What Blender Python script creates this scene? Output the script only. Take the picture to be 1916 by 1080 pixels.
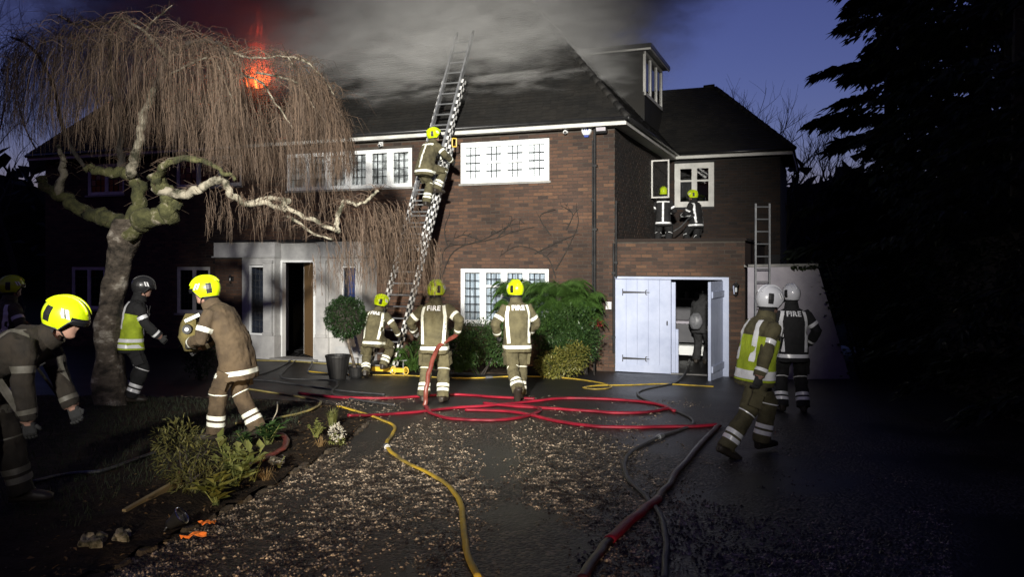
import bpy, bmesh, math, random
from mathutils import Vector, Matrix, Quaternion, noise, kdtree
from mathutils.bvhtree import BVHTree

for o in list(bpy.data.objects):
    bpy.data.objects.remove(o, do_unlink=True)
SC = bpy.context.scene
COL = SC.collection
RAD = math.radians
random.seed(7)

# ------------------------------------------------------------------ camera
FPX, CX, HY, CAMZ = 1500.0, 958.0, 485.0, 1.7
cam = bpy.data.cameras.new('camera')
cam.sensor_width = 36.0
cam.lens = 36.0 * FPX / 1916.0
cam.shift_y = -(540.0 - HY) / 1916.0
cam.clip_start = 0.05
cam.clip_end = 2000.0
cam_o = bpy.data.objects.new('camera', cam)
COL.objects.link(cam_o)
cam_o.location = (0, 0, CAMZ)
cam_o.rotation_euler = (RAD(90), 0, 0)
SC.camera = cam_o

# ------------------------------------------------------------------ dusk sky
SUN_EL, SUN_ROT = RAD(-2.6), RAD(0)
W = bpy.data.worlds.new('World')
SC.world = W
W.use_nodes = True
wn = W.node_tree.nodes
wn.clear()
sky = wn.new('ShaderNodeTexSky')
sky.sky_type = 'NISHITA'
sky.sun_disc = False
sky.sun_elevation = SUN_EL
sky.sun_rotation = SUN_ROT
sky.air_density = 1.0
sky.dust_density = 0.3
sky.ozone_density = 3.3
bg = wn.new('ShaderNodeBackground')
bg.inputs['Strength'].default_value = 1.12
wo = wn.new('ShaderNodeOutputWorld')
tint = wn.new('ShaderNodeMix')
tint.data_type = 'RGBA'; tint.blend_type = 'MULTIPLY'
tint.inputs[0].default_value = 1.0
tint.inputs[7].default_value = (1.16, 0.90, 0.93, 1.0)
W.node_tree.links.new(sky.outputs[0], tint.inputs[6])
W.node_tree.links.new(tint.outputs[2], bg.inputs[0])
W.node_tree.links.new(bg.outputs[0], wo.inputs[0])

# ------------------------------------------------------------------ lamps
def spot(name, loc, aim, power, col, deg, blend, radius):
    l = bpy.data.lights.new(name, 'SPOT')
    l.energy = power
    l.color = col
    l.spot_size = RAD(deg)
    l.spot_blend = blend
    l.shadow_soft_size = radius
    o = bpy.data.objects.new(name, l)
    COL.objects.link(o)
    o.location = loc
    o.rotation_euler = (Vector(aim) - Vector(loc)).to_track_quat('-Z', 'Y').to_euler()
    return o

# the fire engine's scene light on its mast, left of and behind the photographer
spot('scene_light', (-2.1, -10.5, 6.5), (-0.7, 17.0, 2.2), 68000, (1.0, 0.96, 0.88), 30, 1.0, 0.42)
# its headlamps: low and warm, raking the gravel and the flower bed
spot('headlamp', (0.3, -9.0, 1.15), (-1.15, 6.8, -0.3), 7500, (1.0, 0.74, 0.44), 17, 1.0, 0.09)

SC.view_settings.view_transform = 'Standard'
SC.view_settings.look = 'None'
SC.view_settings.exposure = 0.0
SC.view_settings.gamma = 1.0
SC.view_settings.use_curve_mapping = False
cy = SC.cycles
cy.use_denoising = True
cy.max_bounces = 5
cy.diffuse_bounces = 2
cy.glossy_bounces = 2
cy.transmission_bounces = 3
cy.transparent_max_bounces = 12
cy.volume_bounces = 2
cy.volume_step_rate = 1.5
cy.volume_max_steps = 160
cy.sample_clamp_indirect = 3.0

# ------------------------------------------------------------------ mapping helpers
SLOPE = 62.0 / FPX
HOUSE_Y = 16.95
def gz(x, y):
    """height of the drive: falls gently towards the house, level beyond it"""
    if y < 16.3:
        return -SLOPE * y
    return -SLOPE * 16.3 - 0.02 * (1 - math.exp(-(y - 16.3)))
def at(px, py, Y):
    return Vector(((px - CX) / FPX * Y, Y, CAMZ + (HY - py) / FPX * Y))
def ground(px, py, lift=0.0):
    Y = CAMZ * FPX / (py - (HY + 62.0))
    Y = min(Y, 30)
    X = (px - CX) / FPX * Y
    return Vector((X, Y, gz(X, Y) + lift))
def surf_hit(px, py, zf):
    z = 0.0; Y = 8.0
    for _ in range(25):
        Y = FPX * (CAMZ - z) / (py - HY); X = (px - CX) / FPX * Y; z = 0.5 * z + 0.5 * zf(X, Y)
    return Vector((X, Y, zf(X, Y)))
HANG = RAD(-21.0)
HC = Vector((2.163, 16.90, -0.69))
HM = Matrix.Translation(HC) @ Matrix.Rotation(HANG, 4, 'Z')
HMI = HM.inverted()
def hl(px, py, y0=0.0):
    """pixel -> (x, z) on the house plane y = y0"""
    o = HMI @ Vector((0, 0, CAMZ))
    d = HMI.to_3x3() @ Vector(((px - CX) / FPX, 1, (HY - py) / FPX))
    s = (y0 - o.y) / d.y
    p = o + d * s
    return p.x, p.z
def hx(px, y0=0.0): return hl(px, 400, y0)[0]
def hw(x, y, z): return HM @ Vector((x, y, z))

# ------------------------------------------------------------------ mesh builder
class MB:
    def __init__(s):
        s.v, s.f, s.m = [], [], []
    def add(s, vs, fs, m=0):
        b = len(s.v)
        s.v.extend([tuple(v) for v in vs])
        for f in fs:
            s.f.append(tuple(i + b for i in f)); s.m.append(m)
    def box(s, c, size, M=None, m=0, taper=None):
        hx_, hy_, hz_ = size[0] / 2, size[1] / 2, size[2] / 2
        vs = []
        for z in (-1, 1):
            k = 1.0 if (taper is None or z < 0) else taper
            for x, y in ((-1, -1), (1, -1), (1, 1), (-1, 1)):
                p = Vector((x * hx_ * k, y * hy_ * k, z * hz_))
                if M is not None: p = M @ p
                vs.append(p + Vector(c))
        s.add(vs, [(0, 3, 2, 1), (4, 5, 6, 7), (0, 1, 5, 4), (1, 2, 6, 5), (2, 3, 7, 6), (3, 0, 4, 7)], m)
    def bb(s, x0, x1, y0, y1, z0, z1, m=0):
        s.box(((x0 + x1) / 2, (y0 + y1) / 2, (z0 + z1) / 2), (abs(x1 - x0), abs(y1 - y0), abs(z1 - z0)), None, m)
    def cham(s, x0, x1, y0, y1, z0, z1, c, m=0):
        """box with its front (y0) edges chamfered by c"""
        vs = [(x0, y1, z0), (x1, y1, z0), (x1, y1, z1), (x0, y1, z1),
              (x0, y0 + c, z0), (x1, y0 + c, z0), (x1, y0 + c, z1), (x0, y0 + c, z1),
              (x0 + c, y0, z0 + c), (x1 - c, y0, z0 + c), (x1 - c, y0, z1 - c), (x0 + c, y0, z1 - c)]
        s.add(vs, [(0, 1, 2, 3), (0, 4, 5, 1), (1, 5, 6, 2), (2, 6, 7, 3), (3, 7, 4, 0),
                   (4, 8, 9, 5), (5, 9, 10, 6), (6, 10, 11, 7), (7, 11, 8, 4), (8, 11, 10, 9)], m)
    def tube(s, pts, radii, n=6, cap=True, m=0, flat=1.0, jitter=0.0):
        pts = [Vector(p) for p in pts]
        k = len(pts)
        if not hasattr(radii, '__len__'): radii = [radii] * k
        b = len(s.v)
        t0 = (pts[1] - pts[0]).normalized()
        up = Vector((0, 0, 1)) if abs(t0.z) < 0.9 else Vector((0, 1, 0))
        nrm = t0.cross(up).normalized()
        for i in range(k):
            t = (pts[min(i + 1, k - 1)] - pts[max(i - 1, 0)])
            t = t.normalized() if t.length > 1e-9 else t0
            nrm = (nrm - t * nrm.dot(t))
            nrm = nrm.normalized() if nrm.length > 1e-6 else t.orthogonal().normalized()
            bi = t.cross(nrm)
            for j in range(n):
                a = 2 * math.pi * j / n
                r = radii[i] * (1 + (random.uniform(-jitter, jitter) if jitter else 0))
                s.v.append(tuple(pts[i] + nrm * math.cos(a) * r + bi * math.sin(a) * r * flat))
        for i in range(k - 1):
            for j in range(n):
                j2 = (j + 1) % n
                s.f.append((b + i * n + j, b + i * n + j2, b + (i + 1) * n + j2, b + (i + 1) * n + j)); s.m.append(m)
        if cap:
            s.f.append(tuple(b + j for j in reversed(range(n)))); s.m.append(m)
            s.f.append(tuple(b + (k - 1) * n + j for j in range(n))); s.m.append(m)
    def loft(s, rings, cap=True, m=0):
        n = len(rings[0]); b = len(s.v); k = len(rings)
        for r in rings: s.v.extend([tuple(p) for p in r])
        for i in range(k - 1):
            for j in range(n):
                j2 = (j + 1) % n
                s.f.append((b + i * n + j, b + i * n + j2, b + (i + 1) * n + j2, b + (i + 1) * n + j)); s.m.append(m)
        if cap:
            s.f.append(tuple(b + j for j in reversed(range(n)))); s.m.append(m)
            s.f.append(tuple(b + (k - 1) * n + j for j in range(n))); s.m.append(m)
    def lathe(s, prof, c=(0, 0, 0), n=20, m=0, cap=True):
        c = Vector(c)
        s.loft([[c + Vector((r * math.cos(2 * math.pi * j / n), r * math.sin(2 * math.pi * j / n), z)) for j in range(n)] for r, z in prof], cap, m)
    def build(s, name, mats, parent=None, smooth=False, world=False):
        me = bpy.data.meshes.new(name)
        me.from_pydata(s.v, [], s.f)
        if not isinstance(mats, (list, tuple)): mats = [mats]
        for mm in mats: me.materials.append(mm)
        if len(mats) > 1:
            me.polygons.foreach_set('material_index', s.m)
        if smooth:
            me.polygons.foreach_set('use_smooth', [True] * len(me.polygons))
        me.update()
        o = bpy.data.objects.new(name, me)
        COL.objects.link(o)
        if parent is not None:
            o.parent = parent
        return o

def tag(o, label=None, cat=None, group=None, kind=None):
    if label: o['label'] = label
    if cat: o['category'] = cat
    if group: o['group'] = group
    if kind: o['kind'] = kind
    return o
def empty(name, loc=(0, 0, 0), rz=0.0):
    o = bpy.data.objects.new(name, None)
    COL.objects.link(o)
    o.location = loc
    o.rotation_euler = (0, 0, rz)
    o.empty_display_size = 0.2
    return o

def smooth_path(pts, per=6):
    """Catmull-Rom through points (Vectors)"""
    out = []
    P = [pts[0]] + list(pts) + [pts[-1]]
    for i in range(1, len(P) - 2):
        for k in range(per):
            t = k / per
            a, b, c, d = P[i - 1], P[i], P[i + 1], P[i + 2]
            out.append(0.5 * ((2 * b) + (c - a) * t + (2 * a - 5 * b + 4 * c - d) * t * t + (3 * b - a - 3 * c + d) * t ** 3))
    out.append(P[-2].copy())
    return out

# ------------------------------------------------------------------ materials
class NT:
    def __init__(s, name):
        s.mat = bpy.data.materials.new(name)
        s.mat.use_nodes = True
        s.t = s.mat.node_tree
        s.n = s.t.nodes
        s.n.clear()
        s.out = s.n.new('ShaderNodeOutputMaterial')
    def node(s, typ, **kw):
        nd = s.n.new(typ)
        for k, v in kw.items():
            if k in nd.inputs: nd.inputs[k].default_value = v
            else: setattr(nd, k, v)
        return nd
    def link(s, a, b): s.t.links.new(a, b)

def rgba(c): return (c[0], c[1], c[2], 1.0)
def mk(name, col, rough=0.7, metal=0.0, col2=None, nscale=6.0, ndetail=6.0, bump=0.0, bscale=60.0,
       spec=0.5, stretch=None, col3=None, lo=0.35, hi=0.65, coat=0.0, rnd=0.0):
    """Principled surface whose colour wanders between col and col2 (and patches of col3), with fine relief"""
    t = NT(name)
    p = t.node('ShaderNodeBsdfPrincipled')
    p.inputs['Roughness'].default_value = rough
    p.inputs['Metallic'].default_value = metal
    p.inputs['Specular IOR Level'].default_value = spec
    p.inputs['Coat Weight'].default_value = coat
    t.link(p.outputs[0], t.out.inputs[0])
    tc = t.node('ShaderNodeTexCoord')
    vec = tc.outputs['Object']
    if stretch:
        mp = t.node('ShaderNodeMapping')
        mp.inputs['Scale'].default_value = stretch
        t.link(vec, mp.inputs[0]); vec = mp.outputs[0]
    p.inputs['Base Color'].default_value = rgba(col)
    last = None
    if col2 is not None:
        nz = t.node('ShaderNodeTexNoise')
        nz.inputs['Scale'].default_value = nscale
        nz.inputs['Detail'].default_value = ndetail
        nz.inputs['Roughness'].default_value = 0.65
        t.link(vec, nz.inputs['Vector'])
        r = t.node('ShaderNodeValToRGB')
        r.color_ramp.elements[0].position = lo
        r.color_ramp.elements[1].position = hi
        r.color_ramp.elements[0].color = rgba(col)
        r.color_ramp.elements[1].color = rgba(col2)
        if col3 is not None:
            e = r.color_ramp.elements.new(min(0.98, hi + 0.12)); e.color = rgba(col3)
        t.link(nz.outputs['Fac'], r.inputs[0])
        last = r.outputs[0]
        # roughness wanders too
        mr = t.node('ShaderNodeMapRange')
        mr.inputs['To Min'].default_value = max(0.05, rough - 0.12)
        mr.inputs['To Max'].default_value = min(1.0, rough + 0.12)
        t.link(nz.outputs['Fac'], mr.inputs[0])
        t.link(mr.outputs[0], p.inputs['Roughness'])
    if rnd > 0:
        g = t.node('ShaderNodeNewGeometry')
        oi = t.node('ShaderNodeObjectInfo')
        ad = t.node('ShaderNodeMath', operation='ADD')
        t.link(g.outputs['Random Per Island'], ad.inputs[0]); t.link(oi.outputs['Random'], ad.inputs[1])
        fr = t.node('ShaderNodeMath', operation='FRACT')
        t.link(ad.outputs[0], fr.inputs[0])
        mr2 = t.node('ShaderNodeMapRange')
        mr2.inputs['To Min'].default_value = 1 - rnd
        mr2.inputs['To Max'].default_value = 1 + rnd
        t.link(fr.outputs[0], mr2.inputs[0])
        mx = t.node('ShaderNodeVectorMath', operation='SCALE')
        if last is None:
            rg = t.node('ShaderNodeRGB'); rg.outputs[0].default_value = rgba(col); last = rg.outputs[0]
        t.link(last, mx.inputs[0]); t.link(mr2.outputs[0], mx.inputs['Scale'])
        last = mx.outputs[0]
    if last is not None: t.link(last, p.inputs['Base Color'])
    if bump > 0:
        nb = t.node('ShaderNodeTexNoise')
        nb.inputs['Scale'].default_value = bscale
        nb.inputs['Detail'].default_value = 5
        t.link(vec, nb.inputs['Vector'])
        b = t.node('ShaderNodeBump')
        b.inputs['Strength'].default_value = bump
        b.inputs['Distance'].default_value = 0.02
        t.link(nb.outputs['Fac'], b.inputs['Height'])
        t.link(b.outputs[0], p.inputs['Normal'])
    return t.mat

def mk_brick(name='weathered_brick', dark=1.0):
    t = NT(name)
    p = t.node('ShaderNodeBsdfPrincipled'); p.inputs['Roughness'].default_value = 0.85
    t.link(p.outputs[0], t.out.inputs[0])
    g = t.node('ShaderNodeNewGeometry'); oi = t.node('ShaderNodeObjectInfo')
    ad = t.node('ShaderNodeMath', operation='ADD')
    t.link(g.outputs['Random Per Island'], ad.inputs[0]); t.link(oi.outputs['Random'], ad.inputs[1])
    fr = t.node('ShaderNodeMath', operation='FRACT'); t.link(ad.outputs[0], fr.inputs[0])
    r = t.node('ShaderNodeValToRGB')
    cr = r.color_ramp
    cr.elements[0].position = 0.0; cr.elements[0].color = rgba((0.034, 0.021, 0.016))
    cr.elements[1].position = 1.0; cr.elements[1].color = rgba((0.125, 0.066, 0.036))
    for pos, c in ((0.12, (0.052, 0.030, 0.021)), (0.45, (0.070, 0.037, 0.024)), (0.75, (0.086, 0.045, 0.027)), (0.93, (0.100, 0.052, 0.030))):
        e = cr.elements.new(pos); e.color = rgba(c)
    t.link(fr.outputs[0], r.inputs[0])
    # broad weathering in world space, the same on single bricks and on the wall of bricks
    n1 = t.node('ShaderNodeTexNoise'); n1.inputs['Scale'].default_value = 0.55; n1.inputs['Detail'].default_value = 7
    t.link(g.outputs['Position'], n1.inputs['Vector'])
    mr = t.node('ShaderNodeMapRange'); mr.inputs['From Min'].default_value = 0.3; mr.inputs['From Max'].default_value = 0.7
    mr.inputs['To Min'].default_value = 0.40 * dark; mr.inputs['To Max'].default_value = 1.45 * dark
    t.link(n1.outputs['Fac'], mr.inputs[0])
    n2 = t.node('ShaderNodeTexNoise'); n2.inputs['Scale'].default_value = 45; n2.inputs['Detail'].default_value = 4
    t.link(g.outputs['Position'], n2.inputs['Vector'])
    mr2 = t.node('ShaderNodeMapRange'); mr2.inputs['To Min'].default_value = 0.65; mr2.inputs['To Max'].default_value = 1.3
    t.link(n2.outputs['Fac'], mr2.inputs[0])
    mu = t.node('ShaderNodeMath', operation='MULTIPLY'); t.link(mr.outputs[0], mu.inputs[0]); t.link(mr2.outputs[0], mu.inputs[1])
    sc = t.node('ShaderNodeVectorMath', operation='SCALE'); t.link(r.outputs[0], sc.inputs[0]); t.link(mu.outputs[0], sc.inputs['Scale'])
    t.link(sc.outputs[0], p.inputs['Base Color'])
    b = t.node('ShaderNodeBump'); b.inputs['Strength'].default_value = 0.5; b.inputs['Distance'].default_value = 0.01
    t.link(n2.outputs['Fac'], b.inputs['Height']); t.link(b.outputs[0], p.inputs['Normal'])
    return t.mat

def mk_glass(name, tint=(0.75, 0.85, 0.9), refl=0.12):
    t = NT(name)
    tr = t.node('ShaderNodeBsdfTransparent'); tr.inputs[0].default_value = rgba(tint)
    gl = t.node('ShaderNodeBsdfGlossy'); gl.inputs['Roughness'].default_value = 0.04
    nz = t.node('ShaderNodeTexNoise'); nz.inputs['Scale'].default_value = 9
    tc = t.node('ShaderNodeTexCoord'); t.link(tc.outputs['Object'], nz.inputs['Vector'])
    b = t.node('ShaderNodeBump'); b.inputs['Strength'].default_value = 0.05; t.link(nz.outputs['Fac'], b.inputs['Height']); t.link(b.outputs[0], gl.inputs['Normal'])
    fr = t.node('ShaderNodeFresnel'); fr.inputs['IOR'].default_value = 1.5
    ad = t.node('ShaderNodeMath', operation='ADD'); ad.inputs[1].default_value = refl * 0.4; t.link(fr.outputs[0], ad.inputs[0])
    mx = t.node('ShaderNodeMixShader'); t.link(ad.outputs[0], mx.inputs[0]); t.link(tr.outputs[0], mx.inputs[1]); t.link(gl.outputs[0], mx.inputs[2])
    t.link(mx.outputs[0], t.out.inputs[0])
    return t.mat

def mk_leaf(name, c1, c2, rough=0.5, trans=0.25):
    t = NT(name)
    g = t.node('ShaderNodeNewGeometry')
    r = t.node('ShaderNodeValToRGB')
    r.color_ramp.elements[0].color = rgba(c1); r.color_ramp.elements[1].color = rgba(c2)
    t.link(g.outputs['Random Per Island'], r.inputs[0])
    p = t.node('ShaderNodeBsdfPrincipled'); p.inputs['Roughness'].default_value = rough
    t.link(r.outputs[0], p.inputs['Base Color'])
    tl = t.node('ShaderNodeBsdfTranslucent'); t.link(r.outputs[0], tl.inputs[0])
    mx = t.node('ShaderNodeMixShader'); mx.inputs[0].default_value = trans
    t.link(p.outputs[0], mx.inputs[1]); t.link(tl.outputs[0], mx.inputs[2]); t.link(mx.outputs[0], t.out.inputs[0])
    return t.mat

M = {}
M['brick'] = mk_brick()
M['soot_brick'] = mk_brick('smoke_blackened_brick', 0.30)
M['mortar'] = mk('mortar', (0.035, 0.029, 0.024), 0.95, col2=(0.075, 0.064, 0.052), nscale=3, bump=0.4)
M['white'] = mk('white_paint', (0.80, 0.82, 0.82), 0.45, col2=(0.88, 0.90, 0.89), nscale=5, bump=0.05)
M['fascia'] = mk('fascia_paint', (0.50, 0.50, 0.47), 0.6, col2=(0.72, 0.71, 0.67), nscale=2.5, col3=(0.76, 0.75, 0.71), bump=0.1)
M['door_white'] = mk('blue_lit_door_paint', (0.36, 0.41, 0.56), 0.5, col2=(0.46, 0.51, 0.66), nscale=2.2, bump=0.08, bscale=25)  # white doors with the bluish light on them put into the colour
M['stone'] = mk('porch_stone', (0.36, 0.36, 0.36), 0.8, col2=(0.50, 0.50, 0.49), nscale=3.5, col3=(0.42, 0.42, 0.40), bump=0.2, bscale=30)
M['soot_stone'] = mk('worn_step_stone', (0.20, 0.20, 0.19), 0.85, col2=(0.32, 0.31, 0.29), nscale=5, bump=0.3)
M['lead'] = mk('lead_came', (0.015, 0.016, 0.018), 0.5, metal=0.3)
M['glass'] = mk_glass('leaded_glass', (0.93, 0.95, 0.96), 0.08)
M['dark_glass'] = mk_glass('dark_glass', (0.35, 0.4, 0.5), 0.2)
M['blind'] = mk('white_blind', (0.86, 0.90, 0.92), 0.8, col2=(0.92, 0.94, 0.95), nscale=2)
M['curtain'] = mk('pale_curtain', (0.30, 0.36, 0.42), 0.9, col2=(0.55, 0.62, 0.70), nscale=4, stretch=(4, 4, 0.6))
M['curtain_grey'] = mk('grey_patterned_curtain', (0.22, 0.23, 0.23), 0.9, col2=(0.72, 0.75, 0.76), nscale=3.2, lo=0.42, hi=0.55)
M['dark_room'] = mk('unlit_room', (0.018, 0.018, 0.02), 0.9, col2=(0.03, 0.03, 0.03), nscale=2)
M['room_grey'] = mk('garage_plaster', (0.10, 0.10, 0.11), 0.9, col2=(0.14, 0.14, 0.15), nscale=2)
M['tile'] = mk('clay_roof_tile', (0.007, 0.007, 0.0065), 0.75, col2=(0.016, 0.014, 0.011), nscale=1.2, bump=0.3, bscale=40, rnd=0.3, col3=(0.012, 0.015, 0.009))
M['gutter'] = mk('black_gutter', (0.012, 0.012, 0.013), 0.35, col2=(0.02, 0.02, 0.02), nscale=5)
M['black_iron'] = mk('black_iron', (0.012, 0.012, 0.014), 0.5, col2=(0.03, 0.028, 0.026), nscale=20)
M['oak'] = mk('oak_door', (0.16, 0.095, 0.04), 0.5, col2=(0.25, 0.155, 0.07), nscale=4, stretch=(8, 8, 0.7), bump=0.1)
M['asphalt'] = mk('wet_asphalt', (0.005, 0.005, 0.0055), 0.42, col2=(0.015, 0.0135, 0.0125), nscale=0.9, bump=0.9, bscale=95, ndetail=9)
def mk_drive():
    t = NT('packed_wet_drive')
    p = t.node('ShaderNodeBsdfPrincipled'); t.link(p.outputs[0], t.out.inputs[0])
    g = t.node('ShaderNodeNewGeometry')
    # where loose stone lies over the bare tarmac
    n1 = t.node('ShaderNodeTexNoise'); n1.inputs['Scale'].default_value = .7; n1.inputs['Detail'].default_value = 6; n1.inputs['Roughness'].default_value = .6
    t.link(g.outputs['Position'], n1.inputs['Vector'])
    cov = t.node('ShaderNodeMapRange'); cov.interpolation_type = 'SMOOTHSTEP'; cov.inputs['From Min'].default_value = .37; cov.inputs['From Max'].default_value = .57; t.link(n1.outputs['Fac'], cov.inputs[0])
    sx = t.node('ShaderNodeSeparateXYZ'); t.link(g.outputs['Position'], sx.inputs[0])
    far = t.node('ShaderNodeMapRange'); far.interpolation_type = 'SMOOTHSTEP'; far.inputs['From Min'].default_value = 12.5; far.inputs['From Max'].default_value = 9.5; t.link(sx.outputs['Y'], far.inputs[0])
    cv = t.node('ShaderNodeMath', operation='MULTIPLY'); t.link(cov.outputs[0], cv.inputs[0]); t.link(far.outputs[0], cv.inputs[1])
    # pebbles of two sizes
    v1 = t.node('ShaderNodeTexVoronoi'); v1.inputs['Scale'].default_value = 38; v1.inputs['Randomness'].default_value = 1.0; t.link(g.outputs['Position'], v1.inputs['Vector'])
    wn_ = t.node('ShaderNodeSeparateColor'); t.link(v1.outputs['Color'], wn_.inputs[0])
    pw = t.node('ShaderNodeMath', operation='POWER'); pw.inputs[1].default_value = 3.2; t.link(wn_.outputs[0], pw.inputs[0])
    r = t.node('ShaderNodeValToRGB'); r.color_ramp.elements[0].color = rgba((.008, .007, .006)); r.color_ramp.elements[1].color = rgba((.15, .12, .088)); t.link(pw.outputs[0], r.inputs[0])
    ed = t.node('ShaderNodeMapRange'); ed.inputs['From Min'].default_value = .0; ed.inputs['From Max'].default_value = .75; ed.inputs['To Min'].default_value = 1.0; ed.inputs['To Max'].default_value = .12; t.link(v1.outputs['Distance'], ed.inputs[0])
    n2 = t.node('ShaderNodeTexNoise'); n2.inputs['Scale'].default_value = 130; n2.inputs['Detail'].default_value = 4; t.link(g.outputs['Position'], n2.inputs['Vector'])
    tar = t.node('ShaderNodeValToRGB'); tar.color_ramp.elements[0].position = .35; tar.color_ramp.elements[1].position = .7; tar.color_ramp.elements[0].color = rgba((.004, .004, .0045)); tar.color_ramp.elements[1].color = rgba((.018, .0165, .0155)); t.link(n2.outputs['Fac'], tar.inputs[0])
    mx = t.node('ShaderNodeMix', data_type='RGBA'); t.link(cv.outputs[0], mx.inputs[0]); t.link(tar.outputs[0], mx.inputs[6]); t.link(r.outputs[0], mx.inputs[7])
    t.link(mx.outputs[2], p.inputs['Base Color'])
    ro = t.node('ShaderNodeMapRange'); ro.inputs['To Min'].default_value = .30; ro.inputs['To Max'].default_value = .62; t.link(n1.outputs['Fac'], ro.inputs[0]); t.link(ro.outputs[0], p.inputs['Roughness'])
    hm = t.node('ShaderNodeMath', operation='MULTIPLY'); t.link(ed.outputs[0], hm.inputs[0]); t.link(cv.outputs[0], hm.inputs[1])
    b = t.node('ShaderNodeBump'); b.inputs['Strength'].default_value = .9; b.inputs['Distance'].default_value = .012; t.link(hm.outputs[0], b.inputs['Height'])
    b2 = t.node('ShaderNodeBump'); b2.inputs['Strength'].default_value = .5; b2.inputs['Distance'].default_value = .006; t.link(n2.outputs['Fac'], b2.inputs['Height']); t.link(b.outputs[0], b2.inputs['Normal'])
    t.link(b2.outputs[0], p.inputs['Normal'])
    return t.mat
M['asphalt'] = mk_drive()
M['soil'] = mk('dark_soil', (0.014, 0.010, 0.007), 0.95, spec=0.15, col2=(0.045, 0.032, 0.02), nscale=7, bump=1.0, bscale=35)
M['ground'] = mk('garden_ground', (0.010, 0.012, 0.006), 0.95, spec=0.05, col2=(0.022, 0.026, 0.012), nscale=2, bump=0.6, bscale=30)
M['edging'] = mk('edging_stone', (0.035, 0.027, 0.018), 0.85, col2=(0.11, 0.085, 0.055), nscale=9, bump=0.5, rnd=0.35)
M['gravel'] = mk('gravel_stone', (0.028, 0.021, 0.015), 0.4, col2=(0.48, 0.385, 0.28), nscale=9, rnd=0.7, lo=.46, hi=.66)
M['bark'] = mk('birch_bark', (0.022, 0.018, 0.013), 0.9, col2=(0.13, 0.105, 0.08), nscale=3.2, col3=(0.46, 0.42, 0.35), bump=0.8, bscale=22, lo=0.38, hi=0.55, stretch=(1, 1, 1.6))
M['moss_bark'] = mk('mossy_bark', (0.028, 0.030, 0.010), 0.95, col2=(0.085, 0.085, 0.030), nscale=5, col3=(0.32, 0.28, 0.21), bump=0.9, bscale=30, lo=0.4, hi=0.58)
M['pale_bark'] = mk('pale_birch_limb', (0.035, 0.034, 0.018), 0.85, col2=(0.30, 0.27, 0.205), nscale=5, bump=0.8, bscale=30, lo=.40, hi=.56)
M['twig'] = mk('birch_twig', (0.070, 0.045, 0.028), 0.8, rnd=0.45)
M['dark_bark'] = mk('dark_bark', (0.02, 0.017, 0.014), 0.95, col2=(0.04, 0.034, 0.028), nscale=8)
M['leaf_dark'] = mk_leaf('evergreen_leaf', (0.016, 0.026, 0.010), (0.055, 0.075, 0.028), 0.55)
M['leaf_conifer'] = mk_leaf('conifer_spray', (0.006, 0.010, 0.007), (0.016, 0.024, 0.014), 0.7)
M['leaf_box'] = mk_leaf('box_leaf', (0.012, 0.032, 0.010), (0.035, 0.075, 0.022), 0.45)
M['leaf_fern'] = mk_leaf('fern_frond', (0.035, 0.085, 0.014), (0.085, 0.165, 0.034), 0.5)
M['leaf_shrub'] = mk_leaf('shrub_leaf', (0.018, 0.050, 0.014), (0.06, 0.11, 0.03), 0.45)
M['leaf_yellow'] = mk_leaf('golden_leaf', (0.09, 0.10, 0.018), (0.24, 0.22, 0.05), 0.5)
M['leaf_lime'] = mk_leaf('lime_leaf', (0.10, 0.12, 0.03), (0.24, 0.25, 0.08), 0.45)
M['leaf_dry'] = mk_leaf('dry_grass', (0.16, 0.10, 0.04), (0.34, 0.23, 0.10), 0.8)
M['leaf_grass'] = mk_leaf('grass_blade', (0.08, 0.10, 0.025), (0.24, 0.24, 0.08), 0.6)
M['petal_white'] = mk_leaf('white_petal', (0.42, 0.40, 0.33), (0.66, 0.64, 0.55), 0.6)
M['petal_red'] = mk_leaf('red_petal', (0.18, 0.02, 0.015), (0.32, 0.04, 0.03), 0.6)
M['lawn'] = mk_leaf('lawn_blade', (0.008, 0.014, 0.004), (0.022, 0.034, 0.010), 0.7)
M['alu'] = mk('ladder_aluminium', (0.30, 0.31, 0.32), 0.45, metal=0.7, col2=(0.42, 0.43, 0.44), nscale=6)
M['check_w'] = mk('ladder_white_check', (0.72, 0.72, 0.70), 0.5)
M['check_b'] = mk('ladder_black_check', (0.012, 0.012, 0.012), 0.5)
M['yellow_metal'] = mk('yellow_painted_steel', (0.62, 0.40, 0.03), 0.45, col2=(0.72, 0.49, 0.05), nscale=6)
M['hose_dark'] = mk('wet_dark_red_hose', (0.020, 0.006, 0.007), 0.4, col2=(0.13, 0.012, 0.018), nscale=1.1, bump=.15, bscale=240, lo=.5, hi=.66)
M['hose_red'] = mk('red_hose_jacket', (0.060, 0.006, 0.012), 0.45, col2=(0.36, 0.012, 0.032), nscale=1.3, bump=0.15, bscale=240)  # maroon to red blotches paint lit highlights as well as dirt
M['hose_brown'] = mk('wet_shaded_red_hose', (0.13, 0.030, 0.022), 0.4, col2=(0.19, 0.05, 0.034), nscale=10)  # wet red hose out of the light, shade put into its brown
M['puddle'] = mk('standing_water', (0.004, 0.004, 0.005), 0.04, spec=0.9)
M['hose_yellow'] = mk('yellow_hose_jacket', (0.20, 0.155, 0.05), 0.5, col2=(0.56, 0.38, 0.035), nscale=2.2, lo=.36, hi=.56, bump=0.1, bscale=200)
M['hose_olive'] = mk('muddy_yellow_hose', (0.27, 0.23, 0.09), 0.5, col2=(0.38, 0.31, 0.10), nscale=6)
M['hose_grey'] = mk('grey_hose_rubber', (0.035, 0.036, 0.038), 0.5, col2=(0.07, 0.07, 0.07), nscale=6)
M['render_wall'] = mk('grey_render', (0.36, 0.34, 0.39), 0.9, col2=(0.52, 0.49, 0.53), nscale=1.6, bump=0.3)
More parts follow.
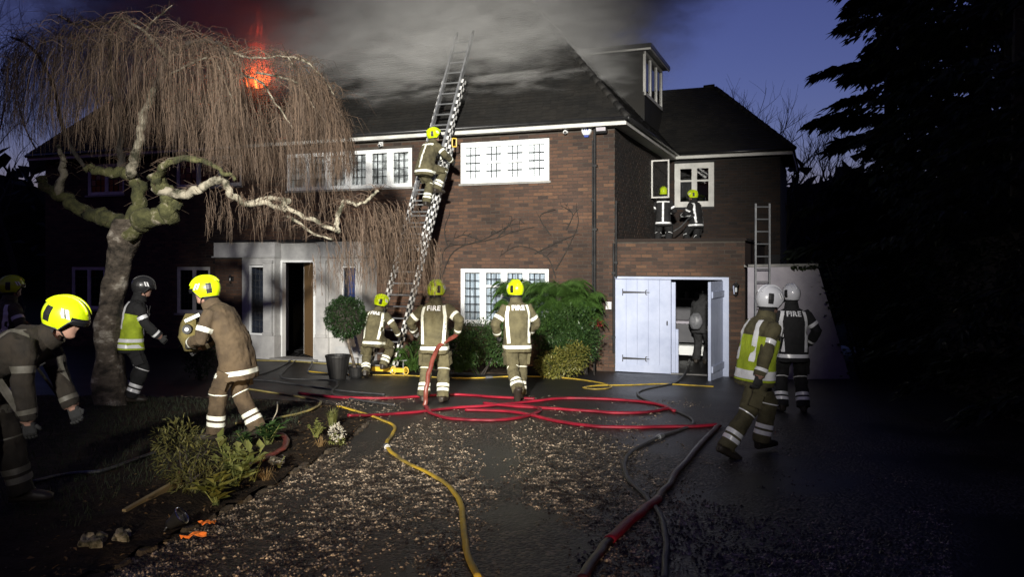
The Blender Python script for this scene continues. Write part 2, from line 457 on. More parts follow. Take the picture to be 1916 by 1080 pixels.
M['plastic_white'] = mk('white_plastic', (0.75, 0.76, 0.76), 0.4)
M['blue_mark'] = mk('blue_plastic', (0.03, 0.06, 0.30), 0.4)
M['pot'] = mk('black_planter', (0.005, 0.005, 0.006), 0.6, col2=(0.010, 0.010, 0.010), nscale=9)
M['chrome'] = mk('polished_metal', (0.7, 0.7, 0.7), 0.15, metal=1.0)
M['orange'] = mk('orange_wrapper', (0.85, 0.18, 0.03), 0.5, col2=(0.95, 0.30, 0.05), nscale=15)
M['timber'] = mk('weathered_timber', (0.20, 0.15, 0.07), 0.8, col2=(0.30, 0.23, 0.11), nscale=6, stretch=(1, 1, 6))
# ------------------------------------------------------------------ ground and drive
def grid_sheet(name, x0, x1, y0, y1, nx, ny, zf, mat, inside=None):
    mb = MB()
    for j in range(ny + 1):
        for i in range(nx + 1):
            x = x0 + (x1 - x0) * i / nx; y = y0 + (y1 - y0) * j / ny
            mb.v.append((x, y, zf(x, y)))
    for j in range(ny):
        for i in range(nx):
            a = j * (nx + 1) + i
            mb.f.append((a, a + 1, a + nx + 2, a + nx + 1)); mb.m.append(0)
    return mb.build(name, mat, smooth=True)
tag(grid_sheet('ground', -400, 400, -60, 700, 40, 76, lambda x, y: (gz(x, y) if y > -30 else gz(x, -30)) - (0.45 if (abs(x) < 45 and -40 < y < 60) else 0.1), M['ground']), kind='structure')
def drive_z(x, y):
    return gz(x, y) + 0.010 + 0.018 * noise.noise((x * 0.5, y * 0.5, 3.1)) + 0.006 * noise.noise((x * 2.3, y * 2.3, 9.1))
# lawn and borders round the house, just under the level of the drive
tag(grid_sheet('garden_ground', -44, 44, -38, 58, 110, 160, lambda x, y: gz(x, y) - .045, M['ground']), kind='structure')
tag(grid_sheet('driveway', -15, 9.5, -14, 22, 120, 170, drive_z, M['asphalt']), kind='structure')

# the planted island: a raised lens of soil bounded by a line of edging stones
EDGE = [ground(px, py) for px, py in ((150, 1105), (205, 1074), (300, 1024), (390, 977), (480, 930), (560, 882), (622, 845), (668, 812), (688, 792), (676, 776), (625, 764), (540, 756), (430, 751), (300, 749), (150, 748))]
EDGE = [Vector((-1.45, 1.5, 0)), Vector((-1.75, 3.2, 0))] + [Vector((p.x, p.y, 0)) for p in EDGE] + [Vector((-9.5, 12.4, 0)), Vector((-10.5, 9, 0)), Vector((-9, 3, 0)), Vector((-5, 1, 0))]
EDGE_S = smooth_path(EDGE, 8)
def in_poly(x, y, P):
    c = False; n = len(P); j = n - 1
    for i in range(n):
        if (P[i].y > y) != (P[j].y > y) and x < (P[j].x - P[i].x) * (y - P[i].y) / (P[j].y - P[i].y) + P[i].x:
            c = not c
        j = i
    return c
def edge_dist(x, y):
    return min(math.hypot(p.x - x, p.y - y) for p in EDGE_S)
def bed_z(x, y):
    d = edge_dist(x, y)
    return drive_z(x, y) + 0.03 + 0.10 * min(1, d / 0.9) + 0.03 * noise.noise((x * 3, y * 3, 1)) + 0.015 * noise.noise((x * 9, y * 9, 4))
def bed_mesh():
    mb = MB(); idx = {}
    st = 0.09
    nx, ny = int(10 / st), int(12.5 / st)
    for i in range(nx):
        for j in range(ny):
            x, y = -10.6 + i * st, 0.6 + j * st
            if in_poly(x + st / 2, y + st / 2, EDGE_S):
                q = []
                for a, b in ((i, j), (i + 1, j), (i + 1, j + 1), (i, j + 1)):
                    if (a, b) not in idx:
                        X, Y = -10.6 + a * st, 0.6 + b * st
                        idx[(a, b)] = len(mb.v)
                        mb.v.append((X, Y, bed_z(X, Y)))
                    q.append(idx[(a, b)])
                mb.f.append(tuple(q)); mb.m.append(0)
    return mb.build('flower_bed', M['soil'], smooth=True)
tag(bed_mesh(), kind='structure')
# edging stones, one by one
edging = empty('bed_edging', (0, 0, 0))
tag(edging, kind='structure')
def stone_mesh(name, sx, sy, sz, seed, mat):
    rs = random.Random(seed)
    mb = MB()
    rings = []
    for z, k in ((-1, 1.0), (0.35, 1.0), (1, 0.78)):
        ring = []
        for j in range(8):
            a = 2 * math.pi * (j + 0.5) / 8
            cx_, sy_ = math.cos(a), math.sin(a)
            ex = math.copysign(abs(cx_) ** 0.5, cx_); ey = math.copysign(abs(sy_) ** 0.5, sy_)
            ring.append(Vector((ex * sx / 2 * k * rs.uniform(0.93, 1.05), ey * sy / 2 * k * rs.uniform(0.9, 1.08), z * sz / 2 * rs.uniform(0.9, 1.1))))
        rings.append(ring)
    mb.loft(rings)
    me = bpy.data.meshes.new(name); me.from_pydata(mb.v, [], mb.f); me.materials.append(mat)
    return me
edge_meshes = [stone_mesh('edging_stone', 0.19, 0.075, 0.07, k, M['edging']) for k in range(5)]
acc = 0.0
for a, b in zip(EDGE_S[:-1], EDGE_S[1:]):
    d = (b - a).length; acc += d
    if acc >= 0.215 and 2.5 < a.y < 12.3 and a.x > -6.0:
        acc = 0
        o = bpy.data.objects.new('edging_stone', random.choice(edge_meshes)); COL.objects.link(o)
        o.parent = edging
        o.location = (a.x, a.y, drive_z(a.x, a.y) - 0.012 + random.uniform(-0.014, 0.010))
        o.rotation_euler = (random.uniform(-.06, .06), random.uniform(-.06, .06), math.atan2(b.y - a.y, b.x - a.x) + random.uniform(-.12, .12))

# loose gravel on the drive
def gravel_mesh():
    mb = MB(); rs = random.Random(5)
    n = 0
    while n < 46000:
        Y = 3.2 + 9.8 * rs.random() ** 1.25
        X = rs.uniform(-0.66, 0.55) * Y
        if in_poly(X, Y, EDGE_S): continue
        f = noise.noise((X * 0.55 + 3, Y * 0.4, 0.3)) + 0.55 * noise.noise((X * 2.0, Y * 1.2, 7.7)) + 0.5 * noise.noise((X * 6.0, Y * 3.5, 2.2))
        track = math.exp(-((X - (0.10 - 0.06 * (Y - 4.8))) / 0.22) ** 2) + .8 * math.exp(-((X + 1.75 - 0.05 * (Y - 4.8)) / 0.16) ** 2)
        bias = 0.22 - 0.75 * track - 0.32 * max(0, (X - 0.4)) - 0.10 * max(0, Y - 8.0)
        if f + bias < rs.uniform(-0.42, 0.72): continue
        r = 0.004 + 0.010 * rs.random() ** 1.8 + (0.005 if rs.random() < 0.06 else 0)
        z = drive_z(X, Y)
        a0 = rs.uniform(0, 6.28); vs = []
        for k in range(5):
            a = a0 + k * 1.2566
            rr = r * rs.uniform(0.75, 1.2)
            vs.append((X + math.cos(a) * rr, Y + math.sin(a) * rr, z + r * 0.15))
        vs.append((X + rs.uniform(-.3, .3) * r, Y + rs.uniform(-.3, .3) * r, z + r * rs.uniform(0.75, 1.1)))
        mb.add(vs, [(0, 1, 5), (1, 2, 5), (2, 3, 5), (3, 4, 5), (4, 0, 5)])
        n += 1
    o = mb.build('gravel', M['gravel'])
    return tag(o, 'loose pale gravel scattered over the dark drive in the foreground', 'gravel', kind='stuff')
gravel_mesh()

# ------------------------------------------------------------------ the house
house = empty('brick_house', HC, HANG)
tag(house, 'large brick house with white casement windows, dark tiled hip roof on fire and attached garage', 'house')
XL = hx(85)                     # left end of the front wall
GXR = hx(1394)                  # right end of the garage front
EZ0, EZ1 = hl(1028, 241, -0.32)[1], hl(1028, 231, -0.32)[1]     # fascia bottom / top
WALL_TOP = EZ0 + 0.05
GTOP = hl(1200, 447, 0)[1]      # garage parapet
WING_Y = 6.13
WING_XR = 3.05

openings = []                   # x0,x1,z0,z1 on the front plane
def win_rect(pl, pr, pt, pb, y0=0.0):
    x0, zt = hl(pl, pt, y0); _, zb = hl(pl, pb, y0); x1 = hx(pr, y0)
    return (x0, x1, zb, zt)
W1 = win_rect(863, 1028, 268, 344)
W2 = win_rect(538, 771, 289.5, 357.5)
W3 = win_rect(329, 452, 296, 352)
W4 = win_rect(163, 232, 308, 366)
W5 = win_rect(863, 1027, 503, 605)
W6 = win_rect(330, 393, 499, 586)
W7 = win_rect(133, 196, 499, 578)
GD = (hx(1152), hx(1361), 0.0, hl(1160, 522, 0)[1])
PORCH_DOOR_HOLE = (hx(420), hx(660), 0.0, 2.3)
openings = [W1, W2, W3, W4, W5, W6, W7, GD, PORCH_DOOR_HOLE]

def wall_cells(mb, x0, x1, z0, z1, holes, y=0.0, depth=0.14):
    xs = sorted(set([x0, x1] + [h[0] for h in holes if x0 < h[0] < x1] + [h[1] for h in holes if x0 < h[1] < x1]))
    zs = sorted(set([z0, z1] + [h[2] for h in holes if z0 < h[2] < z1] + [h[3] for h in holes if z0 < h[3] < z1]))
    for a, b in zip(xs[:-1], xs[1:]):
        for c, d in zip(zs[:-1], zs[1:]):
            mx_, mz_ = (a + b) / 2, (c + d) / 2
            if any(h[0] < mx_ < h[1] and h[2] < mz_ < h[3] for h in holes): continue
            mb.add([(a, y, c), (b, y, c), (b, y, d), (a, y, d)], [(0, 1, 2, 3)])
    for h in holes:
        a, b, c, d = max(h[0], x0), min(h[1], x1), max(h[2], z0), min(h[3], z1)
        if a >= b or c >= d: continue
        mb.add([(a, y, c), (b, y, c), (b, y, d), (a, y, d), (a, y + depth, c), (b, y + depth, c), (b, y + depth, d), (a, y + depth, d)],
               [(0, 4, 5, 1), (1, 5, 6, 2), (2, 6, 7, 3), (3, 7, 4, 0)])
mb = MB()
wall_cells(mb, XL, 0.0, -0.15, WALL_TOP, openings)
front_wall = mb.build('front_wall', M['mortar'], house)
mb = MB()
wall_cells(mb, 0.0, GXR, -0.15, GTOP - 0.05, [GD])
garage_wall = mb.build('garage_wall', M['mortar'], house)
mb = MB()
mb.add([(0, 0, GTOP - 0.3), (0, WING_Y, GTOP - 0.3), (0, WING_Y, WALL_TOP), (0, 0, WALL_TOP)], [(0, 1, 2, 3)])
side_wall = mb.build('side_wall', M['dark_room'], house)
WW = win_rect(1262, 1336, 306, 388, WING_Y)
mb = MB()
wall_cells(mb, 0.0, WING_XR, 0.0, WALL_TOP, [WW], WING_Y, 0.12)
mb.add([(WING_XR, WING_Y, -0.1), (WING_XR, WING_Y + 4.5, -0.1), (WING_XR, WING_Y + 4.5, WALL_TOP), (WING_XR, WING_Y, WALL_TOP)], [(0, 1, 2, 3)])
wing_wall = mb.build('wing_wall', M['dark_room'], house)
# rear and far walls close the building
mb = MB()
mb.add([(XL, 0, -.1), (XL, 8, -.1), (XL, 8, WALL_TOP), (XL, 0, WALL_TOP)], [(0, 1, 2, 3)])
mb.add([(XL, 8, -.1), (0.0, 8, -.1), (0.0, 8, WALL_TOP), (XL, 8, WALL_TOP)], [(0, 1, 2, 3)])
mb.add([(0, 10.6, -.1), (WING_XR, 10.6, -.1), (WING_XR, 10.6, WALL_TOP), (0, 10.6, WALL_TOP)], [(0, 1, 2, 3)])
mb.build('rear_wall', M['mortar'], house)

# bricks: the largest in view are single pieces, the rest one mass of bricks per wall
BL, BH, J = 0.215, 0.065, 0.010
def brick_rows(x0, x1, z0, z1, holes):
    out = []
    row = 0; z = z0
    while z + BH <= z1 + 0.001:
        x = x0 - (0 if row % 2 == 0 else (BL + J) / 2)
        while x < x1:
            segs = [(max(x, x0), min(x + BL, x1))]
            for h in holes:
                if z + BH > h[2] - 0.004 and z < h[3] + 0.004:
                    ns = []
                    for a, b in segs:
                        if b <= h[0] or a >= h[1]: ns.append((a, b)); continue
                        if a < h[0] - 0.03: ns.append((a, h[0] - 0.004))
                        if b > h[1] + 0.03: ns.append((h[1] + 0.004, b))
                    segs = ns
            for a, b in segs:
                if b - a > 0.03: out.append((a, b, z, z + BH))
            x += BL + J
        z += BH + J; row += 1
    return out
def brick_verts(mb, a, b, c, d, T, rs):
    """one brick on a wall; T maps (along, out, up) to house space"""
    p = 0.006 + rs.uniform(-0.003, 0.004); k = 0.005
    vs = [(a, 0, c), (b, 0, c), (b, 0, d), (a, 0, d), (a + k, p, c + k), (b - k, p, c + k), (b - k, p, d - k), (a + k, p, d - k)]
    mb.add([T(*v) for v in vs], [(0, 1, 5, 4), (1, 2, 6, 5), (2, 3, 7, 6), (3, 0, 4, 7), (4, 5, 6, 7)])
def T_front(a, o, z): return (a, -o, z)
rsb = random.Random(3)
def in_view_best(x, z):
    return -3.3 < x < GXR - 0.2 and 2.35 < z < 5.2
full = []
stuff_f, stuff_g = MB(), MB()
PORCH_X0, PORCH_X1 = hx(398, -0.9), hx(676, -0.75)
for (a, b, c, d) in brick_rows(XL, 0.0, -0.05, WALL_TOP - 0.03, openings):
    if PORCH_X0 + 0.1 < a and b < PORCH_X1 - 0.1 and d < 2.7: continue
    if b - a > BL - 0.001 and -3.0 < a < -0.4 and 2.5 < c < 3.92: full.append((a, c)); continue
    brick_verts(stuff_f, a, b, c, d, T_front, rsb)
for (a, b, c, d) in brick_rows(0.01, GXR, -0.05, GTOP - 0.06, [GD]):
    brick_verts(stuff_g, a, b, c, d, T_front, rsb)
full.sort(key=lambda q: -q[0])
single = full[:290]
for a, c in full[290:]:
    brick_verts(stuff_f, a, a + BL, c, c + BH, T_front, rsb)
mb = MB(); brick_verts(mb, 0, BL, 0, BH, T_front, random.Random(1))
bme = bpy.data.meshes.new('brick'); bme.from_pydata(mb.v, [], mb.f); bme.materials.append(M['brick'])
for a, c in single:
    o = bpy.data.objects.new('brick', bme); COL.objects.link(o); o.parent = front_wall
    o.location = (a, rsb.uniform(-0.004, 0.001), c)
tag(stuff_f.build('brickwork', M['brick'], front_wall), kind='stuff')
tag(stuff_g.build('brickwork', M['brick'], garage_wall), kind='stuff')
sb = MB()
for (a, b, c, d) in brick_rows(0.0, WING_Y, GTOP - 0.15, WALL_TOP - 0.02, []):
    brick_verts(sb, a, b, c, d, lambda a_, o_, z_: (o_, a_, z_), rsb)
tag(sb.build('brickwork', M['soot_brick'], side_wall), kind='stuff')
sb = MB()
for (a, b, c, d) in brick_rows(0.02, WING_XR, GTOP - 0.3, WALL_TOP - 0.02, [WW]):
    brick_verts(sb, a, b, c, d, lambda a_, o_, z_: (a_, WING_Y - o_, z_), rsb)
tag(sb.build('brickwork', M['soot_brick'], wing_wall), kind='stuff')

# ---- windows
def window(name, R, lights, y=0.0, frame=0.055, cols=3, rows=4, back='blind', transom=None, paint='white', lead=True, mull=0.06, sill=True, glass='glass', leadw=0.017, label=None, recess=0.04):
    """R = x0,x1,z0,z1; lights = list of (fraction0, fraction1); transom = {light index: fraction of height}"""
    x0, x1, z0, z1 = R
    yf = y - 0.015 + recess
    fr = MB()
    fr.bb(x0, x1, yf, yf + 0.09, z1 - frame, z1)
    fr.bb(x0, x1, yf, yf + 0.09, z0, z0 + frame)
    fr.bb(x0, x0 + frame, yf, yf + 0.09, z0 + frame, z1 - frame)
    fr.bb(x1 - frame, x1, yf, yf + 0.09, z0 + frame, z1 - frame)
    w = fr.build(name, M[paint], house)
    if label: w['label'] = label
    ix0, ix1, iz0, iz1 = x0 + frame, x1 - frame, z0 + frame, z1 - frame
    n = len(lights)
    la = MB(); pn = []
    for k, (fa, fb) in enumerate(lights):
        a, b = ix0 + (ix1 - ix0) * fa, ix0 + (ix1 - ix0) * fb
        if k < n - 1:
            a2 = ix0 + (ix1 - ix0) * lights[k + 1][0]
            mu = MB(); mu.bb(b, a2, yf + 0.004, yf + 0.085, iz0, iz1); mu.build('mullion', M[paint], w)
        s = 0.035 if frame > 0.04 else 0.02
        sa = MB()
        sa.bb(a, b, yf + 0.012, yf + 0.06, iz1 - s, iz1); sa.bb(a, b, yf + 0.012, yf + 0.06, iz0, iz0 + s)
        sa.bb(a, a + s, yf + 0.012, yf + 0.06, iz0 + s, iz1 - s); sa.bb(b - s, b, yf + 0.012, yf + 0.06, iz0 + s, iz1 - s)
        zones = [(iz0 + s, iz1 - s, rows)]
        if transom and k in transom:
            tz = iz0 + (iz1 - iz0) * transom[k]
            sa.bb(a + s, b - s, yf + 0.008, yf + 0.06, tz - 0.025, tz + 0.025)
            nl = max(1, round(rows * transom[k]))
            zones = [(iz0 + s, tz - 0.025, nl), (tz + 0.025, iz1 - s, max(1, rows - nl))]
        sa.build('sash', M[paint], w)
        for (c, d, nr) in zones:
            gx0, gx1 = a + s, b - s
            for i in range(cols):
                for j in range(nr):
                    p0, p1 = gx0 + (gx1 - gx0) * i / cols, gx0 + (gx1 - gx0) * (i + 1) / cols
                    q0, q1 = c + (d - c) * j / nr, c + (d - c) * (j + 1) / nr
                    pm = MB()
                    ti = rsb.uniform(-0.0025, 0.0025); tj = rsb.uniform(-0.0025, 0.0025)
                    yy = yf + 0.034
                    pm.add([(p0, yy - ti - tj, q0), (p1, yy + ti - tj, q0), (p1, yy + ti + tj, q1), (p0, yy - ti + tj, q1)], [(0, 1, 2, 3)])
                    pm.build('pane', M[glass], w)
            if lead:
                for i in range(1, cols):
                    xx = gx0 + (gx1 - gx0) * i / cols
                    la.bb(xx - leadw / 2, xx + leadw / 2, yf + 0.026, yf + 0.030, c, d)
                for j in range(1, nr):
                    zz = c + (d - c) * j / nr
                    la.bb(gx0, gx1, yf + 0.0245, yf + 0.0285, zz - leadw / 2, zz + leadw / 2)
    if lead and la.v: la.build('lead_lattice', M['lead'], w)
    if sill:
        sl = MB(); sl.bb(x0 - 0.04, x1 + 0.04, y - 0.05, yf + 0.05, z0 - 0.05, z0 - 0.002); sl.build('sill', M[paint] if sill == 'white' else M['soot_stone'], w)
    if back:
        bk = MB()
        if back == 'blind':
            bk.bb(x0 + 0.02, x1 - 0.02, yf + 0.095, yf + 0.11, z0 + 0.02, z1 - 0.02)
            bk.build('blind', M['blind'], w)
        else:
            k = 60
            for i in range(k):
                a = x0 + (x1 - x0) * i / k; b = x0 + (x1 - x0) * (i + 1) / k
                ya = yf + 0.16 + 0.025 * math.sin(i * 1.3); yb = yf + 0.16 + 0.025 * math.sin((i + 1) * 1.3)
                bk.add([(a, ya, z0), (b, yb, z0), (b, yb, z1), (a, ya, z1)], [(0, 1, 2, 3)])
            bk.build('curtain', M[back], w, smooth=True)
    return w
L4 = [(0.0, 0.225), (0.26, 0.48), (0.52, 0.74), (0.775, 1.0)]
window('casement_window', W1, L4, transom={1: 0.5, 2: 0.5}, recess=-0.01, frame=0.075, label='white upper casement of four bright leaded lights right of the ladder')
L6 = [(0.0, 0.14), (0.17, 0.31), (0.34, 0.48), (0.53, 0.655), (0.705, 0.82), (0.87, 1.0)]
L6 = [(0.0, 0.15), (0.175, 0.325), (0.35, 0.49), (0.525, 0.66), (0.69, 0.83), (0.86, 1.0)]
window('casement_window', W2, L6, back='curtain_grey', recess=-0.01, frame=0.05, label='wide upper casement of six leaded lights behind the drooping twigs')
window('casement_window', W3, [(0, 0.31), (0.345, 0.655), (0.69, 1.0)], back=None, glass='dark_glass', paint='fascia')
window('casement_window', W4, [(0, 0.48), (0.52, 1.0)], back=None, glass='dark_glass', paint='fascia')
window('casement_window', W5, L4, rows=6, transom={1: 0.70, 2: 0.70, 3: 0.70}, back='curtain', recess=-0.01, frame=0.05, label='white ground floor casement window behind the fern')
window('casement_window', W6, [(0, 0.48), (0.52, 1.0)], rows=5, back=None, glass='dark_glass', paint='fascia')
window('casement_window', W7, [(0, 0.48), (0.52, 1.0)], rows=5, back=None, glass='dark_glass', paint='fascia')
window('wing_window', WW, [(0.0, 0.455), (0.545, 1.0)], y=WING_Y, cols=1, rows=1, lead=False, transom={0: 0.62, 1: 0.62}, frame=0.12, paint='fascia', back=None, glass='dark_glass', sill=False, label='pale two light wing window above the flat garage roof')
# the open casement beside it, swung out towards the camera
lo_, hi_ = 0.2, 6.0
for _ in range(40):
    OCY = (lo_ + hi_) / 2
    if hx(1219, OCY) > 0.03: lo_ = OCY
    else: hi_ = OCY
hxx, hzt = hl(1219, 300, OCY); hzb = hl(1219, 371, OCY)[1]
dl = hx(1253, OCY) - hxx; ang = RAD(-4)
oc = MB(); s = 0.035; hgt = hzt - hzb
for b in ((0, dl, 0, s), (0, dl, hgt - s, hgt), (0, s, s, hgt - s), (dl - s, dl, s, hgt - s)):
    oc.bb(b[0], b[1], -0.02, 0.02, b[2], b[3])
ocw = oc.build('open_casement', M['fascia'], house)
ocw['label'] = 'open casement leaf swung out from the dark side wall'
ocw.location = (hxx, OCY, hzb); ocw.rotation_euler = (0, 0, ang)
pm = MB(); pm.add([(s, 0, s), (dl - s, 0, s), (dl - s, 0, hgt - s), (s, 0, hgt - s)], [(0, 1, 2, 3)])
pm.build('pane', M['glass'], ocw)

# unlit rooms behind the glass
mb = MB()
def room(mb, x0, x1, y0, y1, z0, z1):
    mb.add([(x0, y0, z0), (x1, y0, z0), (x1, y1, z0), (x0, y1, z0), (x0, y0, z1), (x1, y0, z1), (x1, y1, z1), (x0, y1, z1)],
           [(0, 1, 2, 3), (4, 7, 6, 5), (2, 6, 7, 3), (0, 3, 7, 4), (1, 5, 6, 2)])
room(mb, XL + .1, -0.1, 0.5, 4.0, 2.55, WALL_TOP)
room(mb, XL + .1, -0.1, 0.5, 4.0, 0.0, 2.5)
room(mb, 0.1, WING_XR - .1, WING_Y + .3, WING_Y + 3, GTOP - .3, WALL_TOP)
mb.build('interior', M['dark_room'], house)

# ---- eaves
OV = 0.32
mb = MB()
mb.bb(XL - OV, OV, -OV - 0.0, -OV + 0.025, EZ0, EZ1)
mb.bb(OV - 0.025, OV, -OV + 0.025, WING_Y - OV, EZ0, EZ1)
mb.build('fascia', M['fascia'], house)
mb = MB(); mb.bb(OV, WING_XR + OV, WING_Y - OV, WING_Y - OV + 0.025, EZ0, EZ1); mb.bb(WING_XR + OV - .025, WING_XR + OV, WING_Y - OV + .025, 10.6, EZ0, EZ1)
mb.build('wing_fascia', M['fascia'], house)
mb = MB()
mb.bb(XL - OV + .02, -0.001, -OV + 0.026, 0.06, EZ0 + 0.012, EZ0 + 0.03)
mb.bb(0.001, OV - 0.026, -OV + 0.026, WING_Y - OV, EZ0 + 0.012, EZ0 + 0.03)
mb.bb(0.002, WING_XR + OV - .03, WING_Y - OV + 0.026, WING_Y + 0.05, EZ0 + 0.014, EZ0 + 0.032)
mb.build('soffit', M['fascia'], house)
def half_gutter(p0, p1, name):
    mb = MB(); mb.tube([p0, p1], 0.045, 10); return mb.build(name, M['gutter'], house, smooth=True)
half_gutter((XL - OV, -OV - 0.045, EZ1 + 0.01), (OV + .05, -OV - 0.045, EZ1 + 0.01), 'gutter')
half_gutter((OV + 0.05, -OV - 0.05, EZ1 + 0.012), (OV + 0.05, WING_Y - OV - .05, EZ1 + 0.012), 'gutter')
half_gutter((OV + .1, WING_Y - OV - 0.045, EZ1 + 0.01), (WING_XR + OV, WING_Y - OV - 0.045, EZ1 + 0.01), 'gutter')

# ---- roof: deck planes covered with courses of tiles
TANP = 1.12
RY, RZ0 = 4.0, EZ1 + 0.03
RZ = RZ0 + TANP * (RY + OV)
X0r, X1r, Y0r, Y1r = XL - OV - .03, OV + .03, -OV - .03, 2 * RY + OV
A_ = Vector((X0r, Y0r, RZ0)); B_ = Vector((X1r, Y0r, RZ0)); C_ = Vector((X1r, Y1r, RZ0)); D_ = Vector((X0r, Y1r, RZ0))
E_ = Vector((X0r + RY + OV, RY, RZ)); F_ = Vector((X1r - RY - OV, RY, RZ))
WT = 0.97
wy0, wy1 = WING_Y - OV - .03, WING_Y + 4.0 + OV
wrid = (wy0 + wy1) / 2; wrz = RZ0 + WT * (wrid - wy0)
wxr = WING_XR + OV + .03
wa, wb = Vector((OV + .03, wy0, RZ0 + .001)), Vector((wxr, wy0, RZ0 + .001))
wh = Vector((wxr - (wrid - wy0), wrid, wrz)); wl = Vector((-2.2, wrid, wrz))
mb = MB()
mb.add([A_, B_, F_, E_], [(0, 1, 2, 3)]); mb.add([B_, C_, F_], [(0, 1, 2)]); mb.add([C_, D_, E_, F_], [(0, 1, 2, 3)]); mb.add([D_, A_, E_], [(0, 1, 2)])
roof = mb.build('roof', M['tile'], house)
mb = MB()
mb.add([wa, wb, wh, wl], [(0, 1, 2, 3)]); mb.add([wb, Vector((wxr, wy1, RZ0)), wh], [(0, 1, 2)]); mb.add([Vector((wxr, wy1, RZ0)), Vector((-2.2, wy1, RZ0)), wl, wh], [(0, 1, 2, 3)])
wing_roof = mb.build('wing_roof', M['tile'], house)
def tile_plane(mb, org, along, up, width_f, hgt, seed, gauge=0.105, tw=0.168):
    """courses of plain tiles; width_f(h) gives the span (a0,a1) at slope height h"""
    rs = random.Random(seed)
    along = along.normalized(); up = up.normalized(); n = along.cross(up).normalized()
    if n.z < 0: n = -n
    row = 0; h = 0.0
    while h < hgt:
        a0, a1 = width_f(h)
        a = a0 - (0 if row % 2 else tw / 2)
        while a < a1:
            p, q = max(a, a0), min(a + tw - 0.005, a1)
            if q - p > 0.03:
                l0 = 0.020 + rs.uniform(-0.004, 0.008); l1 = 0.020 + rs.uniform(-0.004, 0.008)
                hh = h - rs.uniform(0, 0.006)
                b0 = org + along * p + up * hh; b1 = org + along * q + up * hh
                t0 = org + along * p + up * (h + gauge + .01); t1 = org + along * q + up * (h + gauge + .01)
                mb.add([b0 + n * l0, b1 + n * l1, t1 + n * 0.006, t0 + n * 0.006, b0 + n * 0.001, b1 + n * 0.001],
                       [(0, 1, 2, 3), (4, 5, 1, 0)])
            a += tw
        h += gauge; row += 1
tl = MB()
sl = math.sqrt(1 + TANP ** 2)
Wd = B_.x - A_.x
tile_plane(tl, A_, Vector((1, 0, 0)), Vector((0, 1, TANP)), lambda h: (h / sl, Wd - h / sl), (RY + OV) * sl, 1)
Ds = C_.y - B_.y
tile_plane(tl, B_, Vector((0, 1, 0)), Vector((-1, 0, TANP)), lambda h: (h / sl, Ds - h / sl), (RY + OV) * sl, 2)
tag(tl.build('roof_tile_courses', M['tile'], roof), kind='stuff')
tl = MB(); sw = math.sqrt(1 + WT ** 2)
tile_plane(tl, wa, Vector((1, 0, 0)), Vector((0, 1, WT)), lambda h: (-h * .85, (wb.x - wa.x) - h / sw), (wrid - wy0) * sw, 3)
tile_plane(tl, wb, Vector((0, 1, 0)), Vector((-1, 0, WT)), lambda h: (h / sw, (wy1 - wy0) - h / sw), (wrid - wy0) * sw, 4)
tag(tl.build('roof_tile_courses', M['tile'], wing_roof), kind='stuff')
# ridge and hip tiles
def hip_line(p, q, parent, step=0.3):
    d = (q - p); n = int(d.length / step); dn = d.normalized()
    for i in range(n):
        mb = MB(); a = p + dn * (i * step - 0.02); b = p + dn * ((i + 1) * step)
        mb.tube([a, b], [0.085, 0.07], 8, True)
        mb.build('hip_tile', M['tile'], parent, smooth=True)
hip_line(B_, F_, roof); hip_line(wb, wh, wing_roof); hip_line(wh, Vector((0.6, wrid, wrz)), wing_roof)

# ---- dormer on the side slope
DX = -0.3
da, db = 4.55, 7.0
dz0 = RZ0 + TANP * (0.32 + 0.3) - 0.1
dz1 = 4.36 + 1.7 - HC.z; dz2 = dz1 + 1.18
dback = -(dz2 - RZ0) / TANP + OV + 0.1
mb = MB()
for y in (da, db):
    mb.add([(DX, y, dz0), (DX, y, dz2), (dback, y, dz2)], [(0, 1, 2)])
mb.add([(DX, da, dz0), (DX, db, dz0), (DX, db, dz1), (DX, da, dz1)], [(0, 1, 2, 3)])
dorm = mb.build('dormer', M['tile'], house)
mb = MB()
mb.bb(dback - .5, DX + 0.22, da - 0.2, db + 0.2, dz2 + 0.03, dz2 + 0.14); mb.build('dormer_roof', M['gutter'], dorm)
mb = MB()
mb.bb(dback - .2, DX + 0.2, da - 0.17, da - 0.15, dz2 - 0.02, dz2 + 0.028); mb.bb(DX + .18, DX + .2, da - .15, db + .17, dz2 - 0.02, dz2 + 0.028); mb.build('dormer_fascia', M['fascia'], dorm)
mb = MB()
f = 0.09
for (y0, y1, z0, z1) in ((da, db, dz1, dz1 + f), (da, db, dz2 - f, dz2), (da, da + f, dz1 + f, dz2 - f), (db - f, db, dz1 + f, dz2 - f), (da + .75, da + .84, dz1 + f, dz2 - f), (da + 1.6, da + 1.69, dz1 + f, dz2 - f)):
    mb.bb(DX - 0.04, DX + 0.03, y0, y1, z0, z1)
mb.build('dormer_window_frame', M['fascia'], dorm)
for y0, y1 in ((da + f, da + .75), (da + .84, da + 1.6), (da + 1.69, db - f)):
    mb = MB(); mb.add([(DX - .01, y0, dz1 + f), (DX - .01, y1, dz1 + f), (DX - .01, y1, dz2 - f), (DX - .01, y0, dz2 - f)], [(0, 1, 2, 3)])
    mb.build('pane', M['dark_glass'], dorm)

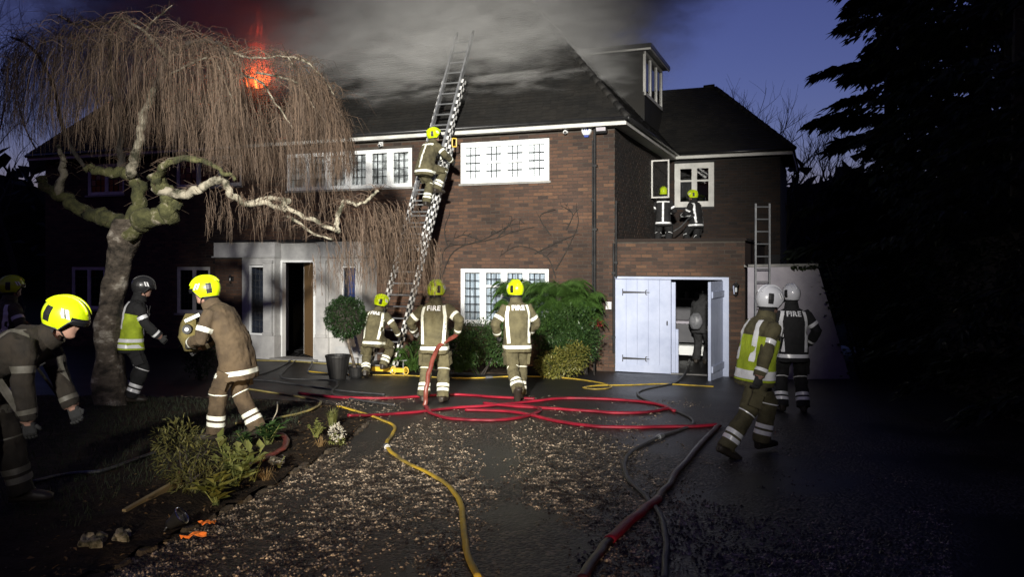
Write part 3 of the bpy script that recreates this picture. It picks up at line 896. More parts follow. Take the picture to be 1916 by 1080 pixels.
# ---- garage: flat roof, parapet coping, doors, interior
mb = MB()
mb.bb(0.01, GXR - .01, 0.12, WING_Y - 0.01, GTOP - 0.32, GTOP - 0.2); mb.build('flat_roof', M['gutter'], house)
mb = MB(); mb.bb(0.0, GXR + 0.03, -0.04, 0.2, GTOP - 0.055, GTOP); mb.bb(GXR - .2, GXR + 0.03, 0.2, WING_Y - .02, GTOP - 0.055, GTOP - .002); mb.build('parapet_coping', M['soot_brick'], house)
mb = MB()
mb.add([(GXR, 0, -.15), (GXR, WING_Y, -.15), (GXR, WING_Y, GTOP - .05), (GXR, 0, GTOP - .05)], [(0, 1, 2, 3)]); mb.build('garage_side_wall', M['brick'], house)
mb = MB(); room(mb, 0.05, GXR - .05, 0.16, 4.6, 0.0, GTOP - .35); mb.build('garage_interior', M['room_grey'], house)
gx0, gx1, gz0, gz1 = GD
mb = MB()
mb.bb(gx0 - .03, gx1 + .03, -0.015, 0.1, gz1, gz1 + 0.05); mb.bb(gx1 - 0.10, gx1 + .03, -0.012, 0.1, 0, gz1); mb.build('garage_door_frame', M['door_white'], house)
gm = hx(1256)
leaf = empty('garage_door'); leaf.parent = house; leaf['label'] = 'closed bluish lit white garage door leaf with long black strap hinges'
nb = 5
for i in range(nb):
    a = gx0 + (gm - gx0) * i / nb; b = gx0 + (gm - gx0) * (i + 1) / nb - 0.0025
    mb = MB(); mb.cham(a, b, -0.035, 0.015, 0.03, gz1 - 0.01, 0.003); mb.build('board', M['door_white'], leaf)
mb = MB(); mb.bb(gx0 + .002, gm - .004, -0.045, -0.036, 0.035, 0.20); mb.build('kick_board', M['door_white'], leaf)
def strap(z):
    mb = MB(); x0_ = hx(1166); x1_ = hx(1215)
    mb.bb(x0_ - 0.008, x0_ + 0.008, -0.052, -0.037, z - 0.07, z + 0.07)
    mb.add([(x0_, -0.05, z - 0.022), (x1_ - 0.06, -0.05, z - 0.012), (x1_ - 0.06, -0.05, z + 0.012), (x0_, -0.05, z + 0.022),
            (x0_, -0.037, z - 0.022), (x1_ - 0.06, -0.037, z - 0.012), (x1_ - 0.06, -0.037, z + 0.012), (x0_, -0.037, z + 0.022)], [(0, 1, 2, 3), (0, 4, 5, 1), (3, 2, 6, 7), (1, 5, 6, 2)])
    for dz in (-0.045, 0, 0.045):
        mb.add([(x1_ - 0.07, -0.051, z + dz * .4 - 0.008), (x1_ - .01 - abs(dz), -0.051, z + dz - 0.010), (x1_ + 0.025 - abs(dz), -0.051, z + dz), (x1_ - .01 - abs(dz), -0.051, z + dz + 0.010), (x1_ - 0.07, -0.051, z + dz * .4 + 0.008)], [(0, 1, 2, 3, 4)])
    mb.bb(x1_ - .075, x1_ - .06, -.052, -.037, z - .045, z + .045)
    mb.build('strap_hinge', M['black_iron'], leaf)
strap(hl(1190, 547)[1]); strap(hl(1190, 671)[1])
mb = MB(); lx, lz = hl(1249, 605); mb.bb(lx - .012, lx + .012, -0.05, -.036, lz - .045, lz + .045); mb.tube([(lx, -.052, lz - .02), (lx, -.085, lz - .02), (lx, -.085, lz + .03)], 0.008, 6); mb.build('latch', M['black_iron'], leaf)
# open leaf, swung out to the right
ol = empty('garage_door', (gx1 - .11, -0.03, 0.03), RAD(-97)); ol.parent = house; ol['label'] = 'open garage door leaf seen nearly edge on'
for i in range(nb):
    a = 0.01 + 0.97 * i / nb
    mb = MB(); mb.cham(a, a + 0.97 / nb - .003, -0.025, 0.03, 0, gz1 - .05, 0.003); mb.build('board', M['door_white'], ol)
for z in (0.25, gz1 - .3):
    mb = MB(); mb.bb(0.02, 0.93, 0.032, 0.06, z - .06, z + .06); mb.build('ledge', M['door_white'], ol)
mb = MB(); mb.bb(.86, .9, -.06, -.026, .95, 1.08); mb.tube([(.88, -.06, 1.0), (.88, -.1, 1.0), (.80, -.1, 1.0)], .009, 6); mb.build('handle', M['black_iron'], ol)
# white lining boards and a plinth just inside the opening
mb = MB(); mb.bb(gm + .004, gm + 0.085, 0.005, 0.06, 0.05, gz1 - 0.06); mb.bb(gm + .086, gm + .14, .03, .07, .05, gz1 * .48); mb.build('jamb_board', M['door_white'], house)
mb = MB(); mb.bb(gm - .02, gx1 - .12, -0.02, 0.12, -0.02, 0.04); mb.build('threshold', M['soot_stone'], house)

# ---- rainwater pipes
def pipe(px, py0, py1, name='downpipe', y=-0.07, r=0.033, xo=0):
    x, zt = hl(px, py0, y); zb = hl(px, py1, y)[1]
    mb = MB(); mb.tube([(x + xo, y, max(zb, -.05)), (x + xo, y, zt)], r, 10)
    z = max(zb, 0) + 0.3
    while z < zt:
        mb.bb(x + xo - r * 1.5, x + xo + r * 1.5, y - r * 1.15, y + r * 1.8, z, z + 0.045); z += 1.35
    return mb.build(name, M['gutter'], house, smooth=False)
pipe(1113, 236, 705); pipe(1109, 262, 640, r=0.018, y=-0.05)
pipe(1153, 375, 520, y=-.06, r=.022); pipe(1150, 455, 660, y=-.055, r=.026, xo=-.02)

# ---- porch: stone bays either side of a deep doorway
porch = empty('porch'); porch.parent = house
YB, YD, YR = -0.82, -0.58, -0.72
pz_top = hl(450, 453, YB)[1]; pz_cor = hl(450, 482, YB)[1]
px0, px1 = hx(400, YB), hx(514, YB)
qx0, qx1 = hx(591, YR), hx(676, YR)
mb = MB()
mb.bb(px0 - .06, px1 + .03, YB - .06, 0.0, pz_top, pz_top + .05); mb.bb(px1 + .03, qx1 + .06, YR - .06, 0.0, pz_top - .002, pz_top + .048)
mb.build('porch_roof', M['gutter'], porch)
mb = MB()
mb.bb(px0, px1, YB, -0.05, pz_cor + .03, pz_top - .003); mb.bb(px0 - .04, px1 + .02, YB - .04, -0.05, pz_cor, pz_cor + .028)
mb.bb(px1 + .002, qx0, YD, -0.05, pz_cor, pz_top - .004); mb.bb(qx0 + .002, qx1, YR, -0.05, pz_cor + .03, pz_top - .004); mb.bb(qx0 - .02, qx1 + .03, YR - .035, -.05, pz_cor, pz_cor + .028)
mb.build('entablature', M['stone'], porch)
bx = hx(452, YB)
mb = MB(); bm2 = MB()
mb.bb(px0 + .02, bx, YB + .03, -0.02, 0, pz_cor - .002)
mb.build('porch_brick_pier', M['mortar'], porch)
for (a, b, c, d) in brick_rows(px0 + .02, bx, 0.0, pz_cor - .02, []):
    brick_verts(bm2, a, b, c, d, lambda a_, o_, z_: (a_, YB + .03 - o_, z_), rsb)
tag(bm2.build('brickwork', M['brick'], porch), kind='stuff')
base_z = hl(500, 628, YB)[1]
mb = MB()
sx0, sx1 = hx(465, YB), hx(492, YB)
mb.bb(bx + .002, sx0, YB + .015, -.02, base_z, pz_cor - .003); mb.bb(sx1, px1 - .01, YB + .005, YD + .009, base_z, pz_cor - .003)
mb.bb(sx0, sx1, YB + .016, -.02, hl(480, 496, YB)[1], pz_cor - .003)
mb.bb(bx - .02, px1 + .02, YB - .04, YD + .008, 0.0, base_z - .002)
mb.bb(sx1 + .02, px1 - .03, YB - .02, YB, base_z, base_z + .06); mb.bb(sx1 + .02, px1 - .03, YB - .012, YB, pz_cor - .12, pz_cor - .06)
mb.build('porch_pier', M['stone'], porch)
dx0, dx1 = hx(529, YD), hx(587, YD); dzt = hl(550, 491, YD)[1]
mb = MB()
mb.bb(min(px1 - .1, dx0 - .12), dx0 - .05, YD + .01, YD + .12, 0, pz_cor - .003); mb.bb(dx1 + .05, qx0 - .002, YD + .01, YD + .12, 0, pz_cor - .003)
mb.bb(dx0 - .05, dx1 + .05, YD + .012, YD + .12, dzt + .05, pz_cor - .003)
mb.build('door_surround', M['stone'], porch)
mb = MB()
mb.bb(dx0 - .05, dx0, YD - .02, YD + .12, 0.05, dzt); mb.bb(dx1, dx1 + .05, YD - .02, YD + .12, 0.05, dzt); mb.bb(dx0 - .05, dx1 + .05, YD - .02, YD + .12, dzt, dzt + .05)
mb.build('door_frame', M['white'], porch)
rb_z = hl(600, 632, YR)[1]
mb = MB()
ex = hx(613, YR); rs0, rs1 = hx(636, YR), hx(663, YR)
mb.bb(qx0, ex, YR + .0, -.02, rb_z, pz_cor - .003); mb.bb(ex + .002, rs0, YR + .05, -.02, rb_z, pz_cor - .003); mb.bb(rs1, qx1 - .01, YR + .05, -.02, rb_z, pz_cor - .003)
mb.bb(rs0, rs1, YR + .052, -.02, hl(650, 497, YR)[1], pz_cor - .004); mb.bb(rs0, rs1, YR + .052, -.02, rb_z, rb_z + .12)
mb.bb(qx0 - .03, ex + .04, YR - .05, -.02, 0, rb_z - .002); mb.bb(ex + .042, qx1, YR + .02, -.02, 0, rb_z - .003)
mb.bb(qx0 + .01, ex - .01, YR - .02, YR - .001, rb_z, rb_z + .07)
mb.build('porch_pier', M['stone'], porch)
# pilasters with plinth and cap mouldings
for (a_, b_, y_, z0_) in ((sx1 + .05, px1 - .05, YB, base_z), (qx0 + .04, ex - .03, YR, rb_z)):
    mb = MB()
    mb.bb(a_, b_, y_ - .055, y_ - .022, z0_ + .075, pz_cor - .13)
    mb.bb(a_ - .02, b_ + .02, y_ - .075, y_ - .021, z0_ + .003, z0_ + .074)
    mb.bb(a_ - .02, b_ + .02, y_ - .075, y_ - .021, pz_cor - .128, pz_cor - .07)
    mb.build('pilaster', M['stone'], porch)
# door leaf swung inwards
dl_ = empty('front_door', (dx1 - .01, YD + .10, 0.06), RAD(143)); dl_.parent = porch
mb = MB(); mb.bb(0, 0.82, -0.025, 0.025, 0, dzt - .08); mb.build('leaf', M['oak'], dl_)
mb = MB(); mb.bb(.821, .835, -.027, .027, 0, dzt - .08); mb.build('leaf_edge', M['white'], dl_)
for zz in (.15, .8, 1.35):
    mb = MB(); mb.cham(.1, .38, -.036, -.026, zz, zz + .45, .008); mb.cham(.45, .72, -.036, -.026, zz, zz + .45, .008); mb.build('panel', M['oak'], dl_)
mb = MB(); mb.tube([(.76, -.03, .95), (.76, -.08, .95), (.70, -.085, .95)], .014, 8); mb.build('handle', M['black_iron'], dl_)
mb = MB(); mb.bb(dx0 - .74, dx0 - .56, YD + .95, YD + .99, 0.06, dzt - .02); mb.build('hall_cupboard', M['render_wall'], porch)
mb = MB(); mb.bb(dx0 - .12, qx0 + .1, YD - .35, YD + .12, -.12, 0.05); mb.build('door_step', M['soot_stone'], porch)
def sidelight(x0, x1, z0, z1, y, back):
    mb = MB(); f = .04
    for q in ((x0, x1, z0, z0 + f), (x0, x1, z1 - f, z1), (x0, x0 + f, z0 + f, z1 - f), (x1 - f * .4, x1, z0 + f, z1 - f)):
        mb.bb(q[0], q[1], y, y + .06, q[2], q[3])
    w = mb.build('sidelight', M['white'], porch)
    la = MB(); c, r = 3, 10
    for i in range(c):
        for j in range(r):
            a0, a1 = x0 + f + (x1 - x0 - f * 1.4) * i / c, x0 + f + (x1 - x0 - f * 1.4) * (i + 1) / c
            c0, c1 = z0 + f + (z1 - z0 - 2 * f) * j / r, z0 + f + (z1 - z0 - 2 * f) * (j + 1) / r
            pm = MB(); ti = rsb.uniform(-.002, .002); pm.add([(a0, y + .035 - ti, c0), (a1, y + .035 + ti, c0), (a1, y + .035 + ti, c1), (a0, y + .035 - ti, c1)], [(0, 1, 2, 3)]); pm.build('pane', M['dark_glass'], w)
            if j: la.bb(a0, a1, y + .028, y + .031, c0 - .004, c0 + .004)
            if i and j == 0: la.bb(a0 - .004, a0 + .004, y + .025, y + .0275, z0 + f, z1 - f)
    la.build('lead_lattice', M['hose_grey'], w)
    if back is not None:
        bk = MB(); bk.bb(x0 + (x1 - x0) * .35, x1, y + .09, y + .1, z0 + (z1 - z0) * .3, z1); bk.build('curtain', back, w)  # added panel behind the pane, its colour paints the reflection
M['blue_reflection'] = mk('blue_pane_reflection', (0.20, 0.33, 0.75), 0.7, col2=(0.33, 0.46, 0.85), nscale=3)  # blue reflection of the sidelight painted as a surface colour
sidelight(sx0, sx1, base_z, hl(480, 497, YB)[1], YB + .03, None)
sidelight(rs0, rs1, rb_z + .12, hl(650, 498, YR)[1], YR + .065, M['blue_reflection'])
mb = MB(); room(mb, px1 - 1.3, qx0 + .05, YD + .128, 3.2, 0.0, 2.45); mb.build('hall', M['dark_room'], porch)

# ---- small things fixed to the walls
def camera_dome(px, py, label):
    x, z = hl(px, py, -.08)
    e = empty('security_camera', hw(x, 0, z), HANG); tag(e, label, 'camera', 'security cameras under the eaves')
    mb = MB(); mb.bb(-.05, .05, -.05, -.008, -.06, .08); mb.build('bracket', M['plastic_white'], e)
    mb = MB(); mb.tube([(0.0, -.05, -.02), (.03, -.16, -.06)], .04, 10); mb.build('body', M['plastic_white'], e, smooth=True)
    mb = MB(); mb.tube([(.03, -.161, -.061), (.032, -.17, -.063)], .028, 10); mb.build('lens', M['gutter'], e)
camera_dome(1057, 243, 'white security camera under the eaves beside the alarm box')
camera_dome(711, 268, 'white security camera above the wide upper window')
x, z = hl(1097, 245, -.06)
e = empty('alarm_box', hw(x, 0, z), HANG); tag(e, 'white shield shaped alarm box with blue markings beside the downpipe', 'alarm')
prof = [(-.115, .10), (.115, .10), (.105, -.02), (.065, -.085), (-.065, -.085), (-.105, -.02)]
mb = MB(); mb.loft([[Vector((a * k, y, b * k)) for a, b in prof] for y, k in ((-.008, 1.0), (-.06, 1.0), (-.085, .86))]); mb.build('cover', M['plastic_white'], e)
mb = MB(); mb.loft([[Vector((a, y, b)) for a, b in ((-.06, -.087), (.06, -.087), (.035, -.13), (-.035, -.13))] for y in (-.01, -.065)]); mb.build('strobe', M['blue_mark'], e)
mb = MB()
for a0, a1, b0, b1 in ((-.055, .055, .055, .062), (-.06, -.045, .012, .045), (-.02, .0, .012, .045), (.02, .055, .012, .045), (-.06, .06, -.005, .002), (-.04, .04, -.03, -.022)):
    mb.bb(a0, a1, -.089, -.0855, b0, b1)
mb.build('printed_mark', M['blue_mark'], e)
x, z = hl(1126, 240, -.1)
e = empty('wall_floodlight', hw(x, 0, z), HANG); tag(e, 'unlit dark floodlight on the corner under the eaves', 'floodlight')
mb = MB(); mb.box((0, -.14, 0), (.24, .10, .2), Matrix.Rotation(RAD(20), 3, 'X')); mb.build('housing', M['gutter'], e)
mb = MB(); mb.box((0, -.195, .01), (.2, .006, .15), Matrix.Rotation(RAD(20), 3, 'X')); mb.build('lens', M['render_wall'], e)
mb = MB(); mb.bb(-.02, .02, -.1, -.008, -.08, .05); mb.build('bracket', M['gutter'], e)
def lantern(x, y, z, label, w=.09, h=.24):
    e = empty('wall_lantern', hw(x, y, z), HANG); tag(e, label, 'lantern')
    mb = MB(); mb.lathe([(.02, h * .5), (w * .3, h * .42), (w * .75, h * .28), (w * .7, h * .25)], (0, -.1, 0), 6); mb.build('cap', M['black_iron'], e)
    mb = MB(); mb.lathe([(w * .62, h * .24), (w * .45, -h * .35)], (0, -.1, 0), 6); mb.build('glass_body', M['glass'], e)
    mb = MB(); mb.lathe([(w * .2, h * .1), (w * .22, -h * .2)], (0, -.1, 0), 8); mb.build('bulb', M['plastic_white'], e)
    mb = MB(); mb.lathe([(w * .5, -h * .35), (w * .3, -h * .42), (.01, -h * .5)], (0, -.1, 0), 6); mb.tube([(0, -.008, .0), (0, -.05, -.02), (0, -.1, h * .25)], .01, 6); mb.bb(-.03, .03, -.02, -.008, -.06, .06); mb.build('bracket', M['black_iron'], e)
lx, lz = hl(1378, 541, 0); lantern(lx, 0, lz, 'dark glass wall lantern on the brick beside the open garage leaf', .10, .28)
lx, lz = hl(434, 522, YB); lantern(lx, YB + .03, lz, 'small bright wall lantern on the brick pier of the porch', .06, .2)
x, z = hl(1139, 572, -.03)
e = empty('meter_box', hw(x, 0, z), HANG); tag(e, 'small white meter box on the brick left of the garage door', 'meter box')
mb = MB(); mb.cham(-.06, .06, -.06, -.008, -.08, .08, .008); mb.build('cover', M['plastic_white'], e); mb = MB(); mb.bb(-.045, .045, -.0625, -.0605, -.06, .06); mb.build('lid', M['fascia'], e)

# ---- rendered wall running off to the right of the garage, with a raking end
rw = MB()
Yw = 15.6
q = [at(1399, 500, Yw), at(1530, 498, Yw), at(1592, 716, Yw), at(1399, 716, Yw)]
gzb = gz(0, Yw) - .05
q[2].z = gzb; q[3].z = gzb
th = Vector((.06, .22, 0))
rw.add(q + [p + th for p in q], [(0, 3, 2, 1), (4, 5, 6, 7), (0, 1, 5, 4), (1, 2, 6, 5), (3, 0, 4, 7)])
rwall = rw.build('garden_wall', M['render_wall'])
tag(rwall, 'grey rendered garden wall with raking end right of the garage', 'wall')
cp = MB(); cp.add([q[0] + Vector((0, -.03, .0)), q[1] + Vector((.0, -.03, .0)), q[1] + Vector((.03, .25, 0)), q[0] + Vector((0, .25, 0)),
                   q[0] + Vector((0, -.03, .05)), q[1] + Vector((.0, -.03, .05)), q[1] + Vector((.03, .25, .05)), q[0] + Vector((0, .25, .05))],
                  [(0, 1, 5, 4), (4, 5, 6, 7), (1, 2, 6, 5), (2, 3, 7, 6), (0, 3, 2, 1)])
cp.build('coping', M['soot_stone'], rwall)

# ivy tumbling over the raking end of that wall
iv = empty('ivy_mass', Vector((q[2].x + .25, q[2].y, gzb))); tag(iv, 'dark ivy tumbling over the raking end of the grey garden wall', 'ivy')
def ivy_leaves():
    rs = random.Random(17); mb = MB(); o = Vector(iv.location)
    for k in range(4200):
        t = rs.random(); e0 = q[1].lerp(q[2], t)
        p = e0 + Vector((rs.gauss(.62, .26), rs.uniform(-.22, .25), rs.gauss(0, .10))) - o
        if rs.random() < .05: p = q[0].lerp(q[1], rs.uniform(.6, 1)) + Vector((0, rs.uniform(-.06, .2), abs(rs.gauss(0, .06)) - .05)) - o
        if p.z < 0: continue
        d = Vector((rs.uniform(-1, 1), -1, rs.uniform(-1.2, .3))).normalized(); up = Vector((0, 0, 1)); sd = d.cross(up).normalized(); L = rs.uniform(.05, .11); n_ = sd.cross(d)
        mb.add([p, p + d * L * .45 + sd * L * .4 + n_ * .01, p + d * L, p + d * L * .45 - sd * L * .4 + n_ * .01], [(0, 1, 2), (0, 2, 3)])
    mb.build('foliage', M['leaf_dark'], iv)
    st = MB()
    for k in range(6):
        a = q[2] - o + Vector((.2 + .1 * k, .05, 0)); st.tube([a, q[2].lerp(q[1], .5) - o + Vector((.25 + .08 * k, .05, 0)), q[1] - o + Vector((.2 + .1 * k, .05, .05))], [.03, .02, .01], 5)
    st.build('stem', M['dark_bark'], iv)
ivy_leaves()
# ------------------------------------------------------------------ weeping birch
birch = empty('weeping_birch', (at(212, 700, 11.2).x, 11.2, bed_z(at(212, 700, 11.2).x, 11.2) - .02))
tag(birch, 'old weeping birch with gnarled pale trunk and curtains of bare twigs', 'tree')
BI = Vector(birch.location)
def P3(lst): return [at(*q) - BI for q in lst]
rs_t = random.Random(21)
LIMBS = []
def rdir_(rs):
    z = rs.uniform(-1, 1); a = rs.uniform(0, 6.283); r = math.sqrt(1 - z * z)
    return Vector((r * math.cos(a), r * math.sin(a), z))
def limb(name, lst, r0, r1, mat, n=12, gnarl=0.2, per=9):
    pts = smooth_path(P3(lst), per); k = len(pts)
    radii = []
    for i in range(k):
        t = i / (k - 1)
        r = r0 + (r1 - r0) * t
        radii.append(r * (1 + gnarl * noise.noise((i * 0.33, r0 * 40, 2.0))))
    pts = [p + Vector((noise.noise((i * .25, 1, r0 * 9)), noise.noise((i * .25, 5, r0 * 9)), noise.noise((i * .25, 9, r0 * 9)))) * r0 * 0.6 * (0 if i == 0 else 1) for i, p in enumerate(pts)]
    mb = MB(); mb.tube(pts, radii, n, True, jitter=0.05)
    # knots and bark relief
    for i in range(len(mb.v)):
        v = Vector(mb.v[i]); k_ = radii[min(len(radii) - 1, i // n)]
        c_ = pts[min(len(pts) - 1, i // n)]; d_ = v - c_
        mb.v[i] = tuple(c_ + d_ * (1 + .30 * noise.noise(v * 7.0) + .16 * noise.noise(v * 19.0)))
    LIMBS.append(pts)
    return mb.build(name, mat, birch, smooth=True), pts
# trunk with burls
tp = smooth_path(P3([(214, 790, 11.2), (206, 700, 11.2), (203, 620, 11.2), (212, 545, 11.2), (222, 490, 11.2), (236, 440, 11.15), (246, 412, 11.1)]), 8)
mb = MB(); nseg = 30
rings = []
for i, p in enumerate(tp):
    t = i / (len(tp) - 1)
    r = 0.10 * (1 - t) ** 4 + 0.145 + 0.10 * max(0, (t - .45) / .55) ** 1.5
    ring = []
    for j in range(nseg):
        a = 2 * math.pi * j / nseg
        rr = r * (1 + 0.26 * noise.noise((math.cos(a) * 1.6, math.sin(a) * 1.6, p.z * 2.2)) + 0.22 * noise.noise((math.cos(a) * 3.0, math.sin(a) * 3.0, p.z * 4.5)) + .08 * noise.noise((math.cos(a) * 8, math.sin(a) * 8, p.z * 14)) + .1 * max(0, math.cos(3 * a + 1)) * (1 - t) ** 2)
        ring.append(p + Vector((math.cos(a) * rr, math.sin(a) * rr, 0)))
    rings.append(ring)
mb.loft(rings); mb.build('trunk', M['bark'], birch, smooth=True)
limb('limb', [(240, 432, 11.1), (275, 412, 10.9), (312, 403, 10.7), (318, 380, 10.6), (305, 352, 10.5), (293, 340, 10.45)], .135, .10, M['moss_bark'], gnarl=.35)
limb('limb', [(288, 350, 10.5), (325, 362, 10.45), (352, 362, 10.4), (378, 352, 10.35), (402, 338, 10.3), (424, 343, 10.25), (437, 366, 10.2), (462, 379, 10.2), (500, 381, 10.15), (532, 388, 10.1)], .070, .034, M['pale_bark'])
limb('limb', [(470, 379, 10.2), (505, 372, 10.15), (540, 375, 10.1), (530, 384, 10.1), (560, 402, 10.05), (600, 418, 10.0), (632, 432, 10.0)], .04, .022, M['pale_bark'])
limb('limb', [(632, 432, 10.0), (629, 415, 10.0), (640, 385, 10.0), (645, 376, 10.0), (664, 383, 9.95), (682, 378, 9.95), (700, 364, 9.9), (708, 355, 9.9)], .035, .014, M['pale_bark'])
limb('limb', [(538, 404, 10.1), (560, 418, 10.05), (588, 438, 10.0), (622, 448, 10.0)], .02, .012, M['pale_bark'])
limb('limb', [(236, 428, 11.15), (205, 412, 11.3), (160, 398, 11.4), (118, 372, 11.4), (88, 350, 11.4), (75, 336, 11.4)], .13, .05, M['moss_bark'])
limb('limb', [(106, 362, 11.4), (116, 322, 11.35), (118, 300, 11.3), (108, 272, 11.3)], .06, .035, M['pale_bark'])
limb('limb', [(246, 418, 11.2), (262, 372, 11.2), (250, 335, 11.2), (225, 322, 11.2), (190, 320, 11.15), (160, 316, 11.1)], .11, .045, M['moss_bark'])
limb('limb', [(243, 325, 11.1), (250, 300, 11.0), (262, 262, 10.9), (267, 225, 10.85), (280, 190, 10.9), (290, 165, 11.0)], .070, .045, M['pale_bark'])
limb('limb', [(289, 168, 11.0), (297, 145, 11.1), (315, 110, 11.3), (352, 82, 11.4), (393, 78, 11.3), (416, 86, 11.2), (424, 104, 11.1)], .045, .02, M['dark_bark'])
limb('limb', [(232, 330, 11.2), (222, 285, 11.3), (226, 262, 11.35), (215, 180, 11.4), (205, 90, 11.5), (222, 40, 11.5)], .06, .02, M['dark_bark'])
limb('limb', [(424, 104, 11.15), (438, 124, 11.05), (462, 142, 10.95), (492, 156, 10.85), (508, 182, 10.75), (532, 215, 10.65), (548, 240, 10.55)], 0.021, 0.008, M['pale_bark'])
limb('limb', [(416, 86, 11.25), (440, 100, 11.35), (468, 107, 11.35), (500, 108, 11.35), (524, 104, 11.30), (542, 110, 11.25), (549, 126, 11.25)], 0.022, 0.008, M['pale_bark'])
limb('limb', [(524, 104, 11.35), (552, 109, 11.35), (575, 116, 11.30), (592, 133, 11.25), (606, 148, 11.20), (620, 168, 11.15), (628, 185, 11.15), (640, 218, 11.10)], 0.021, 0.007, M['pale_bark'])
limb('limb', [(480, 135, 11.05), (515, 142, 10.95), (552, 152, 10.85), (570, 168, 10.80), (582, 192, 10.75), (600, 215, 10.70), (620, 240, 10.65)], 0.018, 0.007, M['pale_bark'])
limb('limb', [(315, 110, 11.45), (270, 60, 11.65), (225, 33, 11.75), (200, 42, 11.75), (172, 49, 11.75), (142, 44, 11.75), (110, 30, 11.75)], 0.028, 0.010, M['pale_bark'])
limb('limb', [(270, 60, 11.65), (290, 35, 11.65), (305, 24, 11.65), (322, 9, 11.65)], 0.014, 0.007, M['pale_bark'])
limb('limb', [(296, 150, 11.35), (340, 128, 10.95), (372, 112, 10.65), (400, 112, 10.45), (420, 150, 10.25), (440, 200, 10.15)], 0.017, 0.007, M['pale_bark'])
limb('limb', [(293, 340, 10.45), (300, 318, 10.3), (325, 300, 10.1), (380, 300, 9.9), (410, 318, 9.8), (440, 335, 9.7)], .06, .02, M['moss_bark'])
limb('limb', [(160, 316, 11.1), (120, 250, 11.2), (100, 160, 11.2), (60, 90, 11.3), (20, 70, 11.4)], .03, .012, M['dark_bark'])

def interp(tab, x):
    for (a, b), (c, d) in zip(tab[:-1], tab[1:]):
        if a <= x <= c: return b + (d - b) * (x - a) / (c - a)
    return tab[0][1] if x < tab[0][0] else tab[-1][1]
TOPT = [(0, 78), (60, 58), (120, 42), (230, 34), (330, 52), (400, 76), (470, 104), (540, 108), (585, 122), (612, 150), (632, 190), (650, 240), (660, 290)]
BOTT = [(0, 285), (90, 285), (150, 285), (220, 300), (300, 305), (350, 315), (420, 335), (470, 355), (540, 380), (600, 368), (640, 335), (660, 330)]
tw = MB()
def strand(p, length, sway, out, r=0.0042, seg=7):
    q = p.copy(); pts = [q.copy()]
    d = Vector((out.x, out.y, random.uniform(-0.1, .5)))
    for k in range(seg):
        d = d * 0.55 + Vector((rs_t.uniform(-1, 1) * sway, rs_t.uniform(-1, 1) * sway, -1)) * 0.62
        d.normalize()
        q = q + d * (length / seg)
        pts.append(q.copy())
    tw.tube(pts, [r * (1 - 0.65 * i / seg) for i in range(seg + 1)], 3, False)
    return pts
cen = at(310, 200, 11.0)
def spray(px, py, Y, lpx, r=0.0028):
    p = at(px, py, Y) - BI
    L = lpx * Y / FPX
    o = (at(px, py, Y) - cen); o.z = 0
    o = o.normalized() * rs_t.uniform(.2, .9) if o.length > .01 else Vector((0, 0, 0))
    pts = strand(p, L, .26, o, r)
    for i in range(1, 5):
        if rs_t.random() < .7:
            strand(pts[i], L * rs_t.uniform(.2, .5), .34, Vector((rs_t.uniform(-1, 1), rs_t.uniform(-1, 1), 0)) * .8, r * .75, 4)
for i in range(2900):
    px = rs_t.uniform(5, 655)
    if rs_t.random() < .35: px = rs_t.uniform(380, 652)
    Y = rs_t.gauss(10.9, 0.85); Y = min(12.9, max(9.0, Y))
    top, bot = interp(TOPT, px), interp(BOTT, px)
    top += 26 * abs(Y - 10.9) ** 2 / 2
    py = top + (bot - top) * rs_t.random() ** 1.7 * 0.72
    if px > 500 and py > 190 and rs_t.random() < .45: continue
    if 448 < px < 536 and py < 178 and (Y < 10.9 or rs_t.random() < .9): continue
    L = min(rs_t.uniform(55, 190), (bot - py) * rs_t.uniform(.75, 1.2))
    if L < 18: continue
    spray(px, py, Y, L)
for i in range(900):      # fine shoots standing over the top of the crown
    px = rs_t.uniform(5, 640); Y = rs_t.gauss(10.9, .7)
    p = at(px, interp(TOPT, px) + rs_t.uniform(-6, 60), Y) - BI
    a = rs_t.uniform(0, 6.283); d = Vector((math.cos(a), math.sin(a), 0)); L = rs_t.uniform(.2, .55)
    tw.tube([p, p + d * L * .35 + Vector((0, 0, L * .22)), p + d * L * .75 + Vector((0, 0, L * .12)), p + d * L + Vector((0, 0, -L * .3))], [.0032, .0028, .0022, .0012], 3, False)
for pts in LIMBS:         # small forked shoots all along the limbs
    for p in pts[4:]:
        for _ in range(2):
            if rs_t.random() < .6:
                d = rdir_(rs_t); d.z = abs(d.z) * .6; L = rs_t.uniform(.08, .3)
                q = p + d * L * .5 + Vector((0, 0, .02)); tw.tube([p, q, p + d * L + Vector((0, 0, -.25 * L))], [.005, .0035, .0015], 3, False)
                e_ = q + rdir_(rs_t) * L * .4; tw.tube([q, e_], [.003, .0012], 3, False)
# twigs under the low right-hand limb, hanging in front of the ladder foot
for i in range(420):
    px = min(812, max(585, rs_t.gauss(712, 55)))
    py = 376 + ((px - 705) / 75) ** 2 * 34 + rs_t.random() ** 1.2 * 110
    spray(px, py, rs_t.uniform(9.4, 10.5), min(rs_t.uniform(40, 120), 555 - py), .0034)
for i in range(150):
    px = rs_t.uniform(380, 660); spray(px, rs_t.uniform(345, 405), rs_t.uniform(9.8, 10.4), rs_t.uniform(25, 75), .0030)
for i in range(60):
    px = rs_t.uniform(690, 780); spray(px, rs_t.uniform(372, 410), rs_t.uniform(9.6, 10.2), rs_t.uniform(60, 150), .003)
tag(tw.build('twigs', M['twig'], birch), kind='stuff')

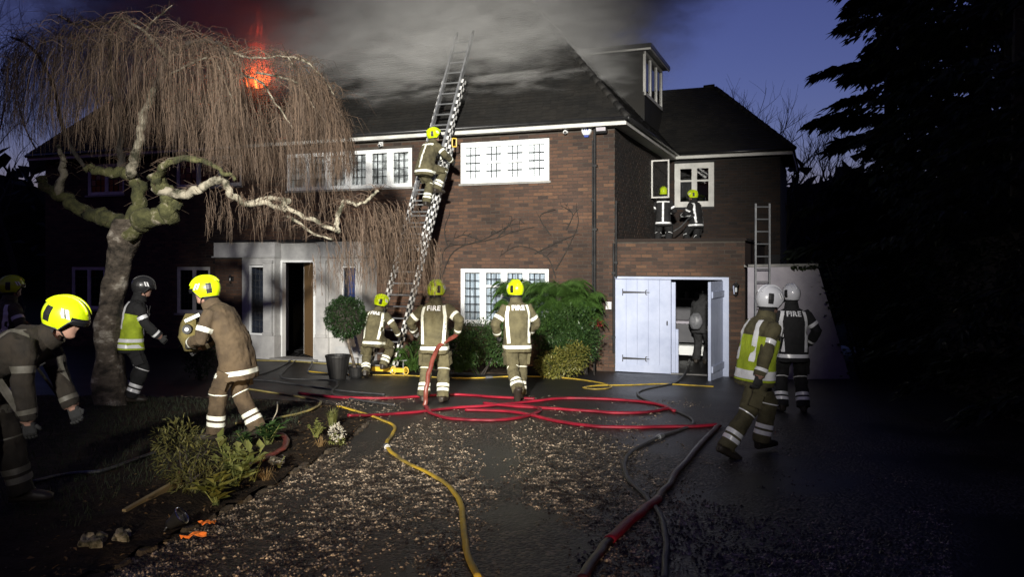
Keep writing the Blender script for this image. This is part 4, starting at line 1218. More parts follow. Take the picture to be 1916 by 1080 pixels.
# ------------------------------------------------------------------ leaf makers
def leaf_quad(mb, p, d, up, L, w, fold=0.25):
    d = d.normalized(); s = d.cross(up)
    s = s.normalized() if s.length > 1e-4 else Vector((1, 0, 0))
    n = s.cross(d).normalized()
    a = p; b = p + d * L * .45 + s * w * .5 + n * fold * w; c = p + d * L; e = p + d * L * .45 - s * w * .5 + n * fold * w; m_ = p + d * L * .5
    mb.add([a, b, c, e], [(0, 1, 2), (0, 2, 3)])
def rdir(rs):
    z = rs.uniform(-1, 1); a = rs.uniform(0, 6.283); r = math.sqrt(1 - z * z)
    return Vector((r * math.cos(a), r * math.sin(a), z))
def leaf_cloud(mb, c, rx, ry, rz, n, L, w, seed, shell=.55, lump=.35, freq=2.2, flatz=None):
    rs = random.Random(seed); c = Vector(c)
    k = 0
    while k < n:
        d = rdir(rs)
        rr = (1 + lump * noise.noise((d.x * freq + seed, d.y * freq, d.z * freq))) 
        t = (shell + (1 - shell) * rs.random() ** .6) * rr
        p = c + Vector((d.x * rx * t, d.y * ry * t, d.z * rz * t))
        if flatz is not None and p.z < flatz: continue
        g = noise.noise((p.x * freq * 2.5, p.y * freq * 2.5, p.z * freq * 2.5 + seed))
        if g < rs.uniform(-.9, .05): continue
        leaf_quad(mb, p, (d + rdir(rs) * .9), Vector((0, 0, 1)) + rdir(rs) * .5, L * rs.uniform(.6, 1.25), w * rs.uniform(.7, 1.2))
        k += 1
def shrub(name, label, base, blobs, mat, cat='shrub', L=.07, w=.035, n=900, seed=1, group=None, shell=.35, stems=7):
    b = Vector(base)
    e = empty(name, b); tag(e, label, cat, group)
    mb = MB()
    for i, (dx, dy, dz, rx, ry, rz) in enumerate(blobs):
        leaf_cloud(mb, (dx, dy, dz), rx, ry, rz, n, L, w, seed + i, shell=shell, flatz=0.0)
    mb.build('foliage', mat, e)
    rs = random.Random(seed)
    st = MB()
    for k in range(stems):
        dx, dy, dz, rx, ry, rz = rs.choice(blobs)
        st.tube([(rs.uniform(-.05, .05), rs.uniform(-.05, .05), -.03), (dx * .5 + rs.uniform(-.05, .05), dy * .5, dz * .55), (dx + rs.uniform(-.6, .6) * rx, dy + rs.uniform(-.6, .6) * ry, dz + rs.uniform(0, .6) * rz)], [.012, .008, .004], 5)
    st.build('stem', M['dark_bark'], e)
    return e
def arch_frond(mb, p, ang, L, rise, w, rs, n=16, droop=1.0):
    """one arching frond: midrib with hanging leaflets"""
    d = Vector((math.cos(ang), math.sin(ang), 0)); pts = []
    for i in range(n + 1):
        t = i / n
        pts.append(p + d * L * t + Vector((0, 0, rise * math.sin(min(1, t * 1.15) * math.pi * .62) * 1.2 - droop * t * t * t * L * .75)))
    mb.tube(pts, [.006 * (1 - .8 * i / n) for i in range(n + 1)], 3, False)
    s = Vector((-d.y, d.x, 0))
    for i in range(1, n + 1):
        t = i / n
        for sg in (-1, 1):
            for hh in (0, .5):
                q = pts[i - 1].lerp(pts[i], hh + .25)
                ln = w * math.sin(math.pi * min(1, .12 + t * .9)) * rs.uniform(.8, 1.15)
                leaf_quad(mb, q, s * sg * .9 + d * .5 + Vector((0, 0, -.55)), Vector((0, 0, 1)), ln, .022, .1)

# tree fern and the shrubs under the ground floor window
def fern(name, label, base, nfr, L, h, w, seed, mat, cat='fern', rise=.35):
    rs = random.Random(seed); e = empty(name, base); tag(e, label, cat)
    if h > .15:
        mb = MB(); mb.tube([(0, 0, -.03), (.02, 0, h * .5), (0, .02, h)], [.09, .08, .07], 9, jitter=.12); mb.build('trunk', M['dark_bark'], e)
    for k in range(nfr):
        mb = MB()
        arch_frond(mb, Vector((rs.uniform(-.03, .03), rs.uniform(-.03, .03), h)), 2 * math.pi * k / nfr + rs.uniform(-.2, .2), L * rs.uniform(.75, 1.1), rise * rs.uniform(.6, 1.2), w, rs)
        mb.build('frond', mat, e)
    return e
def fern_tiers(label, px, Y, hs, L, w, seed):
    b = at(px, 700, Y); b.z = gz(0, Y); rs = random.Random(seed); e = empty('tree_fern', b); tag(e, label, 'fern')
    mb = MB(); mb.tube([(0, 0, -.03), (.02, 0, hs[0] * .5), (0, .02, hs[0])], [.08, .07, .06], 9, jitter=.12); mb.build('trunk', M['dark_bark'], e)
    for q_, h in enumerate(hs):
        nf = 26 if q_ == 0 else 18
        for k in range(nf):
            mb = MB(); arch_frond(mb, Vector((rs.uniform(-.04, .04), rs.uniform(-.04, .04), h)), 2 * math.pi * k / nf + rs.uniform(-.25, .25), L * rs.uniform(.65, 1.12), .26 * rs.uniform(.5, 1.3), w, rs, droop=rs.uniform(.8, 1.5))
            mb.build('frond', M['leaf_fern'], e)
g0 = at(1045, 700, 16.1); g0.z = gz(0, 16.1)
fern_tiers('big tree fern with long drooping green fronds right of the walking firefighter', 1045, 16.35, (1.72, 1.4, 1.05), .86, .36, 3)
g0 = at(1092, 700, 16.2); g0.z = gz(0, 16.2)
fern_tiers('drooping fern nearest the downpipe above the green shrub', 1092, 16.45, (1.42, 1.1), .5, .3, 6)
g0 = at(962, 700, 16.4); g0.z = gz(0, 16.4)
fern_tiers('smaller drooping fern close against the ground floor window', 962, 16.75, (1.66, 1.3, .95), .64, .3, 5)
def at_wall(px, Y): 
    g = at(px, 600, Y); g.z = gz(0, Y); return g
shrub('green_shrub', 'dense green shrub under the tree fern beside the downpipe', at_wall(1072, 15.95), [(0, 0, 1.05, .50, .34, .42), (-.38, 0, .95, .46, .34, .46), (.12, -.05, .70, .48, .34, .42), (-.25, -.05, .5, .45, .3, .4)], M['leaf_shrub'], n=1500, seed=11, L=.075)
shrub('golden_shrub', 'low golden yellow shrub at the foot of the wall by the downpipe', at_wall(1052, 15.6), [(0, 0, .32, .46, .28, .34), (.25, .0, .45, .3, .25, .3), (-.25, 0, .25, .28, .25, .24)], M['leaf_yellow'], n=800, seed=15, L=.06, w=.035)
shrub('green_shrub', 'dark green bush under the window between the two firefighters with hoses', at_wall(900, 16.45), [(0, 0, .7, .6, .32, .5), (.45, -.05, .65, .5, .3, .5), (-.45, 0, .5, .45, .28, .4)], M['leaf_shrub'], n=1500, seed=19)
shrub('green_shrub', 'low leafy bush just right of the tall ladder foot', at_wall(782, 16.9), [(0, 0, .3, .35, .25, .34), (.2, 0, .45, .25, .2, .3)], M['leaf_shrub'], n=700, seed=23)
g0 = at_wall(772, 16.5); fern('fern', 'bright fern at the foot of the tall ladder', g0, 16, .5, .1, .16, 8, M['leaf_fern'], rise=.45)
g0 = at_wall(860, 16.2); fern('fern', 'low fern beside the yellow hose under the window', g0, 14, .42, .1, .14, 9, M['leaf_shrub'], rise=.3)
rf = empty('red_flowers', at_wall(1112, 16.2)); tag(rf, 'small cluster of dull red flowers beside the downpipe', 'flowers')
mb = MB(); leaf_cloud(mb, (0, 0, 1.08), .16, .1, .09, 130, .05, .035, 31); mb.build('petal', M['petal_red'], rf)
mb = MB()
for k in range(5): mb.tube([(0, 0, -.02), (random.uniform(-.03, .03), .03, .6), (random.uniform(-.12, .12), 0, 1.08)], [.008, .005, .003], 4)
mb.build('stem', M['dark_bark'], rf)
# low soil strip under the window
mb = MB(); 
x0_, x1_ = hx(745), hx(1108)
mb.bb(x0_, x1_, -1.25, -0.03, -.12, .045)
pb = mb.build('planting_strip', M['soil']); pb.location = HC; pb.rotation_euler = (0, 0, HANG); tag(pb, kind='structure')

# topiary ball and planter by the porch
tb = at_wall(666, 15.9)
e = empty('topiary_ball', tb); tag(e, 'clipped round topiary ball on a leaning stem beside the porch', 'topiary')
bc = at(646, 594, 15.9) - tb
mb = MB(); leaf_cloud(mb, bc, .385, .385, .41, 5200, .05, .028, 41, shell=.78, lump=.22, freq=3.4); mb.build('foliage', M['leaf_box'], e)
mb = MB(); mb.lathe([(.05, -.34), (.22, -.27), (.30, -.12), (.32, 0), (.29, .15), (.2, .28), (.05, .34)], bc, 16); mb.build('inner_growth', M['dark_bark'], e, smooth=True)
mb = MB(); mb.tube([(0, 0, .1), (-.06, 0, .35), (-.13, 0, .6), bc + Vector((0, 0, -.1))], [.035, .03, .028, .02], 8); mb.build('stem', M['bark'], e)
mb = MB(); mb.lathe([(.11, 0), (.13, .04), (.16, .2), (.17, .22), (.14, .22), (.13, .17)], (0, 0, 0), 16); mb.build('pot', M['pot'], e, smooth=False)
pl = at_wall(632, 15.7)
e = empty('black_planter', pl); tag(e, 'tapered black planter standing left of the topiary by the door', 'planter')
mb = MB(); mb.lathe([(.16, 0), (.20, .2), (.235, .42), (.245, .43), (.245, .47), (.21, .47), (.2, .40)], (0, 0, 0), 24); mb.build('pot', M['pot'], e, smooth=False)
mb = MB(); mb.lathe([(.2, .41), (.05, .42)], (0, 0, 0), 16); mb.build('compost', M['soil'], e)
sh = at_wall(373, 15.5)
shrub('round_shrub', 'dim rounded shrub beneath the dark window left of the porch', sh, [(0, 0, .75, .35, .3, .38), (0, 0, .4, .3, .28, .35)], M['leaf_box'], n=700, seed=44)

# bare creeper stems on the brickwork
cv = empty('wall_creeper', HC, HANG); tag(cv, 'bare brown creeper stems trained over the brick wall below the upper window', 'climber')
for pts in ([(822, 560), (826, 490), (838, 462), (880, 456), (930, 445), (965, 432), (1000, 425)], [(826, 520), (850, 470), (905, 448), (935, 432), (960, 420), (985, 418)],
            [(1040, 520), (1030, 490), (1015, 475), (985, 462), (960, 463), (935, 480)], [(1000, 475), (1040, 455), (1075, 440)], [(930, 446), (955, 418), (958, 405)],
            [(838, 462), (832, 430), (842, 400)], [(1040, 505), (1060, 470), (1082, 420), (1078, 390)], [(900, 450), (870, 440), (850, 446)], [(1030, 440), (1010, 405), (1040, 392)], [(812, 640), (818, 560), (815, 500), (806, 470)],
            [(1060, 430), (1072, 400), (1050, 385)]):
    pp = []
    for a, b in pts:
        x, z = hl(a, b, -.02); pp.append(Vector((x, -.022 - random.uniform(0, .02), z)))
    pp = smooth_path(pp, 5); mb = MB(); mb.tube(pp, [.014 * (1 - .6 * i / len(pp)) for i in range(len(pp))], 5)
    for p in pp[2::2]:
        if random.random() < .8:
            q = p + Vector((random.uniform(-.18, .18), 0, random.uniform(-.02, .2))); mb.tube([p, p.lerp(q, .5) + Vector((0, -.015, .02)), q], [.005, .004, .002], 3)
    mb.build('stem', M['dark_bark'], cv)

# ------------------------------------------------------------------ evergreens on the right
def evergreen(name, label, base, H, R, seed, mat, n=5200, L=.16, w=.07, droop=.35, cone=True, low=.05, group='evergreens along the right boundary'):
    rs = random.Random(seed); e = empty(name, base); tag(e, label, 'tree', group)
    mb = MB(); mb.tube([(0, 0, -.1), (rs.uniform(-.1, .1), 0, H * .5), (0, 0, H * .97)], [.22, .15, .03], 8, jitter=.08); mb.build('trunk', M['dark_bark'], e)
    mb = MB(); br = MB()
    nb_ = int(H * 11)
    per = n // nb_
    for k in range(nb_):
        t = low + (1 - low) * (k + rs.random()) / nb_
        z = H * t; a = rs.uniform(0, 6.283)
        rad = R * ((1 - t) ** .75 + .08 if cone else math.sin(math.pi * min(.98, .18 + t * .8)) ** .6) * rs.uniform(.65, 1.15)
        d = Vector((math.cos(a), math.sin(a), 0))
        pts = [Vector((0, 0, z)) + d * rad * s + Vector((0, 0, rad * (.18 * s - droop * s * s))) for s in (0, .3, .6, .85, 1)]
        br.tube(pts, [.03, .024, .016, .01, .005], 3, False)
        sd = Vector((-d.y, d.x, 0))
        for i in range(per):
            s = rs.random() ** .6
            q = Vector((0, 0, z)) + d * rad * s + Vector((0, 0, rad * (.18 * s - droop * s * s)))
            q += sd * rs.gauss(0, .16) * rad * .5 + rdir(rs) * .06
            leaf_quad(mb, q, d * .7 + sd * rs.uniform(-.7, .7) + Vector((0, 0, -droop * 1.6 + rs.uniform(-.3, .3))), Vector((0, 0, 1)) + rdir(rs) * .4, L * rs.uniform(.6, 1.4), w * rs.uniform(.7, 1.2))
    br.build('branch', M['dark_bark'], e); mb.build('crown', mat, e)
def gpos(x, y): return Vector((x, y, gz(x, y)))
evergreen('tall_conifer', 'tall dark conifer with drooping boughs against the blue dusk sky', gpos(9.5, 20.0), 14.5, 2.35, 51, M['leaf_conifer'], n=34000, L=.36, w=.13, droop=.30)
evergreen('evergreen_tree', 'dark evergreen nearest the camera at the right edge of the picture', gpos(5.9, 8.0), 8.5, 1.6, 52, M['leaf_dark'], n=12000, L=.15, w=.075, cone=False)
evergreen('evergreen_tree', 'dark evergreen behind the nearest one on the right boundary', gpos(6.9, 10.8), 10.0, 2.0, 53, M['leaf_dark'], n=14000, L=.17, w=.085, cone=False)
evergreen('evergreen_tree', 'dark evergreen right of the raking grey wall end', gpos(8.7, 14.0), 12.5, 2.4, 54, M['leaf_dark'], n=16000, L=.19, w=.095, cone=False)
evergreen('evergreen_tree', 'dark evergreen rising behind the grey garden wall', gpos(10.3, 17.6), 13.5, 2.6, 55, M['leaf_dark'], n=15000, L=.2, w=.10, cone=False)
evergreen('evergreen_tree', 'dark evergreen farthest back behind the tall conifer', gpos(13.2, 22.5), 15.0, 3.2, 56, M['leaf_dark'], n=16000, L=.26, w=.13, cone=False)
# a clipped, thick hedge closes the boundary below the crowns
def hedge_mesh():
    e = empty('boundary_hedge', gpos(7.6, 11)); tag(e, 'thick dark hedge closing the right boundary below the evergreens', 'hedge')
    b = Vector(e.location); mb = MB(); core = MB(); rs = random.Random(61)
    path = [Vector((5.0, 1.0, 0)), Vector((6.3, 7.0, 0)), Vector((7.4, 12.0, 0)), Vector((8.7, 16.5, 0)), Vector((11.5, 24, 0))]
    pp = smooth_path(path, 10)
    for i, p in enumerate(pp):
        hgt = 2.9 + .5 * noise.noise((i * .3, 2, 2))
        for k in range(330):
            z = rs.random() ** .9 * hgt; lump = .18 * noise.noise((p.y * 1.2, z * 1.5, 3)) + .1 * noise.noise((p.y * 4, z * 4, 3))
            off = rs.choice((-1, 1)) if rs.random() < .25 else -1
            q = p + Vector((off * (.55 + lump - .12 * rs.random()), rs.uniform(-.35, .35), 0)); q.z = gz(q.x, q.y) + z
            leaf_quad(mb, q - b, Vector((off, rs.uniform(-.8, .8), rs.uniform(-.6, .5))), Vector((0, 0, 1)) + rdir(rs) * .6, .10 * rs.uniform(.6, 1.3), .055)
    rings = []
    for p in pp:
        z = gz(p.x, p.y)
        rings.append([p - b + Vector((dx, 0, z + dz)) for dx, dz in ((-.42, -.1), (-.42, 2.5), (.42, 2.5), (.42, -.1))])
    core.loft(rings); core.build('inner_growth', M['dark_bark'], e); mb.build('foliage', M['leaf_dark'], e)
hedge_mesh()

# ------------------------------------------------------------------ bare trees behind the house
def bare_tree(name, label, base, H, seed, spread=.55, levels=5, r0=.16, group='bare trees behind the house', stuff=None):
    rs = random.Random(seed); e = empty(name, base); tag(e, label, 'tree', group)
    tr = MB(); cr = MB()
    def grow(p, d, L, r, lv):
        n = 4; pts = [p]; q = p.copy()
        for i in range(n):
            d = (d + rdir(rs) * .16 + Vector((0, 0, .05))).normalized(); q = q + d * L / n; pts.append(q.copy())
        tgt = tr if lv == levels else cr
        tgt.tube(pts, [r * (1 - .45 * i / n) for i in range(n + 1)], 6 if lv == levels else (4 if lv > 2 else 3), False)
        if lv == 0: return
        k = rs.choice((2, 3)) + (1 if lv == levels else 0)
        for _ in range(k):
            i = rs.randint(2, n); grow(pts[i], (d + rdir(rs) * spread * 1.5 + Vector((0, 0, .25))).normalized(), L * rs.uniform(.55, .8), r * .5, lv - 1)
        if lv > 1: grow(pts[-1], (d + rdir(rs) * .3).normalized(), L * .75, r * .55, lv - 1)
    grow(Vector((0, 0, -.1)), Vector((0, 0, 1)), H * .34, r0, levels)
    tr.build('trunk', M['dark_bark'], e); cr.build('crown', M['dark_bark'], e)
for i, (px, Y, H, lab) in enumerate(((1330, 36, 10.0, 'small bare tree showing just above the wing roof ridge'), (1408, 33, 9.2, 'forked bare tree right of the wing roof hip'), (1470, 30, 9.0, 'tangled bare tree between the wing roof and the conifer'), (1505, 26, 8.2, 'bare tree half hidden behind the tall conifer'),
                                     (1440, 40, 9.0, 'distant bare tree low on the sky right of the wing roof'), (40, 30, 13.4, 'bare tree above the roof at the left edge of the picture'), (140, 33, 14.8, 'bare tree above the left end of the roof'))):
    b = at(px, 500, Y); b.z = gz(0, Y); bare_tree('bare_tree', lab, b, H, 70 + i)
# a dark belt of woodland beyond the garden closes the horizon
wb_ = MB(); rsw = random.Random(9)
rin_, rout_ = [], []
for k in range(161):
    a = -1.25 + 2.5 * k / 160
    top = 7.0 + 2.2 * noise.noise((a * 9, 1, 1)) + 1.2 * noise.noise((a * 31, 1, 1)) + .6 * noise.noise((a * 90, 1, 1))
    x, y = math.sin(a), math.cos(a)
    wb_.v += [(x * 66, y * 66, -1.2), (x * 66, y * 66, top), (x * 72, y * 72, top), (x * 72, y * 72, -1.2)]
    if k:
        b_ = (k - 1) * 4
        wb_.f += [(b_, b_ + 1, b_ + 5, b_ + 4), (b_ + 1, b_ + 2, b_ + 6, b_ + 5), (b_ + 2, b_ + 3, b_ + 7, b_ + 6)]; wb_.m += [0, 0, 0]
for k in range(5200):
    a = rsw.uniform(-1.05, 1.05); D = rsw.uniform(58, 80)
    x, y = math.sin(a) * D, math.cos(a) * D
    top = 8.5 + 2.5 * noise.noise((a * 9, 1, 1)) + 1.5 * noise.noise((a * 31, 1, 1))
    z = -0.7 + rsw.random() ** .8 * top
    leaf_quad(wb_, Vector((x, y, z)), rdir(rsw), rdir(rsw), rsw.uniform(.8, 2.0), rsw.uniform(.5, 1.2))
tag(wb_.build('far_woodland', M['leaf_conifer']), 'dark belt of distant woodland beyond the house', 'woodland', kind='stuff')

M['leaf_olive'] = mk_leaf('olive_feather_leaf', (0.05, 0.055, 0.014), (0.15, 0.14, 0.04), .6)
# ------------------------------------------------------------------ planting in the island bed
def bed_pos(px, py):
    return surf_hit(px, py, bed_z)
def grass_tuft(name, label, base, n, h, mat, seed, spread=.5, w=.006, cat='grass tuft'):
    rs = random.Random(seed); e = empty(name, base); tag(e, label, cat); mb = MB()
    for k in range(n):
        a = rs.uniform(0, 6.283); s = rs.random() ** .7 * spread; L = h * rs.uniform(.6, 1.1)
        d = Vector((math.cos(a), math.sin(a), 0)); p = d * rs.uniform(0, .05)
        q = p + d * s * L * .35 + Vector((0, 0, L * .65)); r = p + d * s * L * 1.0 + Vector((0, 0, L * (1 - .55 * s)))
        sd = Vector((-d.y, d.x, 0)) * w * .5
        mb.add([p - sd, p + sd, q + sd * .8, q - sd * .8, r], [(0, 1, 2, 3), (3, 2, 4)])
    mb.build('blades', mat, e)
def leafy_plant(name, label, base, ns, h, mat, seed, spread=.5, L=.09, w=.045, cat='plant', per=9, stemmat=None):
    rs = random.Random(seed); e = empty(name, base); tag(e, label, cat)
    st = MB(); lv = MB()
    for k in range(ns):
        a = rs.uniform(0, 6.283); d = Vector((math.cos(a), math.sin(a), 0)); s = rs.random() * spread; hh = h * rs.uniform(.55, 1.1)
        pts = [Vector((rs.uniform(-.03, .03), rs.uniform(-.03, .03), -.02)), d * s * hh * .5 + Vector((0, 0, hh * .5)), d * s * hh + Vector((0, 0, hh))]
        st.tube(pts, [.006, .005, .003], 4)
        for i in range(per):
            t = .35 + .65 * i / (per - 1); q = pts[0].lerp(pts[1], t * 2) if t < .5 else pts[1].lerp(pts[2], t * 2 - 1)
            aa = i * 2.4 + rs.uniform(-.4, .4)
            leaf_quad(lv, q, Vector((math.cos(aa), math.sin(aa), rs.uniform(.1, .8))), Vector((0, 0, 1)) + rdir(rs) * .3, L * rs.uniform(.6, 1.2), w * rs.uniform(.7, 1.2), .15)
    st.build('stem', stemmat or M['leaf_lime'], e); lv.build('leaves', mat, e)
grass_tuft('grass_tuft', 'tall green grass tuft at the end of the bed beside the red hose', bed_pos(622, 800), 150, .26, M['leaf_grass'], 1, .45)
leafy_plant('low_plant', 'low green plant around the grass tuft at the end of the bed', bed_pos(592, 818), 14, .16, M['leaf_lime'], 2, 1.0, .045, .03)
grass_tuft('dry_grass', 'straw coloured dry tuft left of the white flowers', bed_pos(600, 836), 40, .13, M['leaf_dry'], 3, 1.5, .004)
wf = bed_pos(629, 830); e = empty('white_flowers', wf); tag(e, 'small clump of white flowers at the end of the bed', 'flowers')
mb = MB(); leaf_cloud(mb, (0, 0, .12), .075, .06, .09, 240, .03, .02, 5); mb.build('petal', M['petal_white'], e); mb = MB(); leaf_cloud(mb, (0, 0, .04), .09, .07, .05, 90, .04, .02, 6); mb.build('leaves', M['leaf_lime'], e)
leafy_plant('leafy_plant', 'broad leaved lime green plant in the lit middle of the bed', bed_pos(440, 912), 13, .34, M['leaf_lime'], 11, .85, .145, .07, per=7)
leafy_plant('leafy_plant', 'lime green sprig with bare fork standing above the broad leaved plant', bed_pos(428, 890), 5, .40, M['leaf_lime'], 12, .35, .05, .03, per=5)
leafy_plant('leafy_plant', 'golden leafed plant at the front edge of the bed', bed_pos(405, 945), 10, .20, M['leaf_yellow'], 13, .9, .13, .065, per=6)
leafy_plant('leafy_plant', 'small lime sprig leaning right beside the dry tuft', bed_pos(470, 900), 4, .22, M['leaf_lime'], 14, .9, .05, .03, per=5)
shrub('spurge_clump', 'yellowish feathery clump left of the broad leaved plant', bed_pos(352, 912), [(0, 0, .22, .26, .2, .24), (-.12, .1, .34, .2, .2, .2), (.1, -.08, .1, .22, .18, .12)], M['leaf_olive'], 'plant', L=.06, w=.014, n=420, seed=91)
grass_tuft('dry_grass', 'dry brown tuft lying beside the hose in the bed', bed_pos(496, 898), 55, .15, M['leaf_dry'], 15, 1.6, .004)
leafy_plant('leafy_plant', 'green crinkled leaves growing beside the loop of hose', bed_pos(500, 832), 14, .22, M['leaf_shrub'], 16, .8, .10, .065)
leafy_plant('leafy_plant', 'dim green plant behind the boots of the hunched firefighter', bed_pos(462, 838), 7, .15, M['leaf_shrub'], 17, .8, .08, .05)
leafy_plant('small_plant', 'small pale leaved plant in the front soil by the edging', bed_pos(522, 875), 6, .09, M['petal_white'], 18, .9, .045, .03, per=5)
sw_ = bed_pos(505, 812)
e = empty('garden_cane', sw_); tag(e, 'pale bent garden cane standing in the bed', 'cane')
mb = MB(); mb.tube(smooth_path([Vector((0, 0, -.05)), Vector((.02, 0, .12)), Vector((.075, 0, .24)), Vector((.085, 0, .33))], 4), [.007] * 13, 6); mb.build('stick', M['pale_bark'], e); mb = MB(); mb.tube([(.085, 0, .33), (.083, 0, .355)], .011, 6); mb.build('cap', M['pot'], e)
lm = bed_pos(328, 992)
e = empty('garden_spotlight', lm, .5); tag(e, 'unlit round metal garden spotlight tipped over at the bed edge', 'garden light')
Rm = Matrix.Rotation(RAD(50), 4, 'Y') @ Matrix.Rotation(RAD(20), 4, 'X')
mb = MB(); mb.lathe([(.02, -.07), (.035, -.05), (.045, .0), (.06, .05), (.062, .055), (.05, .045)], (0, 0, 0), 18); mb.v = [tuple(Rm @ Vector(v) + Vector((0, 0, .065))) for v in mb.v]; mb.build('housing', M['gutter'], e)
mb = MB()
for j in range(24):
    a, b = 2 * math.pi * j / 24, 2 * math.pi * (j + 1) / 24
    mb.tube([(math.cos(a) * .063, math.sin(a) * .063, .056), (math.cos(b) * .063, math.sin(b) * .063, .056)], .005, 5, False)
mb.v = [tuple(Rm @ Vector(v) + Vector((0, 0, .065))) for v in mb.v]; mb.build('rim', M['chrome'], e)
mb = MB(); mb.tube([(0, 0, .06), (-.06, 0, .02), (-.09, 0, -.04)], .008, 6); mb.build('spike', M['gutter'], e)
def wrapper(px, py, label, seed, sx, sy):
    rs = random.Random(seed); b = bed_pos(px, py); e = MB(); n = 7
    for i in range(n):
        for j in range(4):
            e.v.append((sx * (i / (n - 1) - .5) + rs.uniform(-.008, .008), sy * (j / 3 - .5) + rs.uniform(-.008, .008), .012 + rs.uniform(0, .035)))
    for i in range(n - 1):
        for j in range(3):
            a = i * 4 + j; e.f.append((a, a + 4, a + 5, a + 1)); e.m.append(0)
    o = e.build('crumpled_wrapper', M['orange']); o.location = b; o.rotation_euler = (0, 0, rs.uniform(-.3, .3))
    so = o.modifiers.new('thickness', 'SOLIDIFY'); so.thickness = .002
    tag(o, label, 'litter')
wrapper(388, 985, 'small orange wrapper right of the tipped garden light', 1, .11, .05)
wrapper(362, 1010, 'longer orange wrapper at the bed edge in front of the garden light', 2, .16, .05)
def pale_clump(px, py, label, seed):
    b = bed_pos(px, py); e = empty('pale_rubble', b); tag(e, label, 'rubble')
    rs = random.Random(seed)
    for k in range(6):
        me = stone_mesh('stone', .07 * rs.uniform(.7, 1.2), .05 * rs.uniform(.7, 1.2), .05, seed * 10 + k, M['pale_bark'])
        o = bpy.data.objects.new('stone', me); COL.objects.link(o); o.parent = e; o.location = (rs.uniform(-.07, .07), rs.uniform(-.06, .06), .01 + rs.uniform(0, .03)); o.rotation_euler = (rs.uniform(-.4, .4), rs.uniform(-.4, .4), rs.uniform(0, 6))
pale_clump(226, 1008, 'pale clump of rubble in the dark corner of the bed', 4)
pale_clump(170, 1020, 'dim scatter of rubble left of the pale clump', 5)
pale_clump(515, 868, 'few pale stones beside the hose loop', 6)
# timber edge board across the bed
a, b = bed_pos(232, 958), bed_pos(338, 905)
e = MB(); d = (b - a); L_ = d.length; ang = math.atan2(d.y, d.x)
e.cham(0, L_, -.015, .015, -.08, .016, .004)
o = e.build('timber_edge_board', M['timber']); o.location = a; o.rotation_euler = (0, 0, ang); tag(o, 'weathered timber edging board half buried across the bed', 'board')
# turf on the dark side of the island
lw = MB(); rsl = random.Random(77); k = 0
while k < 14000:
    x, y = rsl.uniform(-8, -1.2), rsl.uniform(2.5, 12.0)
    if not in_poly(x, y, EDGE_S) or edge_dist(x, y) < .75 + .25 * noise.noise((x, y, 1)): continue
    z = bed_z(x, y) if k % 7 == 0 else bed_z(x, y); a = rsl.uniform(0, 6.28); h = rsl.uniform(.03, .075)
    lw.add([(x - .004, y, z - .01), (x + .004, y, z - .01), (x + math.cos(a) * .03, y + math.sin(a) * .03, z + h)], [(0, 1, 2)])
    k += 1
tag(lw.build('lawn_grass', M['lawn']), 'short dark turf behind the planted edge of the bed', 'grass', kind='stuff')

M['leaf_dead'] = mk_leaf('dead_leaf', (0.03, 0.018, 0.008), (0.16, 0.10, 0.045), .7)
dlv = MB(); rsd = random.Random(88); k = 0
while k < 650:
    x, y = rsd.uniform(-3.9, -1.0), rsd.uniform(3.6, 11.4)
    if not in_poly(x, y, EDGE_S) or edge_dist(x, y) > 1.1 * rsd.random() + .1: continue
    p = Vector((x, y, bed_z(x, y) + .012)); leaf_quad(dlv, p, Vector((rsd.uniform(-1, 1), rsd.uniform(-1, 1), rsd.uniform(-.1, .35))), Vector((0, 0, 1)) + rdir(rsd) * .5, rsd.uniform(.02, .05), rsd.uniform(.012, .028), .3); k += 1
tag(dlv.build('leaf_litter', M['leaf_dead']), 'dead leaves littering the soil along the bed edge', 'leaf litter', kind='stuff')
# ------------------------------------------------------------------ the tall chequered ladder
LB = Vector((-2.74, 16.62, gz(-2.74, 16.62)))
LE = Vector((-1.506, 17.76, EZ1 + HC.z + 0.0))
LD = (LE - LB)
def lad(k): return LB + LD * k
LTOP = 1.396
lrx = Vector((math.cos(HANG), math.sin(HANG), 0))          # rungs run along the wall
ladder = empty('chequered_ladder', LB); tag(ladder, 'tall three section aluminium ladder with black and white chequered rails leaning on the eaves', 'ladder')
ldir = LD.normalized(); lout = lrx.cross(ldir).normalized()
if lout.y > 0: lout = -lout                                  # towards the camera
TL = LD.length * LTOP
MLW = Matrix((lrx, -lout, ldir)).transposed()
def rail(s0, s1, w, off, chk, dep=.09, wd=.035):
    for sg in (-1, 1):
        mb = MB()
        c = lrx * sg * w / 2 + lout * off
        p0, p1 = c + ldir * s0, c + ldir * s1
        mb.box((p0 + p1) / 2, (wd, dep, s1 - s0), MLW, 0)
        o = mb.build('rail', M['alu'], ladder)
        if chk:
            cb = MB(); n = int((s1 - s0) / .085)
            ln = (s1 - s0) / n
            for i in range(n):
                z_ = s0 + (i + .5) * ln
                cb.box(c + ldir * z_ + lout * (dep / 2 + .0025), (wd * .96, .004, ln * .98), MLW, i % 2)
                for j in (0, 1):
                    for sd_ in (-1, 1):
                        cb.box(c + ldir * z_ + lrx * sd_ * (wd / 2 + .0025) + lout * (dep / 4 * (1 if j else -1)), (.004, dep / 2 * .96, ln * .98), MLW, (i + j) % 2)
            cb.build('chequer', [M['check_w'], M['check_b']], o)
def rungs(s0, s1, w, off):
    s = s0 + .15
    while s < s1 - .05:
        mb = MB(); mb.tube([lrx * -w / 2 + lout * off + ldir * s, lrx * w / 2 + lout * off + ldir * s], .017, 7); mb.build('rung', M['alu'], ladder); s += .255
rail(0.02, TL * .66, .60, .0, True, dep=.15, wd=.05); rungs(.02, TL * .66, .56, .0)
